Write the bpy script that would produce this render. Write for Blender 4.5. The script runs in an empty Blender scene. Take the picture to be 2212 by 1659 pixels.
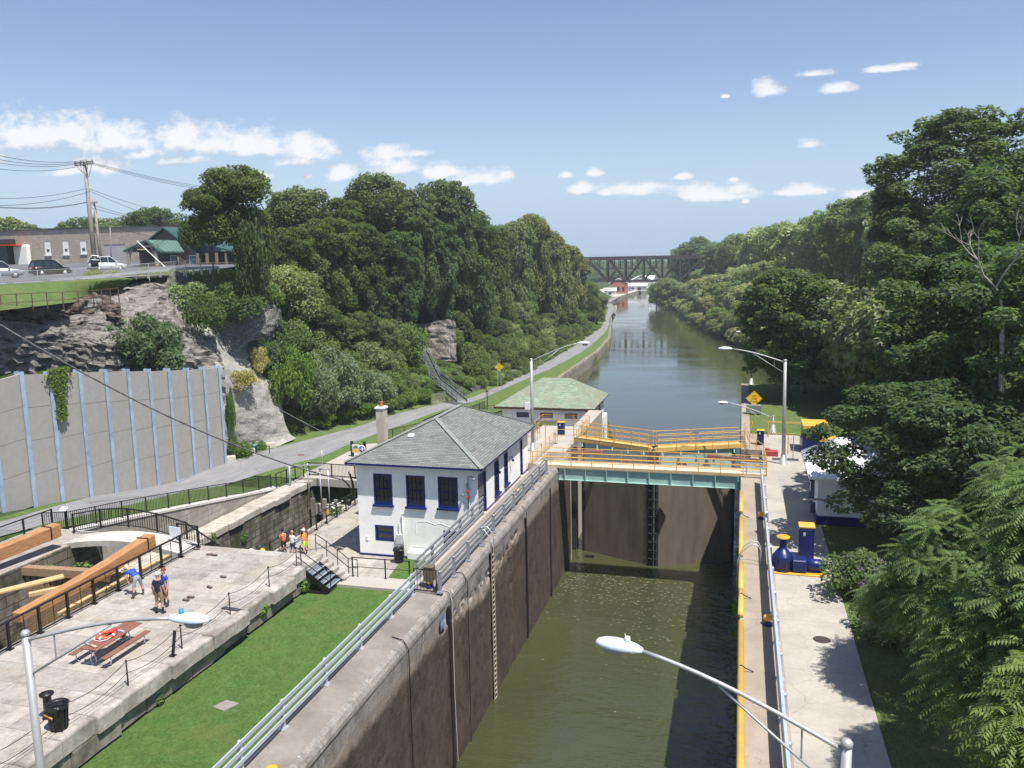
import bpy, math, random
import numpy as np
from mathutils import Vector, Matrix
R = math.radians
sc = bpy.context.scene
C = sc.collection

# ------------------------------------------------------------------ camera
# world frame: X across the lock, Y along the lock (away), Z up, z=0 on the lock coping; camera stands on the high bridge
H = 16.0
FPX = 1800.0
def _cam_basis():
    up = Vector((-240., 12000., FPX)).normalized()
    yd = Vector((497., 281.5, -FPX)); yd = (yd - up * yd.dot(up)).normalized()
    xd = yd.cross(up)
    return Matrix((xd, yd, up))          # world = M @ cam
CM = _cam_basis()
cam_d = bpy.data.cameras.new('camera'); cam = bpy.data.objects.new('camera', cam_d); C.objects.link(cam)
cam.matrix_world = Matrix.Translation((0, 0, H)) @ CM.to_4x4()
cam_d.sensor_width = 36; cam_d.lens = 36 * FPX / 2212; cam_d.clip_start = 0.1; cam_d.clip_end = 6000
sc.camera = cam
sc.render.resolution_x = 1024; sc.render.resolution_y = 768

# measuring helpers: a direction measured in the photograph meets a known plane -> a real position in the place
def ray(x, y): return CM @ Vector((x - 1106., 829.5 - y, -FPX))
def G(x, y, z=0.):
    r = ray(x, y); t = (z - H) / r.z; return Vector((r.x * t, r.y * t, z))
def AY(x, y, Y):
    r = ray(x, y); t = Y / r.y; return Vector((r.x * t, Y, H + r.z * t))

# ------------------------------------------------------------------ light
SUN_DIR = Vector((-0.36, 0.26, -1.0)).normalized()      # direction the light travels
SUN_EL = math.asin(-SUN_DIR.z)
SUN_AZ = math.atan2(-SUN_DIR.x, -SUN_DIR.y)             # clockwise from +Y
sl = bpy.data.lights.new('sun', 'SUN'); so = bpy.data.objects.new('sun', sl); C.objects.link(so)
so.rotation_euler = SUN_DIR.to_track_quat('-Z', 'Y').to_euler()
sl.energy = 4.0; sl.angle = R(0.53); sl.color = (1.0, 0.955, 0.88)

# clouds: (photo x, photo y, half width, half height) turned into fixed directions of the sky
CL = [(60,290,110,45),(150,280,90,36),(240,300,110,38),(390,300,90,36),(480,305,110,30),(560,320,70,26),(660,322,72,34),(640,345,60,18),(210,355,75,26),(150,370,45,10),(390,345,60,14),(320,330,60,14),
      (835,330,55,18),(740,370,35,22),(850,362,70,24),(935,370,45,18),(560,378,28,18),(905,330,25,10),
      (1040,382,52,21),(1090,378,18,8),(1000,392,30,12),(665,380,14,8),
      (1222,377,16,8),(1287,371,22,10),(1252,407,25,13),(1370,408,76,15),(1310,415,22,9),(1398,402,40,11),(1475,381,20,7),
      (1525,415,80,20),(1590,408,35,15),(1555,422,80,13),(1585,388,12,5),(1611,434,10,6),(1735,412,62,12),(1860,418,50,11),(1700,415,40,8),
      (1661,192,36,18),(1800,190,40,13),(1747,309,26,11),(1755,158,40,9),(1915,148,55,8),(1960,140,30,6),(1567,208,9,4),
      (-60,300,120,60),(-200,340,150,45),(2350,420,130,20),(2450,250,80,25)]
SKY_STR = 0.094
CLOUD_STR = 0.53
def make_world():
    w = bpy.data.worlds.new('World'); sc.world = w; w.use_nodes = True
    nt = w.node_tree; N = nt.nodes; L = nt.links; N.clear()
    g = bpy.data.node_groups.new('cloud_density', 'ShaderNodeTree')
    g.interface.new_socket('v', in_out='INPUT', socket_type='NodeSocketVector')
    g.interface.new_socket('d', in_out='OUTPUT', socket_type='NodeSocketFloat')
    gi = g.nodes.new('NodeGroupInput'); go = g.nodes.new('NodeGroupOutput')
    acc = None
    ns = g.nodes.new('ShaderNodeTexNoise'); ns.inputs['Scale'].default_value = 24; ns.inputs['Detail'].default_value = 10; ns.inputs['Roughness'].default_value = .66
    mp = g.nodes.new('ShaderNodeVectorMath'); mp.operation = 'MULTIPLY'; mp.inputs[1].default_value = (1, 1.7, 1)
    g.links.new(gi.outputs[0], mp.inputs[0]); g.links.new(mp.outputs[0], ns.inputs['Vector'])
    for (x, y, a, b) in CL:
        r = ray(x, y); u0, v0 = r.x / r.y, r.z / r.y
        r2 = ray(x + a, y); r3 = ray(x, y - b)
        ua = abs(r2.x / r2.y - u0); vb = abs(r3.z / r3.y - v0)
        v0 -= .3 * vb; vb *= 1.3
        s = g.nodes.new('ShaderNodeVectorMath'); s.operation = 'SUBTRACT'; s.inputs[1].default_value = (u0, v0, 0)
        g.links.new(gi.outputs[0], s.inputs[0])
        m = g.nodes.new('ShaderNodeVectorMath'); m.operation = 'MULTIPLY'; m.inputs[1].default_value = (1 / ua, 1 / vb, 0)
        g.links.new(s.outputs[0], m.inputs[0])
        m3 = g.nodes.new('ShaderNodeVectorMath'); m3.operation = 'MULTIPLY'; m3.inputs[1].default_value = (-1, -2.1, 0); g.links.new(m.outputs[0], m3.inputs[0])
        m4 = g.nodes.new('ShaderNodeVectorMath'); m4.operation = 'MAXIMUM'; g.links.new(m.outputs[0], m4.inputs[0]); g.links.new(m3.outputs[0], m4.inputs[1])
        l = g.nodes.new('ShaderNodeVectorMath'); l.operation = 'LENGTH'; g.links.new(m4.outputs[0], l.inputs[0])
        if acc is None: acc = l.outputs['Value']
        else:
            mn = g.nodes.new('ShaderNodeMath'); mn.operation = 'SMOOTH_MIN'; mn.inputs[2].default_value = .2
            g.links.new(acc, mn.inputs[0]); g.links.new(l.outputs['Value'], mn.inputs[1]); acc = mn.outputs[0]
    # density = 1 - dist + (noise-.5)*k
    a1 = g.nodes.new('ShaderNodeMath'); a1.operation = 'SUBTRACT'; a1.inputs[0].default_value = 1.38; g.links.new(acc, a1.inputs[1])
    a2 = g.nodes.new('ShaderNodeMath'); a2.operation = 'MULTIPLY_ADD'; a2.inputs[1].default_value = 3.2; a2.inputs[2].default_value = -1.65
    g.links.new(ns.outputs['Fac'], a2.inputs[0])
    a3 = g.nodes.new('ShaderNodeMath'); a3.operation = 'ADD'; g.links.new(a1.outputs[0], a3.inputs[0]); g.links.new(a2.outputs[0], a3.inputs[1])
    g.links.new(a3.outputs[0], go.inputs[0])
    tc = N.new('ShaderNodeTexCoord'); sp = N.new('ShaderNodeSeparateXYZ'); L.new(tc.outputs['Generated'], sp.inputs[0])
    ym = N.new('ShaderNodeMath'); ym.operation = 'MAXIMUM'; ym.inputs[1].default_value = .02; L.new(sp.outputs['Y'], ym.inputs[0])
    du = N.new('ShaderNodeMath'); du.operation = 'DIVIDE'; L.new(sp.outputs['X'], du.inputs[0]); L.new(ym.outputs[0], du.inputs[1])
    dv = N.new('ShaderNodeMath'); dv.operation = 'DIVIDE'; L.new(sp.outputs['Z'], dv.inputs[0]); L.new(ym.outputs[0], dv.inputs[1])
    cb = N.new('ShaderNodeCombineXYZ'); L.new(du.outputs[0], cb.inputs[0]); L.new(dv.outputs[0], cb.inputs[1])
    g1 = N.new('ShaderNodeGroup'); g1.node_tree = g; L.new(cb.outputs[0], g1.inputs[0])
    sh = N.new('ShaderNodeVectorMath'); sh.operation = 'ADD'; sh.inputs[1].default_value = (.008, .026, 0); L.new(cb.outputs[0], sh.inputs[0])
    g2 = N.new('ShaderNodeGroup'); g2.node_tree = g; L.new(sh.outputs[0], g2.inputs[0])
    mask = N.new('ShaderNodeMapRange'); mask.interpolation_type = 'SMOOTHSTEP'; mask.inputs[1].default_value = 0.0; mask.inputs[2].default_value = 1.0; mask.inputs[4].default_value = .93; L.new(g1.outputs[0], mask.inputs[0])
    df = N.new('ShaderNodeMath'); df.operation = 'SUBTRACT'; L.new(g1.outputs[0], df.inputs[0]); L.new(g2.outputs[0], df.inputs[1])
    shade = N.new('ShaderNodeMapRange'); shade.inputs[1].default_value = -.55; shade.inputs[2].default_value = .38; L.new(df.outputs[0], shade.inputs[0])
    cc = N.new('ShaderNodeMix'); cc.data_type = 'RGBA'; L.new(shade.outputs[0], cc.inputs[0])
    cc.inputs[6].default_value = (.56, .62, .74, 1); cc.inputs[7].default_value = (.97, .98, 1.0, 1)
    sky = N.new('ShaderNodeTexSky'); sky.sky_type = 'NISHITA'; sky.sun_disc = False
    sky.sun_elevation = SUN_EL; sky.sun_rotation = SUN_AZ; sky.air_density = 1.0; sky.dust_density = 0.7; sky.ozone_density = 2.2; sky.altitude = 100
    b1 = N.new('ShaderNodeBackground'); b1.inputs['Strength'].default_value = SKY_STR
    b2 = N.new('ShaderNodeBackground'); b2.inputs['Strength'].default_value = CLOUD_STR
    L.new(cc.outputs[2], b2.inputs['Color'])
    tint = N.new('ShaderNodeMix'); tint.data_type = 'RGBA'; tint.blend_type = 'MULTIPLY'; tint.inputs[0].default_value = 1
    tint.inputs[7].default_value = (.86, .80, .82, 1); L.new(sky.outputs[0], tint.inputs[6]); L.new(tint.outputs[2], b1.inputs['Color'])
    b3 = N.new('ShaderNodeBackground'); b3.inputs['Color'].default_value = (.235, .325, .445, 1)      # pale air low over the land
    hz = N.new('ShaderNodeMapRange'); hz.interpolation_type = 'SMOOTHSTEP'; hz.inputs[1].default_value = .16; hz.inputs[2].default_value = .0; hz.inputs[4].default_value = .95; L.new(sp.outputs['Z'], hz.inputs[0])
    b1h = N.new('ShaderNodeMixShader'); L.new(hz.outputs[0], b1h.inputs[0]); L.new(b1.outputs[0], b1h.inputs[1]); L.new(b3.outputs[0], b1h.inputs[2])
    up = N.new('ShaderNodeMath'); up.operation = 'GREATER_THAN'; up.inputs[1].default_value = .0; L.new(sp.outputs['Z'], up.inputs[0])
    fy = N.new('ShaderNodeMath'); fy.operation = 'GREATER_THAN'; fy.inputs[1].default_value = .05; L.new(sp.outputs['Y'], fy.inputs[0])
    mm = N.new('ShaderNodeMath'); mm.operation = 'MULTIPLY'; L.new(mask.outputs[0], mm.inputs[0]); L.new(up.outputs[0], mm.inputs[1])
    mm2 = N.new('ShaderNodeMath'); mm2.operation = 'MULTIPLY'; L.new(mm.outputs[0], mm2.inputs[0]); L.new(fy.outputs[0], mm2.inputs[1])
    mx = N.new('ShaderNodeMixShader'); L.new(mm2.outputs[0], mx.inputs[0]); L.new(b1h.outputs[0], mx.inputs[1]); L.new(b2.outputs[0], mx.inputs[2])
    o = N.new('ShaderNodeOutputWorld'); L.new(mx.outputs[0], o.inputs[0])
make_world()
sc.view_settings.view_transform = 'Standard'; sc.view_settings.look = 'None'
sc.view_settings.exposure = 0.92; sc.view_settings.gamma = 1.0; sc.view_settings.use_curve_mapping = False
sc.render.engine = 'CYCLES'
sc.cycles.max_bounces = 6; sc.cycles.transparent_max_bounces = 8
# ------------------------------------------------------------------ materials
MATS = {}
def box_uv(nt, sx=1., sz=1.):
    """metres along a wall / up a wall, picked by the way the face looks"""
    N, L = nt.nodes, nt.links
    ge = N.new('ShaderNodeNewGeometry'); tc = N.new('ShaderNodeTexCoord')
    sn = N.new('ShaderNodeSeparateXYZ'); L.new(ge.outputs['True Normal'], sn.inputs[0])
    sp = N.new('ShaderNodeSeparateXYZ'); L.new(tc.outputs['Object'], sp.inputs[0])
    ax = N.new('ShaderNodeMath'); ax.operation = 'ABSOLUTE'; L.new(sn.outputs[0], ax.inputs[0])
    ay = N.new('ShaderNodeMath'); ay.operation = 'ABSOLUTE'; L.new(sn.outputs[1], ay.inputs[0])
    az = N.new('ShaderNodeMath'); az.operation = 'ABSOLUTE'; L.new(sn.outputs[2], az.inputs[0])
    gx = N.new('ShaderNodeMath'); gx.operation = 'GREATER_THAN'; L.new(ax.outputs[0], gx.inputs[0]); L.new(ay.outputs[0], gx.inputs[1])
    gz = N.new('ShaderNodeMath'); gz.operation = 'GREATER_THAN'; L.new(az.outputs[0], gz.inputs[0]); gz.inputs[1].default_value = .93
    def mixf(f, a, b):
        m = N.new('ShaderNodeMix'); m.data_type = 'FLOAT'; L.new(f, m.inputs[0]); L.new(a, m.inputs[2]); L.new(b, m.inputs[3]); return m.outputs[0]
    u = mixf(gx.outputs[0], sp.outputs[0], sp.outputs[1]); u = mixf(gz.outputs[0], u, sp.outputs[0])
    v = mixf(gz.outputs[0], sp.outputs[2], sp.outputs[1])
    cb = N.new('ShaderNodeCombineXYZ'); L.new(u, cb.inputs[0]); L.new(v, cb.inputs[1])
    m = N.new('ShaderNodeVectorMath'); m.operation = 'MULTIPLY'; m.inputs[1].default_value = (sx, sz, 1); L.new(cb.outputs[0], m.inputs[0])
    return m.outputs[0]
def noise(nt, vec, scale, detail=4, rough=.55, dist=0):
    n = nt.nodes.new('ShaderNodeTexNoise'); n.inputs['Scale'].default_value = scale; n.inputs['Detail'].default_value = detail
    n.inputs['Roughness'].default_value = rough; n.inputs['Distortion'].default_value = dist
    if vec is not None: nt.links.new(vec, n.inputs['Vector'])
    return n.outputs['Fac']
def mathn(nt, op, a, b=None, c=None, clamp=False):
    m = nt.nodes.new('ShaderNodeMath'); m.operation = op; m.use_clamp = clamp
    for i, v in enumerate((a, b, c)):
        if v is None: continue
        if isinstance(v, (int, float)): m.inputs[i].default_value = v
        else: nt.links.new(v, m.inputs[i])
    return m.outputs[0]
def ramp(nt, f, stops):
    r = nt.nodes.new('ShaderNodeValToRGB'); e = r.color_ramp.elements
    while len(e) < len(stops): e.new(.5)
    for i, (p, c) in enumerate(stops):
        e[i].position = p
        e[i].color = (c, c, c, 1) if isinstance(c, (int, float)) else (c[0], c[1], c[2], 1)
    nt.links.new(f, r.inputs[0]); return r.outputs[0]
def mixc(nt, f, a, b, mode='MIX'):
    m = nt.nodes.new('ShaderNodeMix'); m.data_type = 'RGBA'; m.blend_type = mode
    if isinstance(f, (int, float)): m.inputs[0].default_value = f
    else: nt.links.new(f, m.inputs[0])
    for i, v in ((6, a), (7, b)):
        if isinstance(v, tuple): m.inputs[i].default_value = (v[0], v[1], v[2], 1)
        else: nt.links.new(v, m.inputs[i])
    return m.outputs[2]
def base(name, rough=.8, metal=0., spec=.4):
    m = bpy.data.materials.new(name); m.use_nodes = True; nt = m.node_tree
    b = nt.nodes['Principled BSDF']; b.inputs['Roughness'].default_value = rough; b.inputs['Metallic'].default_value = metal
    b.inputs['Specular IOR Level'].default_value = spec
    MATS[name] = m
    return m, nt, b
def objv(nt): return nt.nodes.new('ShaderNodeTexCoord').outputs['Object']
def scaled(nt, v, s):
    m = nt.nodes.new('ShaderNodeVectorMath'); m.operation = 'MULTIPLY'; m.inputs[1].default_value = s; nt.links.new(v, m.inputs[0]); return m.outputs[0]
def bump(nt, b, h, strength=.4, dist=.02):
    n = nt.nodes.new('ShaderNodeBump'); n.inputs['Strength'].default_value = strength; n.inputs['Distance'].default_value = dist
    nt.links.new(h, n.inputs['Height']); nt.links.new(n.outputs[0], b.inputs['Normal'])
def M(name, col, var=.15, scale=3., rough=.8, metal=0., bmp=0., dirt=None, dscale=.6, spec=.4, streak=False):
    """plain painted / weathered surface: colour, fine variation, larger dirt patches"""
    if name in MATS: return MATS[name]
    m, nt, b = base(name, rough, metal, spec)
    v = objv(nt)
    if streak: v2 = scaled(nt, v, (1, 1, .12))
    else: v2 = v
    n1 = noise(nt, v, scale, 5, .6)
    lo = tuple(c * (1 - var) for c in col); hi = tuple(min(1, c * (1 + var)) for c in col)
    c = ramp(nt, n1, [(.3, lo), (.7, hi)])
    if dirt is not None:
        n2 = noise(nt, v2, dscale, 6, .65)
        f = ramp(nt, n2, [(.42, 0.), (.68, 1.)])
        c = mixc(nt, f, c, dirt)
    nt.links.new(c, b.inputs['Base Color'])
    if bmp: bump(nt, b, n1, bmp, .03)
    return m
def M_brick(name, c1, c2, mortar, bw, bh, ms=.02, rough=.85, bmp=.5, var=.5, dirt=None, offset=.5, sz=1., jitter=.0, green=None):
    m, nt, b = base(name, rough)
    v = box_uv(nt, 1., sz)
    if jitter:
        jn = nt.nodes.new('ShaderNodeTexNoise'); jn.inputs['Scale'].default_value = 1.6; jn.inputs['Detail'].default_value = 3; nt.links.new(v, jn.inputs['Vector'])
        s_ = nt.nodes.new('ShaderNodeVectorMath'); s_.operation = 'SUBTRACT'; s_.inputs[1].default_value = (.5, .5, .5); nt.links.new(jn.outputs['Color'], s_.inputs[0])
        ad = nt.nodes.new('ShaderNodeVectorMath'); ad.operation = 'MULTIPLY_ADD'; ad.inputs[1].default_value = (jitter, jitter, 0)
        nt.links.new(s_.outputs[0], ad.inputs[0]); nt.links.new(v, ad.inputs[2]); v = ad.outputs[0]
    t = nt.nodes.new('ShaderNodeTexBrick'); t.offset = offset
    t.inputs['Scale'].default_value = 1.; t.inputs['Brick Width'].default_value = bw; t.inputs['Row Height'].default_value = bh
    t.inputs['Mortar Size'].default_value = ms; t.inputs['Mortar Smooth'].default_value = .3; t.inputs['Bias'].default_value = 0
    t.inputs['Color1'].default_value = (*c1, 1); t.inputs['Color2'].default_value = (*c2, 1); t.inputs['Mortar'].default_value = (*mortar, 1)
    nt.links.new(v, t.inputs['Vector'])
    n = noise(nt, objv(nt), 2.2, 6, .65)
    c = mixc(nt, 1., t.outputs['Color'], ramp(nt, n, [(.25, 1 - var), (.75, 1.)]), 'MULTIPLY')
    if dirt is not None:
        f = ramp(nt, noise(nt, scaled(nt, objv(nt), (1, 1, .35)), .55, 6, .65), [(.42, 0.), (.62, 1.)])
        c = mixc(nt, f, c, dirt)
    if green is not None:
        f = ramp(nt, noise(nt, objv(nt), .8, 6, .7), [(.5, 0.), (.66, 1.)])
        c = mixc(nt, f, c, green)
    nt.links.new(c, b.inputs['Base Color'])
    inv = mathn(nt, 'MULTIPLY_ADD', t.outputs['Fac'], -1., 1.)
    h = mathn(nt, 'MULTIPLY_ADD', n, .5, inv)
    bump(nt, b, h, bmp, .03)
    return m
def M_leaf(name, col, hue=.5, val=.5, trans=.35):
    """leaves: each leaf its own shade, each plant its own tint (object colour)"""
    m, nt, b = base(name, .55, 0, .25)
    ge = nt.nodes.new('ShaderNodeNewGeometry'); oi = nt.nodes.new('ShaderNodeObjectInfo')
    lo = tuple(c * (1 - val) for c in col); hi = (min(1, col[0] * (1 + hue)), min(1, col[1] * (1 + val * .75)), col[2] * (1 + val * .2))
    c = ramp(nt, ge.outputs['Random Per Island'], [(0., lo), (.55, col), (1., hi)])
    big = noise(nt, objv(nt), .5, 3)
    c = mixc(nt, 1., c, ramp(nt, big, [(.3, .78), (.7, 1.)]), 'MULTIPLY')
    c = mixc(nt, 1., c, oi.outputs['Color'], 'MULTIPLY')
    nt.links.new(c, b.inputs['Base Color'])
    tr = nt.nodes.new('ShaderNodeBsdfTranslucent')
    c2 = mixc(nt, 1., c, (1.25, 1.35, .55), 'MULTIPLY'); nt.links.new(c2, tr.inputs['Color'])
    mx = nt.nodes.new('ShaderNodeMixShader'); mx.inputs[0].default_value = trans
    nt.links.new(b.outputs[0], mx.inputs[1]); nt.links.new(tr.outputs[0], mx.inputs[2])
    nt.links.new(mx.outputs[0], nt.nodes['Material Output'].inputs['Surface'])
    return m

# ------------------------------------------------------------------ objects
def tag(o, label=None, cat=None, group=None, kind=None):
    if label: o['label'] = label
    if cat: o['category'] = cat
    if group: o['group'] = group
    if kind: o['kind'] = kind
    return o
def wl(o):
    v = Vector((0, 0, 0))
    while o is not None: v += o.location; o = o.parent
    return v
def thing(name, loc, label, cat, group=None):
    o = bpy.data.objects.new(name, None); C.objects.link(o); o.location = loc; o.empty_display_size = .3
    return tag(o, label, cat, group)
def link_mesh(name, me, mats, parent=None, loc=None):
    o = bpy.data.objects.new(name, me); C.objects.link(o)
    for m in (mats if isinstance(mats, (list, tuple)) else [mats]): me.materials.append(m)
    if parent is not None: o.parent = parent
    if loc is not None: o.location = loc
    return o
def dup(root, loc=None, rz=None, label=None, group=None, scale=None, cat=None):
    """copy a thing, its parts and sub-parts"""
    r = root.copy(); C.objects.link(r)
    if loc is not None: r.location = loc
    if rz is not None: r.rotation_euler = (0, 0, rz)
    if scale is not None: r.scale = scale
    if label: r['label'] = label
    if group: r['group'] = group
    def rec(src, dst):
        for ch in list(src.children):
            c = ch.copy(); C.objects.link(c); c.parent = dst; rec(ch, c)
    rec(root, r)
    return r
class MB:
    """collects boxes, tubes, prisms ...; world coordinates in, ONE mesh out"""
    def __init__(s): s.v = []; s.f = []; s.m = []; s.sm = []
    def add(s, vs, fs, mi=0, smooth=False):
        o = len(s.v); s.v += [tuple(p) for p in vs]; s.f += [tuple(i + o for i in f) for f in fs]; s.m += [mi] * len(fs); s.sm += [smooth] * len(fs); return s
    def box(s, c, d, rz=0., mi=0, rot=None):
        hx, hy, hz = d[0] / 2, d[1] / 2, d[2] / 2
        vs = [Vector((x, y, z)) for x in (-hx, hx) for y in (-hy, hy) for z in (-hz, hz)]
        mt = rot if rot is not None else Matrix.Rotation(rz, 3, 'Z')
        vs = [mt @ v + Vector(c) for v in vs]
        return s.add(vs, [(0, 1, 3, 2), (4, 6, 7, 5), (0, 4, 5, 1), (2, 3, 7, 6), (0, 2, 6, 4), (1, 5, 7, 3)], mi)
    def bb(s, x0, x1, y0, y1, z0, z1, mi=0):
        return s.box(((x0 + x1) / 2, (y0 + y1) / 2, (z0 + z1) / 2), (abs(x1 - x0), abs(y1 - y0), abs(z1 - z0)), 0, mi)
    def bar(s, p, q, w, h=None, mi=0, up=(0, 0, 1)):
        """rectangular bar from p to q: w sideways, h in the up direction"""
        p = Vector(p); q = Vector(q); d = q - p; L = d.length
        if L < 1e-6: return s
        h = w if h is None else h
        y = d / L; u = Vector(up)
        if abs(y.dot(u)) > .98: u = Vector((0, 1, 0)) if abs(y.y) < .9 else Vector((1, 0, 0))
        x = y.cross(u).normalized(); z = x.cross(y)
        mt = Matrix((x, y, z)).transposed()
        return s.box((p + q) / 2, (w, L, h), 0, mi, mt)
    def tube(s, pts, r, n=8, mi=0, cap=True):
        pts = [Vector(p) for p in pts]
        rr = r if isinstance(r, (list, tuple)) else [r] * len(pts)
        vs = []; fs = []
        t0 = (pts[1] - pts[0]).normalized()
        u = Vector((0, 0, 1)) if abs(t0.z) < .9 else Vector((1, 0, 0))
        x = t0.cross(u).normalized()
        for i, p in enumerate(pts):
            t = ((pts[min(i + 1, len(pts) - 1)] - pts[max(i - 1, 0)])).normalized()
            x = (x - t * x.dot(t)); x = x.normalized() if x.length > 1e-5 else t.orthogonal().normalized()
            y = t.cross(x)
            for k in range(n):
                a = 2 * math.pi * k / n
                vs.append(p + (x * math.cos(a) + y * math.sin(a)) * rr[i])
        for i in range(len(pts) - 1):
            for k in range(n):
                a = i * n + k; b = i * n + (k + 1) % n
                fs.append((a, b, b + n, a + n))
        if cap: fs.append(tuple(reversed(range(n)))); fs.append(tuple((len(pts) - 1) * n + k for k in range(n)))
        return s.add(vs, fs, mi, n > 6)
    def lathe(s, c, prof, n=16, mi=0, axis='z'):
        vs = []; fs = []; c = Vector(c)
        for (r, z) in prof:
            for k in range(n):
                a = 2 * math.pi * k / n
                p = Vector((r * math.cos(a), r * math.sin(a), z))
                if axis == 'x': p = Vector((p.z, p.x, p.y))
                if axis == 'y': p = Vector((p.y, p.z, p.x))
                vs.append(c + p)
        for i in range(len(prof) - 1):
            for k in range(n):
                a = i * n + k; b = i * n + (k + 1) % n
                fs.append((a, b, b + n, a + n))
        fs.append(tuple(reversed(range(n)))); fs.append(tuple((len(prof) - 1) * n + k for k in range(n)))
        return s.add(vs, fs, mi, True)
    def prism(s, poly, z0, z1, mi=0):
        n = len(poly)
        vs = [(p[0], p[1], z0 if not isinstance(z0, (list, tuple)) else z0[i]) for i, p in enumerate(poly)] + [(p[0], p[1], z1 if not isinstance(z1, (list, tuple)) else z1[i]) for i, p in enumerate(poly)]
        a = sum(poly[i][0] * poly[(i + 1) % n][1] - poly[(i + 1) % n][0] * poly[i][1] for i in range(n))
        fs = [(i, (i + 1) % n, (i + 1) % n + n, i + n) for i in range(n)] + [tuple(range(n - 1, -1, -1)), tuple(range(n, 2 * n))]
        if a < 0: fs = [tuple(reversed(f)) for f in fs]
        return s.add(vs, fs, mi)
    def poly(s, pts, mi=0): return s.add(pts, [tuple(range(len(pts)))], mi)
    def ell(s, c, d, n=12, m=8, mi=0, rot=None):
        c = Vector(c); vs = []; fs = []
        for i in range(m + 1):
            th = math.pi * i / m
            for k in range(n):
                a = 2 * math.pi * k / n
                p = Vector((math.sin(th) * math.cos(a) * d[0], math.sin(th) * math.sin(a) * d[1], math.cos(th) * d[2]))
                if rot is not None: p = rot @ p
                vs.append(c + p)
        for i in range(m):
            for k in range(n):
                a = i * n + k; b = i * n + (k + 1) % n
                fs.append((a, a + n, b + n, b))
        return s.add(vs, fs, mi, True)
    def build(s, name, mats, parent=None, loc=None, bevel=0., label=None, cat=None, group=None, kind=None):
        off = Vector(loc) if loc is not None else (wl(parent) if parent is not None else Vector((0, 0, 0)))
        me = bpy.data.meshes.new(name)
        me.from_pydata([(a - off.x, b - off.y, c - off.z) for a, b, c in s.v], [], s.f)
        me.polygons.foreach_set('material_index', s.m); me.polygons.foreach_set('use_smooth', s.sm)
        me.update()
        o = link_mesh(name, me, mats, parent, loc if parent is None else None)
        if bevel:
            b = o.modifiers.new('bevel', 'BEVEL'); b.width = bevel; b.segments = 1; b.limit_method = 'ANGLE'; b.angle_limit = R(50)
        return tag(o, label, cat, group, kind)
def text_mesh(txt, size, mat, name, parent, origin, xdir, ydir, align='CENTER', depth=.004, sx=1.):
    cu = bpy.data.curves.new('t', 'FONT'); cu.body = txt; cu.size = size; cu.align_x = align; cu.align_y = 'CENTER'; cu.extrude = depth; cu.space_line = .9
    to = bpy.data.objects.new('t', cu)
    me = bpy.data.meshes.new_from_object(to)
    x = Vector(xdir).normalized(); y = Vector(ydir).normalized(); z = x.cross(y)
    mt = Matrix((x, y, z)).transposed().to_4x4()
    me.transform(Matrix.Translation(Vector(origin) - wl(parent)) @ mt @ Matrix.Diagonal((sx, 1, 1, 1)))
    bpy.data.objects.remove(to)
    return link_mesh(name, me, mat, parent)
def lerp(a, b, t): return a + (b - a) * t
def smooth(t): t = max(0., min(1., t)); return t * t * (3 - 2 * t)
def interp(x, xs, ys):
    if x <= xs[0]: return ys[0]
    for i in range(1, len(xs)):
        if x <= xs[i]: return lerp(ys[i - 1], ys[i], (x - xs[i - 1]) / (xs[i] - xs[i - 1]))
    return ys[-1]
# ------------------------------------------------------------------ where the land lies
PY = [20, 30, 36, 40, 45, 56, 62, 70, 88, 101, 114, 144, 164, 216, 330, 700]
PZ = [1.1, 1.1, .9, .3, -.6, -2.4, -3.3, -3.5, -3.8, -4.2, -4.8, -6.0, -6.6, -7.4, -7.6, -7.8]
def path_z(Y): return interp(Y, PY, PZ)
def GP(x, y):
    """photo point on the sloping towpath"""
    r = ray(x, y); lo, hi = 5., 900.
    for _ in range(60):
        m = (lo + hi) / 2; t = m / r.y
        if H + r.z * t > path_z(m): lo = m
        else: hi = m
    t = lo / r.y; return Vector((r.x * t, lo, path_z(lo)))
PL = [GP(*p) for p in [(0, 1127), (100, 1098), (300, 1045), (480, 1000), (560, 976), (640, 956), (760, 925), (860, 893), (960, 868), (1015, 860), (1100, 825), (1150, 800), (1190, 776), (1235, 750), (1265, 730), (1290, 713), (1302, 700), (1308, 685)]]
PR = [GP(*p) for p in [(0, 1160), (170, 1117), (400, 1062), (600, 1012), (700, 985), (760, 958), (870, 918), (960, 885), (1040, 862), (1130, 822), (1200, 792), (1250, 765), (1275, 748), (1290, 735), (1304, 722), (1312, 712), (1316, 700), (1316, 690)]]
for P_ in (PL, PR): P_.insert(0, Vector((P_[0].x + .8, 20., path_z(20))))
PL += [Vector((-60, 390, -7.6)), Vector((-70, 440, -7.7)), Vector((-76, 540, -7.7))]
PR += [Vector((-56.5, 390, -7.6)), Vector((-66.5, 440, -7.7)), Vector((-72.5, 540, -7.7))]
_ply = ([p.y for p in PL], [p.x for p in PL]); _pry = ([p.y for p in PR], [p.x for p in PR])
def pathL(Y): return interp(Y, *_ply)
def pathR(Y): return interp(Y, *_pry)
def bankL(Y): return interp(Y, [96, 112, 140, 162, 207, 245, 317, 431, 480, 535, 574, 635, 700, 800], [-14.5, -24, -31.5, -33.2, -34.4, -37.1, -47.5, -65.8, -69.6, -71.1, -69, -65, -58, -20])
def bankR(Y): return interp(Y, [106, 120, 152, 180, 206, 247, 293, 340, 406, 459, 539, 600, 700, 800], [17, 16, 15, 10, 7, 0, -11, -19, -28, -39, -50, -46, -38, 20])
def plateau(X, Y): return interp(Y, [0, 50, 80, 110, 160, 500, 560], [14.0, 14.6, 14.9, 15.4, 15.5, 14, 14])
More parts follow.
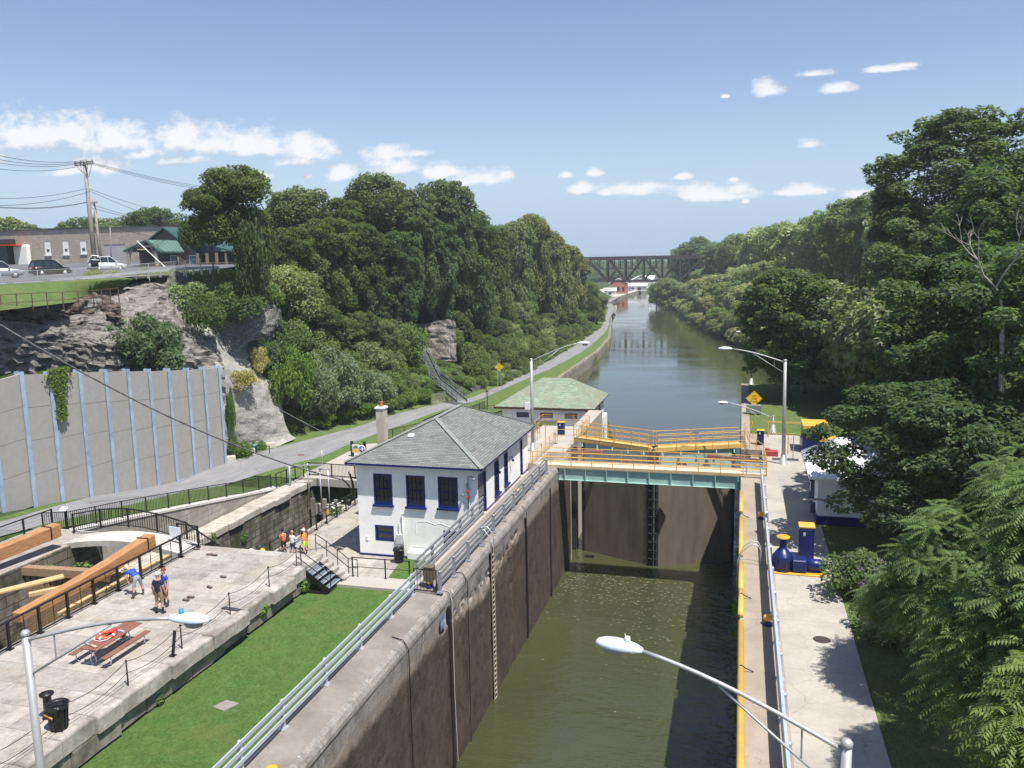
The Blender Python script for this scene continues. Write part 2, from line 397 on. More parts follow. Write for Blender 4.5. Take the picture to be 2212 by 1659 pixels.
def ground(X, Y):
    W = -9.3
    if Y > 700:                                   # far hills close the valley
        return interp(Y, [700, 760, 1000], [-6, 1, 5]) + 1.5 * math.sin(X * .02)
    pl = pathL(Y)
    if X < pl:
        d = pl - X
        if Y > 500: return interp(d, [0, 60, 110], [-7.6, -7.4, 12])
        zt = plateau(X, Y); z0 = path_z(Y)
        if Y < 72:
            return interp(d, [0, 5.3, 5.8, 9, 13.5, 15], [z0 - .06, z0 - .1, 7.5, 8.6, 12.4, zt])
        k = interp(Y, [72, 80, 95, 110, 130, 200], [1.9, 1.45, 1.15, .95, .68, .6])
        a = interp(Y, [72, 80, 100, 200], [3.0, 2.5, 1.2, 1.5])
        return min(zt, z0 - .06 + max(0, d - a) * k)
    pr = pathR(Y)
    if Y < 104:
        if X < (-39.3 if Y < 66 else -31.): return path_z(Y) - .06
        if Y > 66 and X < -30 : return path_z(Y) - .2
        if Y >= 97 and X < -15: return path_z(Y) - .3
        if X < 4.8: return -13.
        z = -.06
        if X > 20: z += min(14., (X - 20) * .3)
        return z
    bl = bankL(Y)
    if X <= bl:
        return path_z(Y) - .06 - .25 * smooth((X - pr) / 4)
    br = bankR(Y)
    if X > br: return min(13., W + .6 + (X - br) * .42)
    if Y < 107.5 and X > 1: return -.06
    return -13.
def grid_mesh(name, xs, ys, fn, mat, **kw):
    vs = [(x, y, fn(x, y)) for y in ys for x in xs]; n = len(xs)
    fs = [(j * n + i, j * n + i + 1, (j + 1) * n + i + 1, (j + 1) * n + i) for j in range(len(ys) - 1) for i in range(n - 1)]
    me = bpy.data.meshes.new(name); me.from_pydata(vs, [], fs)
    me.polygons.foreach_set('use_smooth', [kw.pop('smooth', True)] * len(fs)); me.update()
    o = link_mesh(name, me, mat); tag(o, **kw); return o
def frange(a, b, s):
    n = max(1, int(round((b - a) / s))); return [a + (b - a) * i / n for i in range(n + 1)]

def m_ground():
    m, nt, b = base('undergrowth_earth', .95, 0, .1)
    v = objv(nt); n1 = noise(nt, v, 1.4, 6, .7); n2 = noise(nt, v, .12, 4)
    c = ramp(nt, n1, [(.3, (.02, .034, .012)), (.5, (.045, .072, .02)), (.7, (.08, .11, .035))])
    c = mixc(nt, ramp(nt, n2, [(.5, 0.), (.7, .6)]), c, (.10, .10, .05))
    nt.links.new(c, b.inputs['Base Color']); bump(nt, b, n1, .9, .25); return m
def m_grass(name, c1, c2, sc_=2.0, patch=None):
    m, nt, b = base(name, .95, 0, .1)
    v = objv(nt); n1 = noise(nt, scaled(nt, v, (1, .7, 1)), 11, 6, .85); n2 = noise(nt, v, sc_, 6, .7); n3 = noise(nt, v, .45, 6, .7)
    c = ramp(nt, n2, [(.3, c1), (.7, c2)])
    c = mixc(nt, 1., c, ramp(nt, n1, [(.30, .45), (.5, .95), (.72, 1.6)]), 'MULTIPLY')
    c = mixc(nt, ramp(nt, n3, [(.5, 0.), (.72, .5)]), c, patch or (.16, .15, .05))
    nt.links.new(c, b.inputs['Base Color']); bump(nt, b, n1, 1., .06); return m
def m_asphalt(name, c, c2):
    m, nt, b = base(name, .9, 0, .25)
    v = objv(nt); n1 = noise(nt, v, 30, 3, .8); n2 = noise(nt, scaled(nt, v, (1, .25, 1)), .9, 6, .65)
    k = ramp(nt, n2, [(.32, c), (.68, c2)])
    k = mixc(nt, 1., k, ramp(nt, n1, [(.3, .82), (.7, 1.08)]), 'MULTIPLY')
    vo = nt.nodes.new('ShaderNodeTexVoronoi'); vo.feature = 'DISTANCE_TO_EDGE'; vo.inputs['Scale'].default_value = .22; nt.links.new(v, vo.inputs['Vector'])
    k = mixc(nt, ramp(nt, vo.outputs['Distance'], [(.0, .5), (.012, 0.)]), k, (.06, .06, .055))
    nt.links.new(k, b.inputs['Base Color']); bump(nt, b, n1, .3, .01); return m
def m_concrete(name, c, stain, jx=0., jy=0., dark=.55, cracks=True, sc1=5.):
    """cast slab: slab joints, blotches, cracks"""
    m, nt, b = base(name, .88, 0, .25)
    v = objv(nt); n1 = noise(nt, v, sc1, 6, .65); n2 = noise(nt, v, .45, 7, .62); n3 = noise(nt, v, 26, 3, .8)
    k = ramp(nt, n1, [(.3, tuple(x * .86 for x in c)), (.7, c)])
    k = mixc(nt, ramp(nt, n2, [(.40, 0.), (.66, dark)]), k, stain)
    k = mixc(nt, 1., k, ramp(nt, n3, [(.3, .85), (.7, 1.06)]), 'MULTIPLY')
    if cracks:
        vo = nt.nodes.new('ShaderNodeTexVoronoi'); vo.feature = 'DISTANCE_TO_EDGE'; vo.inputs['Scale'].default_value = .33
        ad = nt.nodes.new('ShaderNodeVectorMath'); ad.operation = 'MULTIPLY_ADD'; ad.inputs[1].default_value = (.9, .9, .9)
        nn = nt.nodes.new('ShaderNodeTexNoise'); nn.inputs['Scale'].default_value = 1.2; nn.inputs['Detail'].default_value = 6; nt.links.new(v, nn.inputs['Vector'])
        nt.links.new(nn.outputs['Color'], ad.inputs[0]); nt.links.new(v, ad.inputs[2]); nt.links.new(ad.outputs[0], vo.inputs['Vector'])
        k = mixc(nt, ramp(nt, vo.outputs['Distance'], [(.0, .35), (.006, 0.)]), k, (.07, .06, .05))
    if jx or jy:
        sp = nt.nodes.new('ShaderNodeSeparateXYZ'); nt.links.new(v, sp.inputs[0])
        for ax, j in ((0, jx), (1, jy)):
            if j:
                f = mathn(nt, 'PINGPONG', sp.outputs[ax], j / 2.)
                k = mixc(nt, ramp(nt, f, [(.0, .6), (.02, 0.)]), k, (.10, .09, .08))
    nt.links.new(k, b.inputs['Base Color']); bump(nt, b, n1, .25, .02); return m
MG = m_ground()
M_LAWN = m_grass('lawn_green', (.062, .120, .028), (.095, .160, .045))
M_LAWN2 = m_grass('rough_grass', (.075, .125, .035), (.125, .175, .06), 1.2, (.20, .17, .07))
M_PATH = m_asphalt('path_asphalt', (.19, .19, .195), (.26, .26, .265))
M_ROAD = m_asphalt('road_asphalt', (.10, .105, .12), (.15, .155, .17))
M_CONC = m_concrete('walk_concrete', (.42, .395, .345), (.24, .22, .195), 0, 4.6)
M_CONCL = m_concrete('coping_concrete', (.27, .245, .215), (.16, .145, .125), 0, 9.1, .8)
M_CONCP = m_concrete('pale_concrete', (.43, .40, .35), (.32, .295, .255), 0, 1.9, .35, False)
def m_water():
    m, nt, b = base('murky_water', .045, 0, .5)
    v = objv(nt)
    n2 = noise(nt, v, .05, 3)
    c = ramp(nt, n2, [(.35, (.043, .048, .020)), (.65, (.053, .058, .025))])
    nt.links.new(c, b.inputs['Base Color']); b.inputs['IOR'].default_value = 1.46
    b.inputs['Specular IOR Level'].default_value = 1.0
    w1 = noise(nt, scaled(nt, v, (.9, 1.9, 1)), 1.1, 3, .5, .3); w2 = noise(nt, scaled(nt, v, (.7, 2.2, 1)), 3.2, 3, .5)
    amp = ramp(nt, noise(nt, scaled(nt, v, (.5, 1.2, 1)), .10, 3), [(.42, .03), (.60, 1.)])
    sy = nt.nodes.new('ShaderNodeSeparateXYZ'); nt.links.new(v, sy.inputs[0])
    far = nt.nodes.new('ShaderNodeMapRange'); far.inputs[1].default_value = 70; far.inputs[2].default_value = 110; far.inputs[3].default_value = 2.6; far.inputs[4].default_value = .18; nt.links.new(sy.outputs[1], far.inputs[0])
    amp = mathn(nt, 'MULTIPLY', mathn(nt, 'ADD', amp, .25), far.outputs[0])
    h = mathn(nt, 'ADD', w1, mathn(nt, 'MULTIPLY', w2, .35)); h = mathn(nt, 'MULTIPLY', h, amp)
    bump(nt, b, h, .6, .14)
    return m
M_WATER = m_water()
# ground sheet
xs = frange(-900, -280, 60) + frange(-270, -100, 8.5) + frange(-97, -20, 1.1) + frange(-18, 30, 2) + frange(34, 150, 6) + frange(170, 700, 40)
ys = frange(-60, 20, 8) + frange(22, 150, 1.6) + frange(154, 330, 4) + frange(340, 700, 10) + frange(720, 1200, 40) + [1400, 2000, 3000]
grid_mesh('ground', xs, ys, ground, MG, kind='structure')
# water: lock chamber and canal on one level (the lock is empty)
me = bpy.data.meshes.new('canal_water'); me.from_pydata([(-160, -60, -9.3), (60, -60, -9.3), (60, 760, -9.3), (-160, 760, -9.3)], [], [(0, 1, 2, 3)])
tag(link_mesh('canal_water', me, M_WATER), kind='structure')
# towpath
m = MB(); n = 0
ysp = frange(22, 150, 2) + frange(155, 540, 5)
vs = []; fs = []
for Y in ysp: vs += [(pathL(Y), Y, path_z(Y) + .02), (lerp(pathL(Y), pathR(Y), .5), Y, path_z(Y) + .06), (pathR(Y), Y, path_z(Y) + .02)]
for i in range(len(ysp) - 1):
    for j in range(2): fs.append((i * 3 + j, i * 3 + j + 1, i * 3 + j + 4, i * 3 + j + 3))
m.add(vs, fs, 0, True).build('path', M_PATH, kind='structure')
# grass verges of the towpath
m = MB(); vs = []; fs = []
rnd = random.Random(3)
for Y in ysp:
    w = .9 if Y < 66 else 2.6
    vs += [(pathL(Y) - w, Y, path_z(Y) + (.03 if Y < 66 else .25)), (pathL(Y) + rnd.uniform(0, .15), Y, path_z(Y) + .035)]
for i in range(len(ysp) - 1): fs.append((i * 2, i * 2 + 1, i * 2 + 3, i * 2 + 2))
m.add(vs, fs, 0, True)
vs = []; fs = []; k = 0
for Y in [y for y in ysp if y >= 66]:
    xr = pathR(Y); xe = bankL(Y) if Y > 112 else min(xr + 7.5, -31.2)
    vs += [(xr - rnd.uniform(0, .15), Y, path_z(Y) + .035), (lerp(xr, xe, .5), Y, path_z(Y) + .02), (xe, Y, path_z(Y) - .12)]
    if k:
        b0 = (k - 1) * 3
        for j in range(2): fs.append((b0 + j, b0 + j + 1, b0 + j + 4, b0 + j + 3))
    k += 1
m.add(vs, fs, 0, True)
vs = []; fs = []; k = 0
for Y in frange(39, 62, 1):
    vs += [(pathR(Y) - .05, Y, path_z(Y) + .035), (-39.6, Y, path_z(Y) + .03)]
    if k: b0 = (k - 1) * 2; fs.append((b0, b0 + 1, b0 + 3, b0 + 2))
    k += 1
m.add(vs, fs, 0, True).build('grass_verge', M_LAWN2, kind='structure')
# canal bank wall (low, pale stone) as a thing
M_BANK = M_brick('bank_stone', (.42, .38, .32), (.30, .27, .23), (.10, .09, .07), 1.1, .45, .03, dirt=(.13, .12, .09), jitter=.15)
m = MB(); vs = []; fs = []; k = 0; rnd = random.Random(5)
for Y in frange(112, 240, 4) + frange(246, 690, 7):
    x = bankL(Y); z = path_z(Y) - .1 + rnd.uniform(-.06, .06); j = rnd.uniform(-.12, .12)
    vs += [(x - .75, Y, z - .05), (x - .7, Y, z + .12), (x + j, Y, z + .1), (x + .12 + j, Y, z - .3), (x + .25 + j, Y, -10.5)]
    if k:
        b0 = (k - 1) * 5
        for q in range(4): fs.append((b0 + q, b0 + q + 1, b0 + q + 6, b0 + q + 5))
    k += 1
m.add(vs, fs).build('canal_bank_wall', M_BANK, label='low pale stone bank wall between the towpath verge and the canal', cat='retaining wall')
# ------------------------------------------------------------------ lock walls, platforms, pavements
from mathutils import noise as mno
def m_lockface():
    m, nt, b = base('lock_wall_face', .8, 0, .25)
    v = objv(nt); sp = nt.nodes.new('ShaderNodeSeparateXYZ'); nt.links.new(v, sp.inputs[0])
    n1 = noise(nt, v, 1.3, 7, .7); ns = noise(nt, scaled(nt, v, (1, 1., .32)), 1.1, 8, .72); n3 = noise(nt, v, 9, 5, .7)
    light = ramp(nt, n3, [(.3, (.18, .17, .155)), (.7, (.32, .305, .275))])
    light = mixc(nt, ramp(nt, ns, [(.45, 0.), (.62, .75)]), light, (.13, .12, .11))
    light = mixc(nt, ramp(nt, noise(nt, scaled(nt, v, (1, 2.5, .25)), 2.2, 6, .7), [(.6, 0.), (.7, .8)]), light, (.62, .60, .56))
    dark = ramp(nt, ns, [(.3, (.060, .048, .036)), (.5, (.084, .068, .052)), (.72, (.115, .095, .072))])
    dark = mixc(nt, 1., dark, ramp(nt, n3, [(.3, .7), (.7, 1.15)]), 'MULTIPLY')
    dark = mixc(nt, ramp(nt, n1, [(.50, 0.), (.60, .7)]), dark, (.040, .034, .024))
    dark = mixc(nt, ramp(nt, noise(nt, v, 1.9, 8, .75), [(.57, 0.), (.61, .6)]), dark, (.016, .013, .010))
    # upper limit of the wet, silted zone: ragged line about 1.6 m below the coping, deeper where the concrete has spalled
    w = mathn(nt, 'MULTIPLY_ADD', n1, 1.1, -.55)
    sp1 = mathn(nt, 'SUBTRACT', sp.outputs[1], 42.); sp1 = mathn(nt, 'ABSOLUTE', sp1); sp1 = mathn(nt, 'MULTIPLY_ADD', sp1, -.16, 1.0, clamp=True)
    z = mathn(nt, 'ADD', sp.outputs[2], w); z = mathn(nt, 'MULTIPLY_ADD', sp1, .9, z)
    f = nt.nodes.new('ShaderNodeMapRange'); f.inputs[1].default_value = -1.45; f.inputs[2].default_value = -1.85; nt.links.new(z, f.inputs[0])
    tide = nt.nodes.new('ShaderNodeMapRange'); tide.inputs[1].default_value = -.95; tide.inputs[2].default_value = -1.45; nt.links.new(z, tide.inputs[0])
    c = mixc(nt, mathn(nt, 'MULTIPLY', tide.outputs[0], .75), light, (.25, .20, .15)); c = mixc(nt, f.outputs[0], c, dark)
    jt = mathn(nt, 'PINGPONG', mathn(nt, 'ADD', sp.outputs[1], .9), 4.6 / 2)
    c = mixc(nt, ramp(nt, jt, [(.0, .75), (.012, 0.)]), c, (.02, .016, .012))
    nt.links.new(c, b.inputs['Base Color']); bump(nt, b, mathn(nt, 'ADD', mathn(nt, 'MULTIPLY', n1, .5), mathn(nt, 'MULTIPLY', n3, .6)), .6, .06)
    return m
M_LOCK = m_lockface()
def lock_face(x0, y0, y1, sgn, name, label):
    """chamber wall with a rounded coping, spalled face; sgn=+1 faces +X"""
    ysn = frange(y0, 30, .5) + frange(30.2, 52, .16) + frange(52.4, y1, .5)
    prof = [(-1.9, -.35), (-1.9, 0.), (-.62, 0.), (-.32, -.02), (-.12, -.1), (-.02, -.28)] + [(0., -.28 - .15 * k) for k in range(1, 27)] + [(0., -4.3 - .5 * k) for k in range(1, 12)]
    vs = []; fs = []; n = len(prof)
    for Y in ysn:
        notch = min(abs(Y - yy) for yy in (36.25, 43.4, 51.4))
        for (a, z) in prof:
            d = 0
            if z < -.5:
                q = mno.fractal(Vector((Y * .55, z * .55, x0)), 1., 2., 5)
                d = -.05 * max(0, q) - .02
                zc = -2.2 - .10 * abs(Y - 41)
                sp_ = mno.fractal(Vector((Y * 1.6 + 7, z * 1.8, 3.)), .9, 2.2, 6)
                lo = mno.noise(Vector((Y * .45, z * .3, 9.)))
                edge = max(0., 1 - abs(z + 1.75 + .5 * lo) / (.55 + .9 * max(0, lo))) if 35 < Y < 50 else 0.
                edge = max(edge, max(0., 1 - abs(Y - 47.4 - .25 * math.sin(z * 1.3)) / .35) * (1 if z < -1.2 else 0))
                if edge > 0: d -= edge * (.13 * max(0., min(1., (sp_ + .05) * 7)) + .04)
                d += .012 * mno.noise(Vector((Y * 3, z * 3, 1)))

            else: d = .012 * mno.noise(Vector((Y * 2, z * 3, 0)))
            if notch < .3 and z > -1.6 and a > -.7: d -= .12; 
            vs.append((x0 + sgn * (a + d), Y, z + (-.1 if (notch < .3 and a > -.7 and z > -.5) else 0)))
    for i in range(len(ysn) - 1):
        for k in range(n - 1):
            q = (i * n + k, i * n + k + 1, (i + 1) * n + k + 1, (i + 1) * n + k)
            fs.append(q if sgn < 0 else tuple(reversed(q)))
    mi = [0 if (k < 3) else 1 for i in range(len(ysn) - 1) for k in range(n - 1)]
    m = MB(); m.v = vs; m.f = fs; m.m = mi; m.sm = [False] * len(fs)
    return m.build(name, [M_CONCL, M_LOCK], label=label, cat='lock wall')
lock_face(-13.42, -8, 66.4, 1, 'lock_wall', 'left lock chamber wall, pale crumbling coping over dark brown silted concrete')
m = MB(); m.bb(-15.32, -14.2, -8, 66.4, -10, -.3).bb(-15.32, -13.9, 66.4, 86, -11, -.004)
m.bb(-18.3, -15.322, 62.2, 77.2, -10, 0.003)
m.build('gate_abutment', M_CONCP, label='pale concrete abutment and deck left of the lock gate, in front of the museum', cat='lock wall')
# right wall
m = MB(); m.bb(.24, 1.9, -8, 63.2, -11, 0, 0); m.bb(.28, 1.9, 63.2, 70.2, -11, -.6, 0); m.bb(.26, 1.04, 76.6, 107.2, -11, 0, 0); m.bb(.26, 1.9, 70.2, 76.6, -11, 0, 0)
m.build('lock_wall', m_concrete('pebbly_coping', (.36, .31, .25), (.24, .20, .16), 0, 7.3, .7, True, 9.), label='right lock wall top, brown pebbly concrete strip between yellow pipe and blue rail', cat='lock wall')
m = MB(); m.bb(1.904, 4.84, -8, 76.5, -.6, .004); m.bb(4.84, 6.6, 41.4, 44.9, -.5, .0); m.bb(4.84, 9., 62, 76.45, -.5, .0)
m.build('walkway', M_CONC, kind='structure')
m = MB(); m.bb(2.9, 4.5, 57.0, 60.3, 0, .010); m.bb(2.9, 5.8, 60.5, 62.3, 0, .011)
m.build('pavement_patch', M('grey_patch', (.30, .29, .27), .08, 3), kind='structure')
m = MB(); m.bb(1.04, 14, 76.5, 107.2, -1.5, -.03); m.bb(4.85, 60, -8, 62, -1., -.03); 
m.build('lawn', M_LAWN2, kind='structure')
# left platform: big worn limestone slabs
def m_slab(name, c1, c2, bw, bh, dark):
    m, nt, b = base(name, .85, 0, .25)
    v = box_uv(nt)
    jn = nt.nodes.new('ShaderNodeTexNoise'); jn.inputs['Scale'].default_value = .7; jn.inputs['Detail'].default_value = 4; nt.links.new(v, jn.inputs['Vector'])
    ad = nt.nodes.new('ShaderNodeVectorMath'); ad.operation = 'MULTIPLY_ADD'; ad.inputs[1].default_value = (.16, .16, 0); nt.links.new(jn.outputs['Color'], ad.inputs[0]); nt.links.new(v, ad.inputs[2])
    t = nt.nodes.new('ShaderNodeTexBrick'); t.offset = .37; t.offset_frequency = 3; t.squash = .7; t.squash_frequency = 2
    for k, val in (('Scale', 1.), ('Brick Width', bw), ('Row Height', bh), ('Mortar Size', .018), ('Mortar Smooth', .5), ('Bias', 0)): t.inputs[k].default_value = val
    t.inputs['Color1'].default_value = (*c1, 1); t.inputs['Color2'].default_value = (*c2, 1); t.inputs['Mortar'].default_value = (.22, .19, .16, 1)
    nt.links.new(ad.outputs[0], t.inputs['Vector'])
    o = objv(nt)
    n1 = noise(nt, o, .9, 8, .72); n2 = noise(nt, o, 7, 6, .7); n3 = noise(nt, scaled(nt, o, (1, 1, 1)), .28, 5, .6)
    c = mixc(nt, 1., t.outputs['Color'], ramp(nt, n2, [(.3, .74), (.7, 1.12)]), 'MULTIPLY')
    c = mixc(nt, ramp(nt, n1, [(.48, 0.), (.66, .75)]), c, dark)
    c = mixc(nt, ramp(nt, n1, [(.25, .6), (.36, 0.)]), c, (.52, .49, .44))
    c = mixc(nt, ramp(nt, n3, [(.5, 0.), (.7, .35)]), c, (.36, .29, .20))
    nt.links.new(c, b.inputs['Base Color'])
    bump(nt, b, mathn(nt, 'MULTIPLY_ADD', t.outputs['Fac'], -1., n2), .5, .02); return m
M_SLAB = m_slab('worn_limestone', (.40, .375, .34), (.31, .29, .265), 2.5, 1.25, (.17, .155, .135))
M_ASH = M_brick('ashlar_mossy', (.34, .31, .26), (.24, .22, .18), (.05, .045, .03), 1.35, .52, .03, bmp=.8, dirt=(.045, .04, .025), green=(.05, .075, .02), jitter=.18)
M_ASHC = M_brick('ashlar_clean', (.48, .45, .40), (.38, .36, .32), (.20, .18, .15), 1.25, .42, .02, dirt=(.25, .23, .20), jitter=.08)
M_STONE = M('edge_stone', (.40, .37, .33), .25, 3.5, .9, 0, .6, (.17, .155, .13), .7)
m = MB(); m.bb(-27.8, -20.75, -6, 36.8, -9.5, 1.2, 0)
m.build('lock_platform', [M_SLAB], label='broad pale limestone platform with picnic table between old lock and lawn', cat='platform')
rnd = random.Random(11)
def stone_row(name, label, x0, x1, ys, zt, h, mat, axis='y', wob=.08, hj=.03):
    m = MB(); y = ys[0]
    while y < ys[1]:
        L = min(rnd.uniform(1.1, 2.6), ys[1] - y) if ys[1] - y > .3 else .3
        a = rnd.uniform(-wob, wob); zz = zt + rnd.uniform(-hj, hj); g = .02
        top = [(x0, y + g), (x1 + a, y + g), (x1 + a + rnd.uniform(-.05, .05), y + L / 2), (x1 + a + rnd.uniform(-.03, .03), y + L - g), (x0, y + L - g)]
        z0 = zz - h + rnd.uniform(-.01, .01)
        c = (sum(p[0] for p in top) / 5, sum(p[1] for p in top) / 5)
        ins = [(lerp(p[0], c[0], .04), lerp(p[1], c[1], .03)) for p in top]
        n = 5; vs = [(p[0], p[1], z0) for p in top] + [(p[0], p[1], zz - .06) for p in top] + [(p[0], p[1], zz) for p in ins]
        fs = [tuple(range(4, -1, -1)), tuple(range(10, 15))]
        for k in range(n): fs.append((k, (k + 1) % n, (k + 1) % n + n, k + n)); fs.append((k + n, (k + 1) % n + n, (k + 1) % n + 2 * n, k + 2 * n))
        m.add(vs, fs); y += L
    return m.build(name, mat, label=label, cat='stone edging')
stone_row('edge_stones', 'worn coping stones along the lawn side of the limestone platform', -22.0, -20.35, (-6, 36.8), 1.215, .58, M_STONE, wob=.16)
stone_row('edge_stones', 'lower dark course of stones beneath the platform coping, beside the lawn', -21.5, -20.5, (-6, 36.4), .62, .62, M('lower_stone', (.24, .225, .19), .3, 2.2, .9, 0, .7, (.10, .09, .06), .9), wob=.1)
m = MB(); m.bb(-20.9, -15.3, -6, 37.5, -9, -.12)
m.build('lawn', M_LAWN, kind='structure')
m = MB(); m.prism([(-19.45, 36.12), (-15.3, 36.16), (-15.3, 37.5), (-19.5, 37.35)], -3.6, .012)
m.build('walkway', M_CONCP, kind='structure')
m = MB(); m.bb(-30.6, -15.325, 36.82, 97, -10.5, -3.5)
m.build('pavement', M_SLAB, kind='structure')
m = MB(); m.prism([(-20.2, 40.6), (-15.33, 39.), (-15.33, 49.15), (-21.3, 49.15)], -3.6, -3.47); m.build('lawn', M_LAWN, kind='structure')
# left quay of the old locks
m = MB(); m.bb(-38.95, -34.8, -6, 37.6, -9.5, 1.18, 0); m.build('lock_platform', [M_SLAB], label='narrow limestone quay left of the upper old lock, under the far balance beam', cat='platform')
m = MB(); m.bb(-38.95, -37.3, 37.6, 72, -10, -3.62, 0); m.build('lock_wall', [M_ASH], label='mossy dark stone wall on the left of the lower old lock chamber', cat='lock wall')
stone_row('coping_stones', 'large pale coping stones on the left wall of the lower old lock', -38.9, -37.15, (37.6, 67.), -3.48, .5, M('coping_stone', (.44, .41, .36), .2, 3, .85, 0, .5, (.27, .24, .20), .8), wob=.12)
m = MB(); m.bb(-30.62, -30.3, 36.8, 66, -10, -3.52); m.bb(-27.82, -27.6, -6, 36.8, -9.5, 1.17); m.bb(-34.82, -34.7, -6, 37.6, -9.5, 1.16)
m.build('lock_wall', [M_ASH], label='dark stone chamber facings of the two old locks', cat='lock wall')
m = MB(); m.bb(-37.3, -30.6, 36.8, 74, -10.5, -8.6); m.bb(-34.8, -27.8, -6, 36.8, -9, -4.2)
m.build('lock_floor', M('silt', (.05, .05, .03), .4, 2, .7), kind='structure')
# stone wall under the towpath with a pale cap
yy = [37.5, 40, 45, 50, 56, 62, 63.2]
def wz(Y): return interp(Y, [37.5, 40, 45.3, 55.9, 58.7, 62.3, 63.2], [.9, .2, -.56, -2.3, -2.85, -3.3, -3.4])
m = MB()
for i in range(len(yy) - 1):
    a, b_ = yy[i], yy[i + 1]
    m.prism([(-39.5, a), (-38.96, a), (-38.96, b_), (-39.5, b_)], -4.5, [wz(a) - .16, wz(a) - .16, wz(b_) - .16, wz(b_) - .16], 0)
    m.prism([(-39.6, a), (-38.9, a), (-38.9, b_), (-39.6, b_)], [wz(a) - .16, wz(a) - .16, wz(b_) - .16, wz(b_) - .16], [wz(a), wz(a), wz(b_), wz(b_)], 1)
m.build('retaining_wall', [M_ASHC, M('wall_cap', (.56, .54, .50), .1, 4, .8, 0, .2)], label='pale ashlar wall with white cap sloping down below the towpath fence', cat='retaining wall')
m = MB(); m.prism([(-38.7, 66.2), (-30.6, 66.2), (-30.6, 84), (-38.7, 80)], -3.7, -3.3)
m.build('plaza', M_CONCP, kind='structure')
# deck over the lower old lock with its beam
m = MB(); m.bb(-38.2, -30.6, 66.0, 67.2, -4.0, -3.29); m.build('deck_beam', M_CONCP, label='concrete deck edge crossing the lower old lock behind the white house', cat='deck')
# blue-posted wall
M_PANEL = m_concrete('wall_panel', (.39, .37, .34), (.34, .32, .295), 0, 0, .5, False, 2.)
M_BLUE = M('pale_blue_steel', (.36, .46, .62), .06, 4, .5, 0, 0, (.22, .30, .42), .8)
BW = []
for (xb, yb, yt) in ((-62, 1130, 818), (6, 1112, 812), (74, 1094, 803), (127, 1080, 0), (180, 1060, 801), (236, 1046, 799), (291, 1033, 797), (338, 1018, 796), (383, 1006, 795), (421, 0, 793), (455, 0, 791), (485, 0, 789)):
    BW.append((xb, yb, yt))
p0 = GP(60 + 14, 1094); p1 = GP(486, 1001)
wall_dir = (Vector((p1.x, p1.y, 0)) - Vector((p0.x, p0.y, 0))).normalized()
def on_wall(px, py):
    r = ray(px, py); n = Vector((-wall_dir.y, wall_dir.x, 0)); o = Vector((p0.x, p0.y, 0))
    t = (o - Vector((0, 0, 0))).dot(n) / Vector((r.x, r.y, 0)).dot(n); return Vector((r.x * t, r.y * t, H + r.z * t))
bwall = thing('panel_wall', (p0.x, p0.y, path_z(p0.y)), 'tall grey concrete panel wall held by pale blue steel posts along the towpath', 'wall')
posts = []
for (xt, yt) in ((-90, 828), (-28, 820), (42, 803), (104, 803), (168, 799), (224, 798), (273, 797), (319, 797), (361, 796), (402, 795), (437, 793), (470, 790)):
    posts.append(on_wall(xt, yt))
nrm_ = Vector((wall_dir.y, -wall_dir.x, 0))        # towards the locks
for i, p in enumerate(posts):
    zb = path_z(p.y) - .4
    for mm, off in (((.36, .30), 0.),):
        m = MB(); ctr = p + nrm_ * .16
        m.bar((ctr.x, ctr.y, zb), (ctr.x, ctr.y, p.z), .34, .05, 0, up=nrm_)
        m.bar((p.x, p.y, zb), (p.x, p.y, p.z), .05, .3, 0, up=nrm_)
        c2_ = p - nrm_ * .3; m.bar((c2_.x, c2_.y, zb + 6), (c2_.x, c2_.y, p.z + .02), .34, .05, 0, up=nrm_)
    m.build('post', M_BLUE, bwall)
for i in range(len(posts) - 1):
    a, b_ = posts[i], posts[i + 1]; m = MB()
    za = path_z(a.y) - .4; zt = a.z - .22; ztb = b_.z - .16
    a2 = a + wall_dir * .03; b2 = b_ - wall_dir * .03
    hh = [0, .27, .52, .76, 1.]
    for k in range(4):
        g = .012
        q = [Vector((a2.x, a2.y, lerp(za, zt, hh[k]) + g)), Vector((b2.x, b2.y, lerp(za, ztb, hh[k]) + g)), Vector((b2.x, b2.y, lerp(za, ztb, hh[k + 1]) - g)), Vector((a2.x, a2.y, lerp(za, zt, hh[k + 1]) - g))]
        f = [v + nrm_ * .05 for v in q]; bk = [v - nrm_ * .12 for v in q]
        m.add(f + bk, [(0, 1, 2, 3), (7, 6, 5, 4), (0, 4, 5, 1), (1, 5, 6, 2), (2, 6, 7, 3), (3, 7, 4, 0)])
    m.build('panel', M_PANEL, bwall)
# ------------------------------------------------------------------ rock: nets of measured points, each at its own distance
def m_rock(name, c1, c2, dark, light, bands=1.):
    m, nt, b = base(name, .95, 0, .15)
    v = objv(nt); n1 = noise(nt, v, .9, 8, .72); n2 = noise(nt, scaled(nt, v, (1, 1, 5.)), .7, 6, .7); n3 = noise(nt, v, 6, 6, .75)
    c = ramp(nt, n1, [(.3, c1), (.6, c2)])
    c = mixc(nt, mathn(nt, 'MULTIPLY', ramp(nt, n2, [(.5, 0.), (.62, 1.)]), bands), c, dark)
    c = mixc(nt, ramp(nt, noise(nt, scaled(nt, v, (1.6, 1.6, .3)), .9, 7, .7), [(.60, 0.), (.68, .8)]), c, light)
    c = mixc(nt, 1., c, ramp(nt, n3, [(.3, .6), (.7, 1.2)]), 'MULTIPLY')
    nt.links.new(c, b.inputs['Base Color']); bump(nt, b, mathn(nt, 'ADD', n1, mathn(nt, 'ADD', mathn(nt, 'MULTIPLY', n3, .6), n2)), 1. if bands > .6 else .6, .24 if bands > .6 else .12); return m
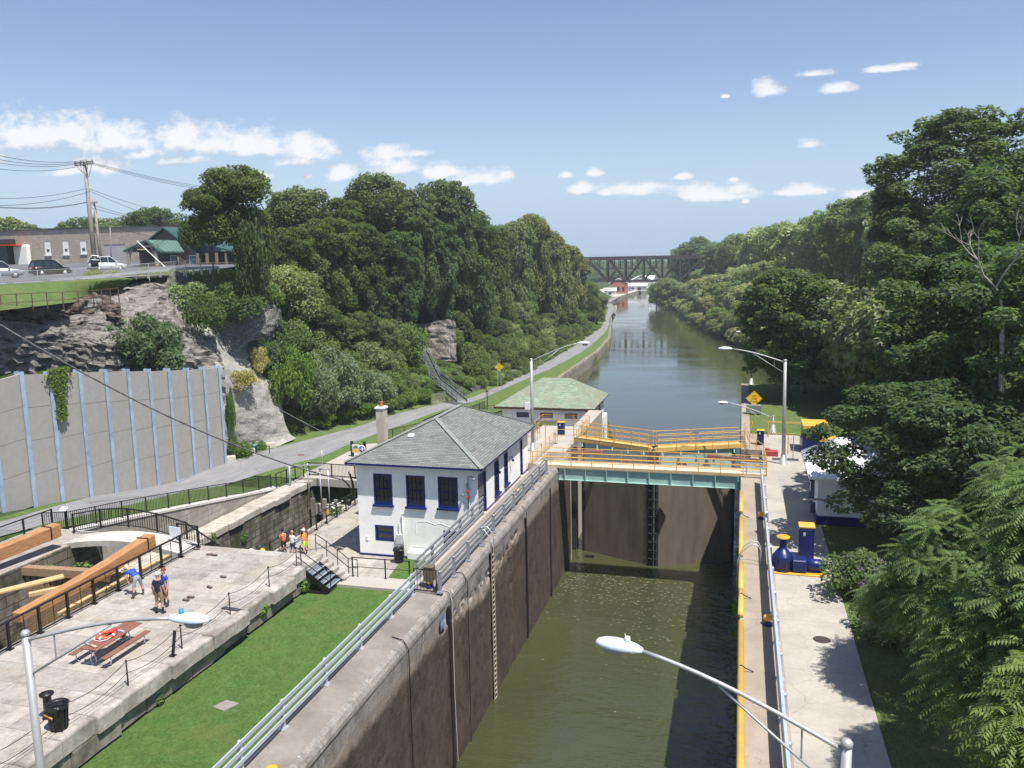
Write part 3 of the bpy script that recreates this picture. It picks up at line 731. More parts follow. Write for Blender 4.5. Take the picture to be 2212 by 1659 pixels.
M_ROCK = m_rock('dark_ledge_rock', (.19, .18, .165), (.34, .32, .295), (.06, .052, .046), (.50, .48, .45))
M_ROCKB = m_rock('brown_ledge_rock', (.09, .07, .06), (.20, .165, .14), (.03, .022, .018), (.36, .33, .30))
M_SHOT = m_rock('grey_sprayed_rock', (.27, .265, .25), (.37, .36, .34), (.19, .185, .17), (.45, .44, .42), .4)
M_DRY = M_brick('dry_stone', (.48, .47, .44), (.34, .33, .31), (.02, .018, .015), .42, .13, .03, bmp=1.2, dirt=(.10, .10, .09), jitter=.22, var=.6)
M_RUIN = M_brick('ruin_stone', (.54, .50, .44), (.42, .385, .335), (.06, .05, .045), .6, .22, .025, bmp=1., dirt=(.12, .105, .08), jitter=.12)
def sY(x, Y): return Y + (interp(Y, [46, 50, 57, 66, 75, 84, 100], [1, 1.5, 4, 5.5, 5.5, 4, 0]) if x < 660 else 0)
def net(name, rows, mat, label, cat, sub=8, amp=.35, fr=.35, ridge=0., seed=0., step=0., parent=None):
    """rows of (photo x, photo y, Y) -> smooth displaced surface"""
    P = [[AY(x, y, sY(x, Y)) for (x, y, Y) in r] for r in rows]
    def cr(a, b, c, d, t): return .5 * ((2 * b) + (c - a) * t + (2 * a - 5 * b + 4 * c - d) * t * t + (3 * b - a - 3 * c + d) * t ** 3)
    nr = len(P); nc = len(P[0])
    su = [(i, k / sub) for i in range(nr - 1) for k in range(sub)] + [(nr - 2, 1.)]
    sv = [(i, k / sub) for i in range(nc - 1) for k in range(sub)] + [(nc - 2, 1.)]
    def row(i, j, t):
        g = lambda q: P[i][max(0, min(nc - 1, q))]
        return cr(g(j - 1), g(j), g(j + 1), g(j + 2), t)
    grid = []
    for (i, t) in su:
        ln = []
        for (j, s) in sv:
            a = row(max(i - 1, 0), j, s); b = row(i, j, s); c = row(i + 1, j, s); d = row(min(i + 2, nr - 1), j, s)
            ln.append(cr(a, b, c, d, t))
        grid.append(ln)
    nu, nv = len(grid), len(grid[0]); vs = []
    for i in range(nu):
        for j in range(nv):
            p = grid[i][j]
            du = grid[min(i + 1, nu - 1)][j] - grid[max(i - 1, 0)][j]; dv = grid[i][min(j + 1, nv - 1)] - grid[i][max(j - 1, 0)]
            n = du.cross(dv)
            if n.length > 1e-6: n.normalize()
            if n.dot(Vector((0, 0, H)) - p) < 0: n = -n
            q = Vector((p.x * fr, p.y * fr, p.z * fr * 2.2)) + Vector((seed, 0, 0))
            d = mno.fractal(q, .9, 2.1, 6) * amp
            if ridge: d += ridge * (abs(mno.noise(q * 1.7)) - .3)
            if step:
                zz = p.z / step + .4 * mno.noise(p * .3); d += .45 * step * ((zz - math.floor(zz)) - .5)
            vs.append(p + n * d)
    m = MB(); m.v = [tuple(v) for v in vs]
    m.f = [(i * nv + j, i * nv + j + 1, (i + 1) * nv + j + 1, (i + 1) * nv + j) for i in range(nu - 1) for j in range(nv - 1)]
    m.m = [0] * len(m.f); m.sm = [False] * len(m.f)
    if cat == 'structure': return m.build(name, mat, kind='structure')
    return m.build(name, mat, label=label, cat=cat)
net('cliff_ledge', [
    [(-80, 640, 50), (0, 650, 52), (100, 640, 57), (200, 636, 62), (235, 610, 68), (300, 600, 74), (372, 588, 77), (420, 606, 78), (470, 640, 78)],
    [(-80, 672, 50), (0, 668, 51), (100, 660, 56), (200, 656, 60), (240, 640, 64), (300, 625, 68), (370, 628, 72), (415, 645, 74), (460, 670, 76)],
    [(-80, 720, 48.5), (0, 712, 50.5), (100, 706, 55), (180, 700, 58), (245, 705, 60), (310, 700, 63), (370, 690, 67), (410, 700, 70), (450, 710, 73)],
    [(-80, 745, 48), (0, 740, 50), (100, 735, 54), (180, 740, 57), (250, 755, 58), (320, 745, 61), (380, 740, 64), (425, 745, 66.5), (470, 740, 70)],
    [(-80, 860, 48), (0, 850, 50), (100, 840, 54), (180, 835, 57), (250, 845, 58.5), (320, 830, 61), (380, 828, 63.5), (440, 830, 66), (490, 835, 67)]],
    M_ROCK, 'dark weathered rock ledge above the concrete panel wall', 'cliff', 14, .38, .42, .22, 3., .62)
net('soil_overhang', [
    [(-80, 640, 51), (0, 645, 53), (60, 642, 55), (120, 640, 58), (180, 640, 61), (225, 640, 63), (260, 655, 62)],
    [(-80, 668, 49.6), (0, 666, 51.4), (60, 660, 53), (120, 654, 56), (180, 650, 59), (225, 655, 61), (262, 680, 60)],
    [(-80, 700, 49.4), (0, 697, 51.2), (60, 692, 52.8), (120, 688, 55.8), (180, 688, 58.6), (225, 690, 60.4), (265, 705, 60)]],
    M_ROCKB, 'brown overhanging soil and rock rim below the lawn fence', 'cliff', 14, .4, .9, .5, 8., .25)
net('rock_slope', [
    [(420, 668, 74), (455, 672, 76), (500, 690, 78), (560, 720, 80), (620, 735, 84)],
    [(425, 730, 69), (450, 735, 70), (500, 770, 73), (560, 800, 77), (612, 815, 81)],
    [(465, 790, 67.4), (482, 800, 68), (520, 815, 71), (565, 830, 74), (607, 850, 79)],
    [(480, 860, 67), (495, 880, 67.4), (530, 880, 70), (575, 890, 73), (612, 900, 76)],
    [(486, 960, 66.5), (500, 965, 67), (540, 960, 70), (590, 945, 73.5), (626, 935, 76)],
    [(487, 1010, 66), (505, 1000, 67), (545, 990, 70), (600, 965, 73), (640, 945, 76)]],
    M_SHOT, 'bulging grey sprayed-concrete rock slope at the right end of the panel wall', 'cliff', 14, .25, .25, .05, 5.)
net('dry_stone_wall', [
    [(452, 672, 75), (475, 660, 75.5), (500, 640, 76.5), (545, 648, 79), (585, 650, 81), (608, 668, 82)],
    [(455, 720, 73), (480, 725, 73.5), (505, 720, 75), (545, 690, 77.5), (580, 690, 79), (606, 690, 81)],
    [(470, 745, 72), (497, 765, 73), (515, 760, 74), (545, 735, 76.5), (565, 740, 78), (585, 735, 80)]],
    M_DRY, 'old dry-laid limestone wall built against the cliff', 'stone wall', 9, .16, .8, .2, 1.)
net('dry_stone_wall', [
    [(362, 600, 73), (380, 586, 74), (400, 592, 75), (418, 606, 75.6)],
    [(360, 622, 72.5), (380, 618, 73.5), (400, 620, 74.5), (420, 622, 75.4)]],
    M_DRY, 'short stub of dry-laid stone standing on the cliff top', 'stone wall', 8, .15, .9, .2, 2.)
net('ruined_wall', [
    [(862, 708, 131), (885, 698, 131), (915, 700, 131), (940, 694, 131), (970, 690, 131), (984, 694, 131.)],
    [(858, 735, 130.6), (885, 735, 130.6), (915, 735, 130.6), (945, 735, 130.6), (970, 735, 130.6), (985, 735, 130.6)],
    [(858, 775, 130), (885, 775, 130), (915, 775, 130), (945, 778, 130), (970, 780, 130), (986, 780, 130)]],
    M_RUIN, 'ruined pale limestone wall with a broken top among the hillside trees', 'stone wall', 8, .25, .5, .2, 4.)
# ------------------------------------------------------------------ buildings by the lock
def holewall(m, o, u, v, W, Hh, holes, depth=.16, mi=0, mr=None):
    """wall rectangle o + u*[0,W] + v*[0,H] with rectangular openings (u0,v0,u1,v1) and reveals; outward = u x v"""
    o = Vector(o); u = Vector(u); v = Vector(v); n = u.cross(v)
    us = sorted({0., W} | {h[0] for h in holes} | {h[2] for h in holes}); vs_ = sorted({0., Hh} | {h[1] for h in holes} | {h[3] for h in holes})
    for i in range(len(us) - 1):
        for j in range(len(vs_) - 1):
            cu, cv = (us[i] + us[i + 1]) / 2, (vs_[j] + vs_[j + 1]) / 2
            if any(h[0] < cu < h[2] and h[1] < cv < h[3] for h in holes): continue
            m.poly([o + u * us[i] + v * vs_[j], o + u * us[i + 1] + v * vs_[j], o + u * us[i + 1] + v * vs_[j + 1], o + u * us[i] + v * vs_[j + 1]], mi)
    for (a, b, c, d) in holes:
        q = [o + u * a + v * b, o + u * c + v * b, o + u * c + v * d, o + u * a + v * d]
        for k in range(4):
            p, r = q[k], q[(k + 1) % 4]; m.poly([p, p - n * depth, r - n * depth, r][::1], mi if mr is None else mr)
M_WHITE = M('white_stucco', (.88, .88, .865), .03, 2.5, .85, 0, .35, (.80, .80, .785), .9)
M_NAVY = M('navy_paint', (.007, .015, .105), .2, 6, .35, 0, 0)
M_GLASS = M('dark_glass', (.015, .018, .022), .2, 1, .08, 0, 0, spec=.8)
def m_blind():
    m, nt, b = base('blind_glass', .15, 0, .6); sp = nt.nodes.new('ShaderNodeSeparateXYZ'); nt.links.new(objv(nt), sp.inputs[0])
    f = mathn(nt, 'PINGPONG', sp.outputs[2], .035); nt.links.new(ramp(nt, f, [(.2, (.05, .055, .05)), (.9, (.15, .155, .14))]), b.inputs['Base Color']); return m
M_BLIND = m_blind()
def m_shingle(name, c1, c2, c3, bw, rh, mort):
    m, nt, b = base(name, .85, 0, .2); v = box_uv(nt, 1., 1.)
    t = nt.nodes.new('ShaderNodeTexBrick'); t.offset = .5
    for k, val in (('Scale', 1.), ('Brick Width', bw), ('Row Height', rh), ('Mortar Size', rh * .09), ('Mortar Smooth', .2), ('Bias', 0)): t.inputs[k].default_value = val
    t.inputs['Color1'].default_value = (*c1, 1); t.inputs['Color2'].default_value = (*c2, 1); t.inputs['Mortar'].default_value = (*mort, 1)
    nt.links.new(v, t.inputs['Vector'])
    n = noise(nt, objv(nt), .7, 6, .7)
    c = mixc(nt, ramp(nt, n, [(.45, 0.), (.68, .7)]), t.outputs['Color'], c3)
    c = mixc(nt, 1., c, ramp(nt, noise(nt, objv(nt), 14, 4, .7), [(.3, .85), (.7, 1.1)]), 'MULTIPLY')
    nt.links.new(c, b.inputs['Base Color']); bump(nt, b, mathn(nt, 'MULTIPLY', t.outputs['Fac'], -1.), .7, .03); return m
M_SHING = m_shingle('grey_shingle', (.215, .225, .215), (.135, .145, .140), (.17, .18, .17), .55, .075, (.07, .075, .07))
M_TILE = m_shingle('green_slate', (.30, .37, .28), (.19, .25, .18), (.22, .18, .14), .42, .085, (.08, .10, .07))
M_DKW = M('dark_brown_trim', (.045, .028, .02), .2, 5, .6)
def sash(parent, o, u, w, h, mats, mull=(4, 4), sill=True, n=None, name='window', glass=None):
    """double-hung window: frame, panes as glass, glazing bars; o = lower left corner on the outer wall face"""
    u = Vector(u); z = Vector((0, 0, 1)); n = u.cross(z); o = Vector(o)
    m = MB(); t = .11
    rot = Matrix((u, -n, z)).transposed()
    def bx(a0, a1, b0, b1, d0, d1, mi=0):
        c = o + u * (a0 + a1) / 2 + z * (b0 + b1) / 2 + n * (d0 + d1) / 2
        m.box(c, (a1 - a0, abs(d1 - d0), b1 - b0), 0, mi, rot)
    bx(0, t, 0, h, -.13, .012); bx(w - t, w, 0, h, -.13, .012); bx(t, w - t, h - t, h, -.13, .010); bx(t, w - t, 0, t, -.13, .010)
    bx(t, w - t, h * .5 - .035, h * .5 + .035, -.12, -.02)
    nx, nz = mull
    for k in range(1, nx): bx(t + (w - 2 * t) * k / nx - .012, t + (w - 2 * t) * k / nx + .012, t, h - t, -.115, -.05)
    for k in range(1, nz):
        if abs(k / nz - .5) > .05: bx(t, w - t, h * k / nz - .012, h * k / nz + .012, -.113, -.052)
    fr = m.build(name, mats, parent)
    m = MB(); c = o + u * w / 2 + z * h / 2 - n * .115
    m.box(c, (w - 2 * t - .002, .02, h - 2 * t - .002), 0, 0, rot); m.build('pane', glass or M_GLASS, fr)
    if sill:
        m = MB(); c = o + u * w / 2 - z * .07 + n * .05; m.box(c, (w + .16, .24, .14), 0, 0, rot); m.build('sill', mats, fr, bevel=.015)
    return fr
def hip_roof(m, x0, x1, y0, y1, ze, zr, ra, rb, axis, th=.14, mi=0, mf=1):
    """ridge from ra to rb along axis ('x' or 'y') on the centre line"""
    cx_, cy_ = (x0 + x1) / 2, (y0 + y1) / 2
    A = Vector((ra, cy_, zr)) if axis == 'x' else Vector((cx_, ra, zr)); B = Vector((rb, cy_, zr)) if axis == 'x' else Vector((cx_, rb, zr))
    e = [Vector((x0, y0, ze)), Vector((x1, y0, ze)), Vector((x1, y1, ze)), Vector((x0, y1, ze))]
    if axis == 'y':
        m.poly([e[0], e[1], A], mi); m.poly([e[1], e[2], B, A], mi); m.poly([e[2], e[3], B], mi); m.poly([e[3], e[0], A, B], mi)
    else:
        m.poly([e[0], e[1], B, A], mi); m.poly([e[1], e[2], B], mi); m.poly([e[2], e[3], A, B], mi); m.poly([e[3], e[0], A], mi)
    d = [p - Vector((0, 0, th)) for p in e]
    for k in range(4): m.poly([d[k], d[(k + 1) % 4], e[(k + 1) % 4], e[k]], mf)
    m.poly(d[::-1], mf)
    return e, A, B
# lock house
hx0, hx1, hy0, hy1 = -24.42, -16.0, 49.2, 62.3
ho = thing('lock_house', ((hx0 + hx1) / 2, (hy0 + hy1) / 2, -3.5), 'white stucco lock house with grey shingle hip roof and navy windows', 'house')
m = MB()
wins = [(1.19, 3.6, 2.52, 5.68), (3.5, 3.58, 4.82, 5.68), (5.72, 3.62, 7.08, 5.70), (1.16, 1.08, 2.5, 2.16), (6.0, 1.0, 7.1, 2.1)]
holewall(m, (hx0, hy0, -3.5), (1, 0, 0), (0, 0, 1), hx1 - hx0, 6.35, wins)
side = [(.1, 3.0, 1.85, 5.88), (3.72, 3.5, 4.9, 5.9), (6.15, 3.55, 7.2, 5.9), (10.64, 3.0, 11.4, 5.88)]
holewall(m, (hx1, hy0, -3.5), (0, 1, 0), (0, 0, 1), hy1 - hy0, 6.35, side)
holewall(m, (hx0, hy1, -3.5), (0, -1, 0), (0, 0, 1), hy1 - hy0, 6.35, [(4, 3.5, 5.2, 5.6), (9, 3.5, 10.2, 5.6)])
holewall(m, (hx1, hy1, -3.5), (-1, 0, 0), (0, 0, 1), hx1 - hx0, 6.35, [])
m.build('wall', M_WHITE, ho)
for (a, b_, c_, d_) in wins[:3]: sash(ho, (hx0 + a, hy0, -3.5 + b_), (1, 0, 0), c_ - a, d_ - b_, M_NAVY, glass=M_BLIND)
for (a, b_, c_, d_) in wins[3:]: sash(ho, (hx0 + a, hy0, -3.5 + b_), (1, 0, 0), c_ - a, d_ - b_, M_NAVY, (1, 1), False)
for (a, b_, c_, d_) in side[1:3]: sash(ho, (hx1, hy0 + a, -3.5 + b_), (0, 1, 0), c_ - a, d_ - b_, M_NAVY, glass=M_BLIND)
for (a, b_, c_, d_) in (side[0], side[3]):
    m = MB(); w = c_ - a; y = hy0 + a; z = -3.5 + b_
    m.bb(hx1 - .12, hx1 + .012, y, y + .12, z, z + d_ - b_).bb(hx1 - .12, hx1 + .012, y + w - .12, y + w, z, z + d_ - b_).bb(hx1 - .12, hx1 + .010, y + .12, y + w - .12, z + d_ - b_ - .12, z + d_ - b_)
    m.bb(hx1 - .14, hx1 - .08, y + .12, y + w - .12, z, z + d_ - b_ - .12); m.bb(hx1 - .078, hx1 - .06, y + .28, y + w - .28, z + .25, z + 1.0); 
    dr = m.build('door', M_NAVY, ho)
    m = MB(); m.bb(hx1 - .078, hx1 - .065, y + .28, y + w - .28, z + 1.25, z + 1.95); m.build('pane', M_GLASS, dr)
    m = MB(); m.lathe((hx1 - .03, y + w - .22, z + 1.05), [(.0, -.03), (.03, -.02), (.03, .02), (0, .03)], 8, 0, 'x'); m.build('handle', M('brass', (.5, .38, .12), .1, 5, .3, 1.), dr)
m = MB(); m.bb(hx0 - .02, hx0 + 5.2, hy0 - .05, hy0 + .02, -3.5, -3.36); m.build('base_board', M_NAVY, ho); m = MB(); m.bb(hx1 - .02, hx1 + .03, hy0 + 1.9, hy0 + 10.6, -.5, -.36); m.bb(hx1 - .02, hx1 + .03, hy0 + 11.45, hy1, -.5, -.36); m.build('side_base_board', M_NAVY, ho)
m = MB(); rid = hip_roof(m, -24.98, -15.5, 48.62, 62.9, 2.98, 5.2, 53.3, 58.6, 'y')
e, A, B = rid
rf = m.build('roof', [M_SHING, M_NAVY], ho)
m = MB()
for p, q in ((e[0], A), (e[1], A), (e[2], B), (e[3], B), (A, B)):
    n = int((q - p).length / .3)
    for k in range(n): m.bar(p.lerp(q, k / n) + Vector((0, 0, .03)), p.lerp(q, (k + .93) / n) + Vector((0, 0, .05)), .3, .03)
m.build('ridge_cap', M('ridge_shingle', (.20, .22, .205), .25, 4, .85), rf)
m = MB(); m.box((-21.35, 51.4, 4.33), (.38, .34, .14), 0, 0, Matrix.Rotation(R(25), 3, 'X')); m.build('roof_vent', M('vent_white', (.8, .8, .8), .03, 3, .4), rf, bevel=.02)
ch = MB(); ch.bb(-25.66, -25.04, 55.28, 55.92, -3.5, 5.35); o = ch.build('chimney', M('chimney_render', (.42, .36, .29), .15, 3, .9, 0, .4, (.55, .52, .46), .9), ho)
m = MB(); m.bb(-25.72, -24.98, 55.22, 55.98, 5.35, 5.47); m.build('chimney_cap', M_WHITE, o)
m = MB(); m.lathe((-25.35, 55.6, 5.5), [(.16, 0), (.16, .02), (.15, .3), (.17, .34)], 12); m.build('chimney_pot', M('clay', (.42, .14, .07), .2, 5, .8), o)
# plaster cracks, meter box, conduit, vents, lamps, fire bell strip
m = MB(); pts = [(-20.3, -.93), (-19.6, -.87), (-19.0, -1.05), (-18.6, -.95), (-18.1, -1.12), (-17.5, -1.2), (-17.2, -1.25)]
for i in range(len(pts) - 1): m.bar((pts[i][0], 49.19, pts[i][1]), (pts[i + 1][0], 49.19, pts[i + 1][1]), .016, .025)
m.bar((-20.3, 49.192, -.93), (-20.35, 49.185, -1.75), .02, .03); m.bar((-20.6, 49.185, -2.62), (-18.7, 49.185, -2.7), .02, .03); m.bar((-17.2, 49.185, -1.25), (-17.25, 49.185, -2.0), .02, .03)
m.build('plaster_ridge', M_WHITE, ho)
m = MB(); m.bb(-21.72, -21.28, 49.0, 49.2, -2.5, -1.85); m.bb(-21.6, -21.4, 49.02, 49.2, -2.75, -2.5); m.bb(-21.56, -21.5, 49.12, 49.2, -1.85, -1.1)
m.build('meter_box', M('meter_grey', (.52, .55, .56), .05, 4, .5), ho, bevel=.02)
m = MB(); m.tube([(-21.22, 49.1, -.48), (-21.22, 49.1, -3.3)], .035, 8); m.lathe((-21.22, 49.1, -.5), [(.0, 0), (.07, .02), (.07, .1), (0, .14)], 8); m.build('vent_pipe', M('pipe_white', (.78, .78, .76), .04, 4, .4), ho)
m = MB(); m.bb(-23.95, -23.75, 49.15, 49.2, -2.25, -2.17).bb(-23.95, -23.75, 49.15, 49.2, -2.42, -2.34); m.build('wall_vent', M_WHITE, ho)
m = MB(); m.bb(-20.9, -16.6, 48.85, 49.19, -3.46, -2.95); m.build('plinth', M_WHITE, ho, bevel=.03)
m = MB(); m.tube([(-16.62, 49.12, .0), (-16.62, 49.12, 2.3), (-16.35, 48.9, 2.4), (-16.1, 48.8, 2.35)], .035, 8); m.lathe((-16.1, 48.75, 2.25), [(.02, .1), (.09, .06), (.1, -.06), (.0, -.08)], 10); m.lathe((-16.62, 48.98, 1.6), [(.05, .3), (.09, .25), (.09, .0), (0, -.02)], 10); m.lathe((-16.95, 49.0, 1.1), [(.0, .12), (.1, .04), (.08, -.06), (0, -.08)], 10)
m.build('light_fixture', M('fixture_grey', (.25, .26, .27), .1, 4, .5), ho)
for z in (1.35, .95):
    m = MB(); m.lathe((-16.62, 49.03, z), [(.0, .1), (.08, .08), (.08, -.08), (0, -.1)], 10); m.build('alarm_lamp', M('red_lamp', (.55, .03, .02), .1, 4, .4), ho)
for y in (53.4, 56.9):
    m = MB(); m.tube([(-15.98, y, 1.7), (-15.8, y, 1.85), (-15.8, y, 1.7)], .03, 6); m.lathe((-15.75, y, 1.55), [(.0, .12), (.1, .05), (.09, -.08), (0, -.1)], 10)
    m.build('wall_lamp', M_NAVY, ho)
# wheeled bins
def waste_bin(loc, label, h=.95, r=.32, col=(.012, .012, .014), liner=True, group=None):
    t = thing('trash_can', loc, label, 'trash can', group); x, y, z = loc
    m = MB(); prof = [(r * .78, 0), (r * .8, .02), (r * .95, h * .9), (r * 1.05, h * .92), (r * 1.05, h * .97), (r * .97, h), (r * .9, h * .9), (r * .75, h * .3), (0, h * .3)]
    m.lathe(loc, prof, 18)
    for k in range(14):
        a = k * 6.283 / 14; m.bar((x + math.cos(a) * r * .80, y + math.sin(a) * r * .8, z + .05), (x + math.cos(a) * r * .96, y + math.sin(a) * r * .96, z + h * .88), .03, .02)
    m.build('bin_body', M('bin_%g' % col[2], col, .3, 5, .45), t)
    if liner:
        m = MB(); rn = random.Random(4); ring = [(r * 1.08 + rn.uniform(-.02, .05), rn.uniform(-.14, -.02)) for _ in range(18)]
        vs = []; fs = []
        for k, (rr, dz) in enumerate(ring):
            a = k * 6.283 / 18
            vs += [(x + math.cos(a) * r * .8, y + math.sin(a) * r * .8, z + h * .8), (x + math.cos(a) * r * 1.07, y + math.sin(a) * r * 1.07, z + h + .02), (x + math.cos(a) * rr * 1.02, y + math.sin(a) * rr * 1.02, z + h + dz)]
        for k in range(18):
            q = (k + 1) % 18
            for j in range(2): fs.append((k * 3 + j, q * 3 + j, q * 3 + j + 1, k * 3 + j + 1))
        m.add(vs, fs); m.build('bag_liner', M('black_plastic', (.02, .02, .022), .2, 9, .25), t)
    return t
waste_bin((-21.25, 48.35, -3.5), 'black bin with bag liner against the white house front wall', .95, .34)
# museum
mx0, mx1, my0, my1 = -25.2, -15.4, 87.1, 96.2
mu = thing('museum_building', (-20.3, 91.5, -3.9), 'white stone museum building with mottled green slate roof beyond the lamp post', 'building')
M_WSTONE = M_brick('white_painted_stone', (.80, .81, .83), (.73, .75, .79), (.42, .45, .50), 1.5, .62, .02, bmp=.5, var=.2)
m = MB(); fw = [(1.6, 2.72, 3.0, 3.30), (4.3, 2.72, 5.7, 3.30), (7.0, 2.72, 8.4, 3.30)]
holewall(m, (mx0, my0, -3.95), (1, 0, 0), (0, 0, 1), mx1 - mx0, 3.9, fw)
holewall(m, (mx1, my0, -3.95), (0, 1, 0), (0, 0, 1), my1 - my0, 3.9, [(2.4, 2.4, 3.2, 3.3), (5.6, 2.4, 6.5, 3.3)])
holewall(m, (mx0, my1, -3.95), (0, -1, 0), (0, 0, 1), my1 - my0, 3.9, []); holewall(m, (mx1, my1, -3.95), (-1, 0, 0), (0, 0, 1), mx1 - mx0, 3.9, [])
m.build('wall', M_WSTONE, mu)
m = MB(); m.bb(-15.39, -15.0, 86.9, 96.4, -9.4, -2.2); m.bb(-15.0, -14.97, 87.6, 88.1, -8, -4, 1).bb(-15.0, -14.97, 90.0, 90.6, -9, -3.6, 1).bb(-15.0, -14.97, 93.4, 94, -9, -3.3, 1); m.build('lower_wall', [M('white_basement', (.80, .80, .78), .05, 3, .8), M('tall_slot', (.12, .14, .16), .1, 3, .4)], mu)
for (a, b_, c_, d_) in fw: sash(mu, (mx0 + a, my0, -3.95 + b_), (1, 0, 0), c_ - a, d_ - b_, M_NAVY, (1, 1), False)
for (a, d_) in ((2.4, .8), (5.6, .9)): sash(mu, (mx1, my0 + a, -1.55), (0, 1, 0), d_, .9, M_NAVY, (2, 2), False)
m = MB(); hip_roof(m, -25.95, -14.85, 86.5, 96.8, .02, 2.55, -21.7, -18.4, 'x', .1); rf = m.build('roof', [M_TILE, M_DKW], mu)
m = MB(); m.bb(-25.99, -14.81, 86.4, 86.56, -.22, -.02); m.build('gutter', M_DKW, rf)
m = MB(); m.tube([(-15.7, 86.9, -.2), (-15.65, 87.0, -.7), (-15.6, 87.05, -3.9)], .06, 8); m.build('downpipe', M_DKW, mu)
sg = thing('museum_sign', (-20.25, 87.0, -1.95), 'yellow green framed museum sign on the white museum wall behind the yellow rails', 'sign')
m = MB(); m.bb(-21.35, -19.2, 86.98, 87.06, -2.35, -1.62); m.build('frame', M('sign_green_frame', (.06, .10, .05), .1, 4, .5), sg)
m = MB(); m.bb(-21.29, -19.26, 86.96, 86.985, -2.29, -1.68); m.build('board', M('sign_yellow_board', (.50, .52, .18), .08, 4, .6), sg)
MI = M('sign_ink', (.03, .04, .02), .1, 5, .6)
text_mesh('LOCKS DISTRICT', .22, MI, 'lettering', sg, (-20.28, 86.95, -1.84), (1, 0, 0), (0, 0, 1), sx=.95)
text_mesh('MUSEUM', .36, MI, 'lettering', sg, (-20.28, 86.95, -2.12), (1, 0, 0), (0, 0, 1), sx=1.1)
# silver roofed building on the right
sb = thing('gate_house', (8.7, 53.8, 0), 'white building with shiny metal hip roof half hidden by the locust tree', 'building')
M_METAL = M('silver_roof', (.84, .86, .88), .04, 2, .35, .15)
m = MB(); m.bb(4.62, 12.9, 50.9, 56.6, 0, 2.95, 0); m.build('wall', M('white_clapboard', (.74, .76, .76), .05, 3, .7), sb)
m = MB(); m.bb(4.57, 12.95, 50.85, 56.65, 0, .55); m.build('blue_base', M_NAVY, sb)
m = MB(); e, A, B = hip_roof(m, 4.05, 13.4, 50.3, 57.15, 3.0, 4.75, 6.0, 11.6, 'x', .12)
def seams(m, p0, p1, q0, q1, n):
    for k in range(n + 1): t = k / n; m.bar(p0.lerp(p1, t) + Vector((0, 0, .03)), q0.lerp(q1, t) + Vector((0, 0, .03)), .035, .05)
rf = m.build('roof', [M_METAL, M_METAL], sb)
m = MB(); seams(m, e[0], e[1], Vector((6.0, 53.72, 4.75)), Vector((11.6, 53.72, 4.75)), 22); seams(m, e[3], e[0], A, A, 14)
m.build('standing_seams', M_METAL, rf)
m = MB(); m.bb(4.35, 4.62, 52.2, 52.55, .3, .9).bb(4.4, 4.62, 53.2, 53.3, .9, 2.6); m.lathe((4.45, 53.2, 2.2), [(.16, -.2), (.06, .0), (.05, .2)], 10, 0, 'y'); m.build('wall_fitting', M('dark_fitting', (.05, .06, .10), .2, 4, .5), sb)

m = MB(); m.bb(-15.995, -15.323, 48.8, 62.3, -3.49, -.5); m.bb(-15.86, -15.323, 36.2, 48.8, -3.49, -.006)
m.build('walkway', M_CONCP, kind='structure')
# ------------------------------------------------------------------ foliage
LEAF = {}
LEAF['maple'] = M_leaf('maple_leaf', (.150, .205, .084), .32, .32, .5)
LEAF['locust'] = M_leaf('locust_leaf', (.140, .200, .098), .3, .3, .5)
LEAF['pale'] = M_leaf('pale_leaf', (.24, .285, .165), .28, .35, .45)
LEAF['ail'] = M_leaf('compound_leaf', (.175, .260, .100), .35, .3, .5)
LEAF['dry'] = M_leaf('dry_leaf', (.20, .17, .07), .3, .4)
LEAF['lilac'] = M_leaf('lilac_bloom', (.22, .17, .30), .3, .35)
M_BARK = M('bark', (.11, .09, .07), .35, 9, .95, 0, .6)
M_BARKP = M('pale_bark', (.34, .31, .27), .25, 6, .9, 0, .4)
def leaf_mesh(name, pts, nrm, size, mat, rng, elong=1.5, jit=.6, extra=None):
    """one small bent leaf (two triangles) per point, facing roughly nrm"""
    n = len(pts)
    nr = nrm + rng.normal(0, jit, (n, 3)); nr /= np.linalg.norm(nr, axis=1)[:, None]
    t = rng.normal(0, 1, (n, 3)); t -= nr * (t * nr).sum(1)[:, None]; t /= np.linalg.norm(t, axis=1)[:, None]
    b = np.cross(nr, t)
    s = (size * rng.uniform(.6, 1.35, n))[:, None]
    v = np.empty((n, 4, 3))
    v[:, 0] = pts - t * s * elong * .5; v[:, 1] = pts + b * s * .5 - nr * s * .12; v[:, 2] = pts + t * s * elong * .5 - nr * s * .15; v[:, 3] = pts - b * s * .5 - nr * s * .12
    V = v.reshape(-1, 3); F = np.arange(n * 4)
    me = bpy.data.meshes.new(name); me.vertices.add(n * 4); me.vertices.foreach_set('co', V.ravel())
    me.loops.add(n * 4); me.loops.foreach_set('vertex_index', F)
    me.polygons.add(n); me.polygons.foreach_set('loop_start', np.arange(0, n * 4, 4)); me.polygons.foreach_set('loop_total', np.full(n, 4))
    me.update(calc_edges=True); me.materials.append(mat)
    return me
def unit(rng, n):
    v = rng.normal(0, 1, (n, 3)); return v / np.linalg.norm(v, axis=1)[:, None]
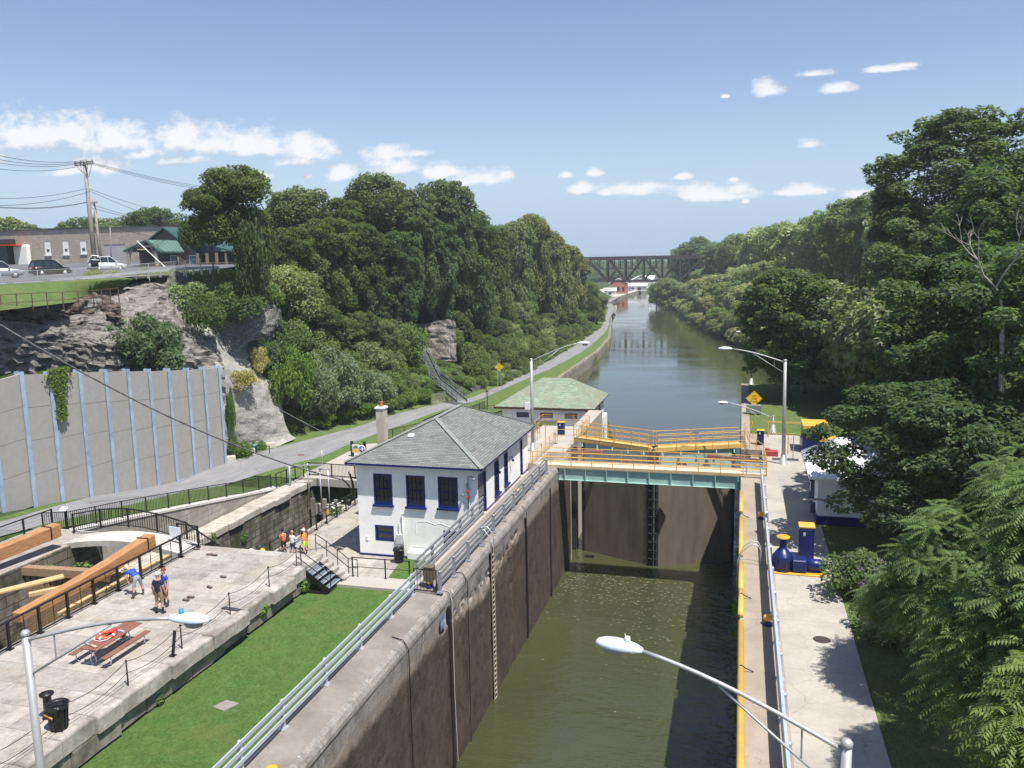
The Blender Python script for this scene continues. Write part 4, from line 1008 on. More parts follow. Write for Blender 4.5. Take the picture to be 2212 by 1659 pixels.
def crown(rng, R_=1., z0=.25, z1=1., nb=38, br=.30, per=260, flat=.62, airy=0., sup=2.5):
    """points and normals: clumps spread over an uneven crown. Unit tree: height 1, crown radius R_ (in height units)"""
    P = []; Nn = []; cs = []
    zc = (z0 + z1) / 2; hz = (z1 - z0) / 2
    ph = rng.uniform(0, 6.28, 4)
    i = 0
    while len(cs) < nb and i < 4000:
        i += 1
        d = unit(rng, 1)[0]; rr = rng.uniform(.55, 1.) ** .5; d = d / (abs(d[0]) ** sup + abs(d[1]) ** sup + abs(d[2]) ** sup) ** (1 / sup)
        if d[2] < -.75: continue
        az = math.atan2(d[1], d[0]); k = 1 + .16 * math.sin(2 * az + ph[0]) + .12 * math.sin(3 * az + ph[1] + 3 * d[2])
        c = np.array([d[0] * R_ * rr * k, d[1] * R_ * rr * k, zc + d[2] * hz * rr * (1 - br * .4)])
        b = br * R_ * rng.uniform(.65, 1.3)
        if all(np.linalg.norm(c - o[0]) > (.55 + airy * .25) * min(b, o[1]) for o in cs): cs.append((c, b))
    for (c, b) in cs:
        n = int(per * (b / (br * R_)) ** 2 * rng.uniform(.8, 1.2))
        u = unit(rng, n); keep = (u[:, 2] > -.35) | (rng.uniform(0, 1, n) < .35); u = u[keep]
        rad = b * (rng.uniform(.55, 1., len(u)) ** .5)[:, None]
        lump = 1 + .18 * np.sin(u[:, :1] * 7 + c[0] * 40) * np.sin(u[:, 1:2] * 6 + c[1] * 40)
        P.append(c + u * rad * lump * np.array([1, 1, flat])); Nn.append(u * .7 + np.array([.12, -.1, .75]))
    n = int(per * nb * .16); u = unit(rng, n); rr = rng.uniform(0, 1, (n, 1)) ** .5 * .72
    P.append(np.array([0, 0, zc]) + u * rr * np.array([R_, R_, hz])); Nn.append(u + np.array([0, 0, .4]))
    return np.concatenate(P), np.concatenate(Nn), cs
def trunk_mb(cs, h, rt, lean=0., forks=7, seed=0, base_z=0.):
    rn = random.Random(seed); m = MB()
    top = Vector((lean * h, 0, h * .74))
    pts = [Vector((lean * h * t, math.sin(t * 5 + seed) * .02 * h, base_z + (h * .74 - base_z) * t)) for t in (0, .06, .25, .5, .75, 1.)]
    m.tube(pts, [rt * 1.5, rt, rt * .85, rt * .68, rt * .45, rt * .16], 8)
    for k in range(min(forks, len(cs))):
        c = cs[(k * 5) % len(cs)][0]; t0 = rn.uniform(.35, .8); p0 = pts[0].lerp(pts[-1], t0)
        c = Vector((c[0], c[1], c[2])); mid = p0.lerp(c, .5) + Vector((rn.uniform(-.04, .04), rn.uniform(-.04, .04), .0)) * h
        m.tube([p0, mid, c], [rt * .34, rt * .18, rt * .05], 6)
    return m
PROTO = {}
def proto(key, kind, seed, h, R_, leaf, mat, nb, per, br, flat, z0=.22, airy=0., rt=.28, jit=.6, name='tree', bark=None, elong=1.5, forks=7, sup=2.5):
    rng = np.random.default_rng(seed)
    P, Nn, cs = crown(rng, R_ / h, z0, 1., nb, br, per, flat, airy, sup)
    P = P * h; cs = [(c * h, b * h) for c, b in cs]
    me = leaf_mesh('crown', P, Nn, leaf, mat, rng, elong, jit)
    tm = trunk_mb(cs, h, rt, seed=seed, forks=forks)
    tme = bpy.data.meshes.new('trunk'); tme.from_pydata(tm.v, [], tm.f); tme.polygons.foreach_set('use_smooth', [True] * len(tm.f)); tme.update(); tme.materials.append(bark or M_BARK)
    PROTO[key] = (me, tme, h, R_, name)
proto('m0', 'maple', 1, 13, 5.4, .30, LEAF['maple'], 95, 190, .24, .85, z0=.12)
proto('m1', 'maple', 2, 14, 5.0, .30, LEAF['maple'], 100, 180, .23, .85, z0=.12)
proto('m2', 'maple', 3, 12.5, 5.6, .32, LEAF['maple'], 88, 200, .26, .85, z0=.12)
proto('l0', 'locust', 4, 14, 5.2, .25, LEAF['locust'], 110, 200, .21, .75, z0=.15, airy=.8, elong=1.9)
proto('l1', 'locust', 5, 13, 5.5, .25, LEAF['locust'], 100, 210, .21, .7, z0=.18, airy=1.2, elong=1.9)
proto('mt', 'maple', 12, 13, 5.4, .30, LEAF['maple'], 80, 200, .25, .85, z0=.46, rt=.2)
proto('p0', 'pale', 6, 11.5, 5.2, .36, LEAF['pale'], 85, 175, .25, .85, z0=.1, elong=1.8)
proto('p1', 'pale', 7, 11.5, 5.0, .33, LEAF['pale'], 92, 180, .24, .8, z0=.1, elong=1.8)
proto('b0', 'bush', 8, 3.2, 2.3, .17, LEAF['pale'], 26, 230, .42, .8, z0=.0, rt=.07, name='bush')
proto('b1', 'bush', 9, 3.0, 2.4, .19, LEAF['maple'], 26, 220, .42, .8, z0=.0, rt=.07, name='bush')
proto('b2', 'bush', 10, 3.4, 2.2, .13, LEAF['locust'], 30, 330, .38, .9, z0=.0, rt=.06, name='bush', elong=2.6)
def plant(key, x, y, zb, h, r, label, cat='tree', group=None, tint=(1, 1, 1), rz=None, name=None, trunk=True):
    cm, tm, ph, pr, nm = PROTO[key]
    t = thing(name or nm, (x, y, zb), label, cat, group)
    rn = random.Random(int(x * 131 + y * 17)); t.rotation_euler = (0, 0, rn.uniform(0, 6.28) if rz is None else rz)
    t.scale = (r / pr, r / pr * rn.uniform(.92, 1.08), h / ph)
    c = bpy.data.objects.new('crown', cm); C.objects.link(c); c.parent = t; j = rn.uniform(.88, 1.1)
    c.color = (tint[0] * j, tint[1] * j, tint[2] * j, 1)
    if h > 2.3 * r and nm == 'tree':
        kz = 2.3 * r / h; c.scale = (1, 1, kz); c.location = (0, 0, ph * (1 - kz))
        c2 = bpy.data.objects.new('lower_crown', cm); C.objects.link(c2); c2.parent = t; c2.color = c.color
        k2 = min(1., 1.3 - kz); c2.scale = (.92, .92, k2); c2.rotation_euler = (0, 0, 2.1)
    if trunk:
        k = bpy.data.objects.new('trunk', tm); C.objects.link(k); k.parent = t
    return t
def tree_px(key, x, ytop, Y, rpx, label, tint=(1, 1, 1), group=None, zb=None, hmin=5., **kw):
    """tree whose top is seen at photo (x, ytop) when it stands Y metres down the valley"""
    p = AY(x, ytop, Y); d = (p - Vector((0, 0, H))).length
    g = ground(p.x, Y) if zb is None else zb
    g = max(g, -9.2) - .3
    h = max(hmin, p.z - g); r = rpx * d / FPX
    return plant(key, p.x, Y, g, h, r, label, group=group, tint=tint, **kw)
# ------------------------------------------------------------------ trees
random.seed(42)
gL = 'trees on the left hillside'; gR = 'trees on the right hillside'
GREEN = {'m': (1, 1, 1), 'l': (.9, 1, 1.05), 'p': (1, 1, .9)}
placed = []
def free(x, y, d):
    return all((x - a) ** 2 + (y - b) ** 2 > (d * .5 + c * .5) ** 2 for a, b, c in placed)
SKYL = [ # photo x, top y, distance along the valley, half width px, kind, tint, label
 (640, 402, 112, 62, 'm0', (1, 1, 1), 'domed dark maple at the left end of the hillside forest beside the ivy tree'),
 (700, 470, 106, 52, 'm1', (1, 1, .9), 'dark maple bulging below the gap in the left skyline'),
 (735, 428, 118, 48, 'm1', (.9, .95, .9), 'maple in the dip of the left skyline between two domes'),
 (812, 376, 128, 68, 'm2', (1, 1, 1), 'tallest broad dome-shaped maple on the left skyline'),
 (765, 480, 114, 48, 'm1', (.85, .9, .9), 'shaded maple directly below the tallest dome'),
 (880, 425, 130, 50, 'l0', (1, 1, 1), 'feathery tree on the left skyline right of the tallest dome'),
 (958, 386, 145, 56, 'l1', (1, 1, 1), 'airy feathery locust with open top on the left skyline'),
 (1012, 452, 152, 50, 'm1', (.8, .9, .9), 'dark tree falling away to the right of the airy locust'),
 (622, 490, 98, 42, 'm1', (.95, 1, .9), 'low maple crown at the left edge of the forest'),
 (1060, 488, 178, 40, 'm0', (1.1, 1.1, 1), 'olive maple in the notch of the left skyline'),
 (1105, 478, 195, 36, 'p0', (.9, .95, .9), 'pale green tree on the sloping left skyline'),
 (1148, 462, 220, 38, 'm2', (1.5, 1.25, 1.1), 'yellowish knobbly tree standing up on the left skyline above the canal bend'),
 (1185, 500, 225, 36, 'p0', (1.05, .95, .8), 'olive tree on the descending part of the left skyline'),
 (1215, 525, 245, 33, 'p1', (1.1, 1, .8), 'yellow green tree nearing the rail bridge on the left'),
 (1240, 553, 270, 28, 'p1', (1.1, .95, .8), 'rounded olive tree touching the left end of the rail bridge'),
 (1266, 606, 280, 24, 'm0', (1.2, 1.1, .9), 'tree covering the left abutment of the rail bridge'),
 (1288, 635, 290, 20, 'p0', (1, 1, .9), 'last tree on the left before the canal bends away'),
 (862, 500, 122, 46, 'l0', (.85, .95, .95), 'dark feathery tree in the middle of the left forest front'),
 (930, 470, 136, 46, 'l0', (.8, .9, .95), 'dark green locust below the airy skyline locust'),
]
for (x, yt, Y, r, k, tint, lab) in SKYL:
    t = tree_px(k, x, yt, Y, r, lab, tint, gL); placed.append((t.location.x, t.location.y, t.scale[0] * 5 * .9))
def hcL(d, Y): return interp(d, [0, 2, 7, 13, 22], [.6, 1.6, 3.6 if Y < 130 else 5, 9, 12.5])
def sideL(Y): return 'beside the grey rock slope' if Y < 95 else 'around the stairs' if Y < 135 else 'beyond the stairs' if Y < 180 else 'along the towpath bend' if Y < 250 else 'by the rail bridge'
nL = 0
def raycast(x, y, canopy, y0, y1, dy):
    r = ray(x, y); Y = y0
    while Y < y1:
        t = Y / r.y; X = r.x * t; z = H + r.z * t
        c = canopy(X, Y)
        if c is not None and z < c: return X, Y
        Y += dy
    return None
def canL(X, Y):
    if X > pathL(Y) - .5 or Y < 84: return None
    return ground(X, Y) + hcL(pathL(Y) - X, Y)
for yy_ in range(540, 870, 13):
    for xx_ in range(590, 1325, 20):
        x = xx_ + random.uniform(-9, 9); y = yy_ + random.uniform(-6, 6)
        hit = raycast(x, y, canL, 84, 330, 1.0)
        if not hit: continue
        X, Y = hit; d = pathL(Y) - X
        if (118 < Y < 134 and d < 15) or (112 < Y < 124 and d < 6): continue      # stairs and ruined wall stay clear
        h = hcL(d, Y) * random.uniform(.85, 1.2)
        r = max(.9, h * .43) if h > 5 else max(.9, h * .6)
        if not free(X, Y, r * 1.35): continue
        placed.append((X, Y, r * 1.35)); g = ground(X, Y) - .2; nL += 1
        if h > 5:
            k = random.choice(['m0', 'm1', 'm2', 'l0', 'l1', 'm1', 'p0', 'p1'] if Y > 150 else ['m0', 'm1', 'm2', 'l0', 'l1'])
            s = random.uniform(.75, 1.35); tint = (s * random.uniform(.9, 1.15), s, s * .95)
            kind = {'m': 'leafy maple', 'l': 'feathery locust', 'p': 'pale green tree'}[k[0]]
            lab = '%s in the left wood %s' % (kind, sideL(Y))
            plant(k, X, Y, g, h, r, lab, 'tree', lab + ' group', tint)
        else:
            k = random.choice(['b0', 'b1', 'b2', 'b1']); s = random.uniform(.85, 1.25)
            lab = 'low green shrub on the left slope %s' % sideL(Y)
            plant(k, X, Y, g, h + .3, r, lab, 'shrub', lab + ' group', (s * 1.05, s * 1.1, s * .85), trunk=False)
# right bank
SKYR = [(1478, 530, 470, 30), (1512, 512, 440, 34), (1552, 522, 400, 34), (1596, 505, 380, 38), (1648, 490, 340, 42), (1700, 478, 300, 48), (1752, 468, 260, 55), (1806, 446, 235, 58), (1858, 428, 205, 60), (1906, 408, 180, 52), (1955, 436, 160, 60), (2010, 470, 140, 70), (1440, 600, 400, 22), (1418, 612, 420, 16)]
ordw = ['nearest the rail bridge', 'second from the rail bridge', 'third from the rail bridge', 'fourth from the rail bridge', 'on the middle of the rise', 'where the ridge steepens', 'two crowns before the hilltop', 'next to the hilltop tree', 'with small leaves on the hilltop left', 'standing proud on the hilltop', 'just left of the big locust', 'partly behind the big locust', 'hiding the right end of the truss', 'low over the water under the truss']
for i, (x, yt, Y, r) in enumerate(SKYR):
    k = ['m0', 'l0', 'l1', 'm2', 'p0', 'm0', 'p1', 'l1', 'm1', 'l0', 'p0', 'l1', 'p1', 'm1'][i]
    s = random.uniform(1.15, 1.7)
    t = tree_px(k, x, yt, Y, r, 'tree on the right skyline ' + ordw[i], (s, s, s * .95), gR, hmin=12); placed.append((t.location.x, t.location.y, t.scale[0] * 5 * .9))
def hcR(d): return interp(d, [0, 3, 10, 25], [4.5, 8, 12, 14])
def canR(X, Y):
    if Y < 108: return None
    b = bankR(Y)
    if X < b - 1: return None
    return max(ground(X, Y), -9.3) + hcR(X - b)
def sideR(Y): return 'above the island lawn' if Y < 170 else 'along the middle reach' if Y < 260 else 'towards the rail bridge' if Y < 380 else 'at the foot of the rail bridge'
nR = 0
for yy_ in range(480, 860, 14):
    for xx_ in range(1405, 2020, 22):
        x = xx_ + random.uniform(-10, 10); y = yy_ + random.uniform(-6, 6)
        hit = raycast(x, y, canR, 108, 520, 1.5)
        if not hit: continue
        X, Y = hit; d = X - bankR(Y)
        h = hcR(d) * random.uniform(.85, 1.22); r = h * .42 if h > 8 else h * .5
        if not free(X, Y, r * 1.45): continue
        placed.append((X, Y, r * 1.45)); g = max(ground(X, Y), -9.2) - .3; nR += 1
        k = random.choice(['m0', 'm1', 'l0', 'l1', 'p0', 'p1', 'p0', 'm2', 'p1'])
        s = random.uniform(1.1, 1.85); tint = (s * random.uniform(.95, 1.3), s, s * random.uniform(.8, 1.05))
        kind = {'m': 'leafy dark maple', 'l': 'feathery locust', 'p': 'pale broadleaf tree'}[k[0]]
        where = 'over the water' if d < 5 else 'at mid slope' if d < 22 else 'high up'
        lab = '%s %s, right bank %s' % (kind, where, sideR(Y))
        plant(k, X, Y, g, h, r, lab, 'tree', lab + ' group', tint)
print('forest', nL, nR)
# beyond the rail bridge: wooded hills that read as one mass
rng = np.random.default_rng(77)
P = []; Nn = []
for i in range(1700):
    if i < 900: Y = rng.uniform(700, 880); X = rng.uniform(-260, 90)
    else: Y = rng.uniform(520, 1000); X = rng.uniform(-420, 200)
    if Y < 712 and X > bankL(min(Y, 700)) - 70 and X < bankR(min(Y, 700)) + 4: continue
    if X > bankR(min(Y, 700)) - 4 and X < bankR(min(Y, 700)) + 6: continue
    if X > -10 and Y < 600: continue
    g = max(ground(X, Y), -8); h = rng.uniform(6, 10); r = rng.uniform(5, 7.5)
    u = unit(rng, 130); u[:, 2] = np.abs(u[:, 2]) * 1.0 - .15
    P.append(np.array([X, Y, g + h * .5]) + u * np.array([r, r, h * .5]) * rng.uniform(.8, 1.05, (130, 1))); Nn.append(u + np.array([0, 0, .4]))
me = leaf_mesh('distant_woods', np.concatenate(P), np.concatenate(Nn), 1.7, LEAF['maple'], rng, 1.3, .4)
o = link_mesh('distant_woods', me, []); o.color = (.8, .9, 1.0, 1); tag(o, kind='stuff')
# trees behind the street on the left
for i, (x, yt, Y, r, k, lab) in enumerate([
  (20, 470, 150, 45, 'p1', 'light green tree above the dark entrance canopy of the stone building'),
  (185, 470, 150, 42, 'm2', 'olive tree behind the stone building near the utility pole'),
  (140, 482, 165, 26, 'l0', 'small tree left of the utility pole behind the flat roof'),
  (330, 445, 150, 42, 'l1', 'umbrella shaped tree rising behind the green roofed lodge'),
  (275, 465, 155, 40, 'm0', 'dense tree behind the garage wall'), (232, 478, 140, 26, 'p0', 'small olive tree behind the sagging wires'),
  (385, 475, 150, 30, 'm1', 'dark tree behind the lodge roof ridge'), (560, 560, 150, 30, 'm0', 'round bush tree behind the pole right of the lodge'),
  (590, 520, 130, 40, 'm1', 'dark tree closing the gap between lodge and forest')]):
    tree_px(k, x, yt, Y, r, lab, (1.1, 1.1, 1), 'trees behind the street', zb=15.6, hmin=4)
# lone trees on the cliff top
tree_px('mt', 505, 362, 81, 62, 'lone round maple with brownish top beside the lodge', (.95, .95, .8), zb=14.6)
tree_px('mt', 447, 405, 79, 44, 'smaller maple with bare pale twigs left of the lone round maple', (.9, .95, .8), zb=14.6)
tree_px('b1', 538, 470, 80, 32, 'ivy-clad trunk wrapped in dark leaves below the lone round maple', (.75, .85, .8), zb=13.2, hmin=6)
tree_px('b1', 550, 470, 82, 26, 'leafy column at the right side of the lone round maple', (.85, .9, .8), zb=13.5, hmin=6)
def bush_px(k, x, y0, y1, Y, rpx, label, tint=(1, 1, 1), name='bush', cat='bush', group=None):
    Y = sY(x, Y); a = AY(x, y0, Y); b_ = AY(x, y1, Y); d = (a - Vector((0, 0, H))).length
    return plant(k, a.x, Y, b_.z - .2, max(.6, a.z - b_.z + .2), rpx * d / FPX, label, cat, group, tint, name=name, trunk=False)
bush_px('b2', 300, 686, 815, 60.5, 62, 'large dark grey-green willow bush hanging on the rock ledge', (.9, 1.0, 1.05))
bush_px('b1', 438, 640, 715, 68, 34, 'green bush spilling over the rock right of the willow bush', (.9, 1, .8))
bush_px('b1', 505, 622, 690, 74, 42, 'dark green bush in front of the dry stone wall', (.85, 1, .85))
bush_px('b0', 415, 610, 660, 73, 44, 'pale green bush on the cliff top right of the stone stub', (1, 1.15, .9))
bush_px('b0', 478, 600, 640, 77, 40, 'grassy shrub clump below the lodge fence', (1.3, 1.25, 1))
bush_px('b0', 590, 575, 640, 88, 52, 'yellow green shrub on the bank right of the lone maple', (1.35, 1.3, .9))
bush_px('b1', 572, 620, 665, 82, 36, 'leafy shrub above the dry stone wall', (1.1, 1.2, .9))
bush_px('b0', 640, 590, 680, 92, 46, 'pale shrub at the foot of the left forest edge', (1.2, 1.2, .9))
bush_px('b1', 628, 762, 872, 78, 36, 'bright green bush right of the sprayed rock', (1.25, 1.5, .8))
bush_px('b2', 566, 735, 800, 78, 28, 'grey green bush in the hollow above the sprayed rock', (1, 1.1, 1))
bush_px('b1', 610, 700, 770, 84, 46, 'dark bush between the dry wall and the tall sumac', (.9, 1, .8))
bush_px('b0', 524, 800, 835, 70, 24, 'dry grass tuft growing on top of the sprayed rock bulge', (1.7, 1.3, .9))
bush_px('b0', 560, 750, 800, 76, 16, 'straw coloured grass tuft in a rock cleft', (2.4, 1.9, 1.6))
# grass clumps along the cliff rim
for i in range(16):
    x = 215 + i * 22 + random.uniform(-6, 6)
    bush_px('b0', x, 572 + random.uniform(8, 20), 618, 72 + i * .6, random.uniform(16, 26), 'tuft of rough grass on the cliff rim below the street fence', (1.3, 1.25, .75), 'grass_tuft', 'grass tuft', 'grass tufts along the cliff rim')
for i, (x, y0, y1, Y, r) in enumerate([(503, 948, 1000, 66.8, 12), (522, 958, 990, 67.8, 18), (548, 950, 976, 71, 18), (580, 934, 958, 75, 20), (612, 918, 944, 78, 22), (496, 850, 940, 66.8, 8), (645, 908, 934, 84, 24), (690, 895, 918, 88, 24), (735, 880, 903, 92, 24), (780, 868, 890, 96, 24), (825, 858, 880, 101, 24), (870, 850, 870, 107, 24), (915, 842, 862, 112, 22)]):
    bush_px('b1', x, y0, y1, Y, r, 'weedy shrub in the strip between rocks and towpath', (1.15, 1.35, .8), 'shrub', 'shrub', 'weedy shrubs along the foot of the slope')
for i, (x, y) in enumerate([(955, 782), (975, 795), (1000, 790), (1022, 806), (985, 815), (1008, 826), (1035, 826), (965, 768), (1048, 812), (990, 775), (1020, 785), (1045, 795), (905, 795), (885, 815), (862, 790), (908, 822), (930, 838), (868, 838), (845, 815), (890, 842), (1062, 830), (840, 780), (868, 765), (952, 800)]):
    hit = raycast(x, y, lambda X, Y: ground(X, Y) + .8 if Y > 100 and X < pathL(Y) - 1.2 else None, 104, 160, .5)
    if hit:
        r_ = random.uniform(.9, 1.35); plant(['b1', 'b0'][i % 2], hit[0], hit[1], ground(*hit) - .2, random.uniform(1.1, 1.9), r_, 'bright sumac-like shrub on the slope beside the hillside stairway', 'shrub', 'bright shrubs beside the hillside stairway', (1.05, 1.25, .75), trunk=False)
# reed-like willow thicket
for i, (x, y0, y1, Y, r) in enumerate([(715, 755, 870, 92, 44), (680, 790, 885, 88, 38), (752, 785, 870, 96, 42), (800, 805, 868, 101, 38), (655, 835, 900, 84, 30), (722, 825, 885, 91, 38), (775, 832, 872, 97, 34)]):
    bush_px('b2', x, y0, y1, Y, r, 'silvery grey-green willow thicket at the foot of the left slope', (1.7, 1.6, 2.0), 'willow_thicket', 'bush', 'silvery willow thickets')
# ------------------------------------------------------------------ large locusts on the right
proto('L0', 'locust', 21, 26, 7.2, .19, LEAF['locust'], 170, 420, .16, .8, z0=.06, airy=1.1, sup=2.0, rt=.42, elong=2.0, forks=26, jit=.5)
proto('L1', 'locust', 22, 15, 6.0, .17, LEAF['locust'], 130, 430, .17, .75, z0=.08, airy=1., sup=2.1, rt=.3, elong=2.0, forks=18, jit=.5)
proto('L2', 'locust', 23, 20, 7.0, .19, LEAF['locust'], 150, 430, .17, .8, z0=.06, airy=1., sup=2.1, rt=.36, elong=2.0, forks=22, jit=.5)
plant('L0', 22.0, 98, -.1, 31.2, 9.4, 'giant locust towering over the silver roofed building', 'tree', None, (1.05, 1.05, 1.0), rz=.4)
plant('L1', 14.0, 57.0, -.1, 16.8, 6.2, 'low spreading locust whose branches cover the silver roof', 'tree', None, (.9, 1, .95), rz=1.9)
plant('L2', 20, 67, -.1, 23, 7.2, 'locust behind and right of the giant one', 'tree', None, (.85, .95, .9), rz=2.9)
plant('L1', 17.6, 50, -.1, 17, 5.5, 'locust at the right edge of the picture', 'tree', None, (.9, 1, .9), rz=4.1)
plant('L2', 20.5, 91, -.1, 21, 7.4, 'locust filling the gap behind the silver roof', 'tree', None, (1.0, 1.05, .95), rz=5.)
plant('L1', 10.0, 46.4, -.1, 9.6, 5.0, 'dark low locust thicket in front of the white building', 'tree', None, (.7, .8, .75), rz=3.3)
plant('p0', 14.6, 87, -.1, 13.5, 6.2, 'pale catalpa-like tree left of the giant locust', 'tree', None, (1.3, 1.25, 1.2))
plant('p1', 12.2, 95, -.1, 13.5, 5, 'pale green tree beside the island tree', 'tree', None, (1.2, 1.2, 1.1))
plant('l0', 4.9, 96.0, -.1, 14.4, 4.4, 'dark full locust standing on the island lawn', 'tree', None, (.95, 1, .85), rz=1.)
plant('m1', 7.2, 100.5, -.1, 13.8, 4.0, 'dark tree just behind the island locust', 'tree', None, (.9, 1, .85))
plant('p0', 9.6, 104, -.1, 11, 4.0, 'bright light green tree at the island tip', 'tree', None, (1.1, 1.3, .9))
# bare dead tree
dt = thing('dead_tree', (15.2, 48.6, -.1), 'bare pale dead branches standing in front of the dark locust leaves', 'tree')
m = MB(); rn = random.Random(9)
def limb(p, d, L, r, dep):
    q = p + d * L * .5 + Vector((rn.uniform(-.1, .1), rn.uniform(-.1, .1), 0)) * L; e = q + (d + Vector((rn.uniform(-.35, .35), rn.uniform(-.2, .2), rn.uniform(-.1, .35)))).normalized() * L * .5
    m.tube([p, q, e], [r, r * .8, r * .6], 6)
    if dep:
        for _ in range(2 + (rn.random() < .4)): limb(e, (d + Vector((rn.uniform(-.9, .9), rn.uniform(-.5, .5), rn.uniform(-.2, .6)))).normalized(), L * rn.uniform(.55, .8), r * .58, dep - 1)
q0 = AY(2165, 720, 48); m.tube([(q0.x + .6, 48.4, -.1), (q0.x + .3, 48.2, q0.z * .5), q0], [.2, .16, .12], 8); limb(q0, Vector((-.05, -.1, 1)), 2.4, .09, 4)
m.build('branches', M_BARKP, dt)
m = MB(); m.tube([(5.6, 48.2, 2.2), (4.4, 47.9, 2.4), (3.5, 47.8, 2.35), (2.7, 47.7, 2.1)], [.09, .07, .05, .02], 6); m.tube([(3.6, 47.8, 2.36), (3.2, 47.6, 2.6)], [.03, .01], 5); m.tube([(3.9, 47.9, 2.38), (3.2, 48.1, 2.2)], [.03, .01], 5)
o = m.build('dead_branch', M_BARKP, label='dead grey branch poking out of the low locust over the walkway', cat='branch')
# ------------------------------------------------------------------ tree of heaven close to the bridge
def frond_crown(name, ells, n_ros, mat, seed, fl=.78, leaf=.15, nfr=9):
    rng = np.random.default_rng(seed); V = []
    tips = []
    for (c, r) in ells:
        k = 0; want = int(n_ros * (r[0] * r[1]) / sum(e[1][0] * e[1][1] for e in ells))
        while k < want:
            u = unit(rng, 1)[0]
            if u[2] < -.45: continue
            rr = rng.uniform(.6, 1.) ** .5
            tips.append((np.array(c) + u * rr * np.array(r), u)); k += 1
    for (p, u) in tips:
        axis = u * .6 + np.array([0, 0, .9]); axis /= np.linalg.norm(axis)
        s1 = np.cross(axis, [1, .2, 0]); s1 /= np.linalg.norm(s1); s2 = np.cross(axis, s1)
        a0 = rng.uniform(0, 6.28)
        for f in range(nfr):
            a = a0 + f * 2.4; el = rng.uniform(.15, .8)
            d = (s1 * math.cos(a) + s2 * math.sin(a)) * math.cos(el) + axis * math.sin(el)
            L = fl * rng.uniform(.7, 1.15); npair = int(9 * L / fl + rng.integers(0, 3)); droop = rng.uniform(.3, .75)
            side = np.cross(d, [0, 0, 1.]); sn = np.linalg.norm(side)
            if sn < 1e-3: continue
            side /= sn
            for q in range(npair):
                t = .18 + .82 * q / npair
                c = p + d * L * t + np.array([0, 0, -droop * L * t * t])
                tan = d * 1. + np.array([0, 0, -2 * droop * t]); tan /= np.linalg.norm(tan)
                upv = np.cross(side, tan)
                for sg in (-1, 1):
                    ll = leaf * (1 - .45 * abs(t - .45)) * rng.uniform(.85, 1.1)
                    ld = side * sg * .92 + tan * .35 + np.array([0, 0, -.32 - .25 * rng.uniform()]); ld /= np.linalg.norm(ld)
                    w = tan * leaf * .17
                    V += [c, c + ld * ll * .38 + w + upv * .008, c + ld * ll, c + ld * ll * .38 - w + upv * .008]
            w = side * .006
            e = p + d * L + np.array([0, 0, -droop * L]); mid = p + d * L * .5 + np.array([0, 0, -droop * L * .25])
            V += [p - w, p + w, mid + w, mid - w, mid - w, mid + w, e + w, e - w]
    V = np.array(V); n = len(V) // 4
    me = bpy.data.meshes.new(name); me.vertices.add(n * 4); me.vertices.foreach_set('co', V.ravel())
    me.loops.add(n * 4); me.loops.foreach_set('vertex_index', np.arange(n * 4)); me.polygons.add(n)
    me.polygons.foreach_set('loop_start', np.arange(0, n * 4, 4)); me.polygons.foreach_set('loop_total', np.full(n, 4)); me.update(calc_edges=True); me.materials.append(mat)
    return me, tips
def heaven(loc, ells, n, label, seed, tint, name='tree', fl=.78, leaf=.15):
    t = thing(name, loc, label, 'tree', 'trees of heaven beside the walkway')
    L0 = Vector(loc); ell_ = [((c[0] - L0.x, c[1] - L0.y, c[2] - L0.z), r) for c, r in ells]
    me, tips = frond_crown('crown', ell_, n, LEAF['ail'], seed, fl, leaf)
    c = link_mesh('crown', me, [], t); c.color = (*tint, 1)
    rg = np.random.default_rng(seed); PP = []; NN = []
    for (cc, r) in ell_:
        u = unit(rg, 2600); PP.append(np.array(cc) + u * np.array(r) * rg.uniform(.2, .82, (2600, 1))); NN.append(u + np.array([0, 0, .6]))
    c = link_mesh('inner_leaves', leaf_mesh('inner_leaves', np.concatenate(PP), np.concatenate(NN), .13, LEAF['ail'], rg, 2.4, .6), [], t); c.color = (*tint, 1)
    m = MB(); rn = random.Random(seed); fork = Vector((0, 0, 1.6))
    m.tube([Vector((0, 0, 0)), Vector((.1, 0, .8)), fork], [.16, .13, .11], 8)
    for (cc, r) in ell_:
        cc = Vector(cc); m.tube([fork, fork.lerp(cc, .5) + Vector((0, 0, .4)), cc], [.1, .07, .04], 6)
        for k in range(14):
            p, u = tips[rn.randrange(len(tips))]
            p = Vector(p)
            if (p - cc).length < max(r) * 1.2: m.tube([cc.lerp(fork, rn.uniform(0, .4)), cc.lerp(p, .5) - Vector((0, 0, .1)), p], [.035, .02, .008], 5)
    m2 = MB(); m2.v = m.v; m2.f = m.f; m2.m = m.m; m2.sm = m.sm
    me2 = bpy.data.meshes.new('trunk'); me2.from_pydata(m.v, [], m.f); me2.polygons.foreach_set('use_smooth', m.sm); me2.update(); link_mesh('trunk', me2, M_BARK, t)
    return t
heaven((8.2, 21.5, -.1), [((9.1, 22, 6.6), (2.9, 3.4, 3.0)), ((6.8, 23.8, 4.9), (1.7, 2.2, 2.2)), ((9.4, 24, 8.6), (2.8, 2.6, 2.2))], 560, 'large tree of heaven with long fern-like leaves at the lower right', 31, (1.0, 1.05, .98), fl=.88, leaf=.19)
heaven((7.6, 16.6, -.1), [((7.4, 16.2, 4.8), (2.2, 2.4, 2.4)), ((6.6, 17.2, 6.6), (1.5, 1.6, 1.5))], 300, 'nearest tree of heaven, bright fronds in the bottom right corner', 32, (1.25, 1.22, .95), fl=.9, leaf=.2)
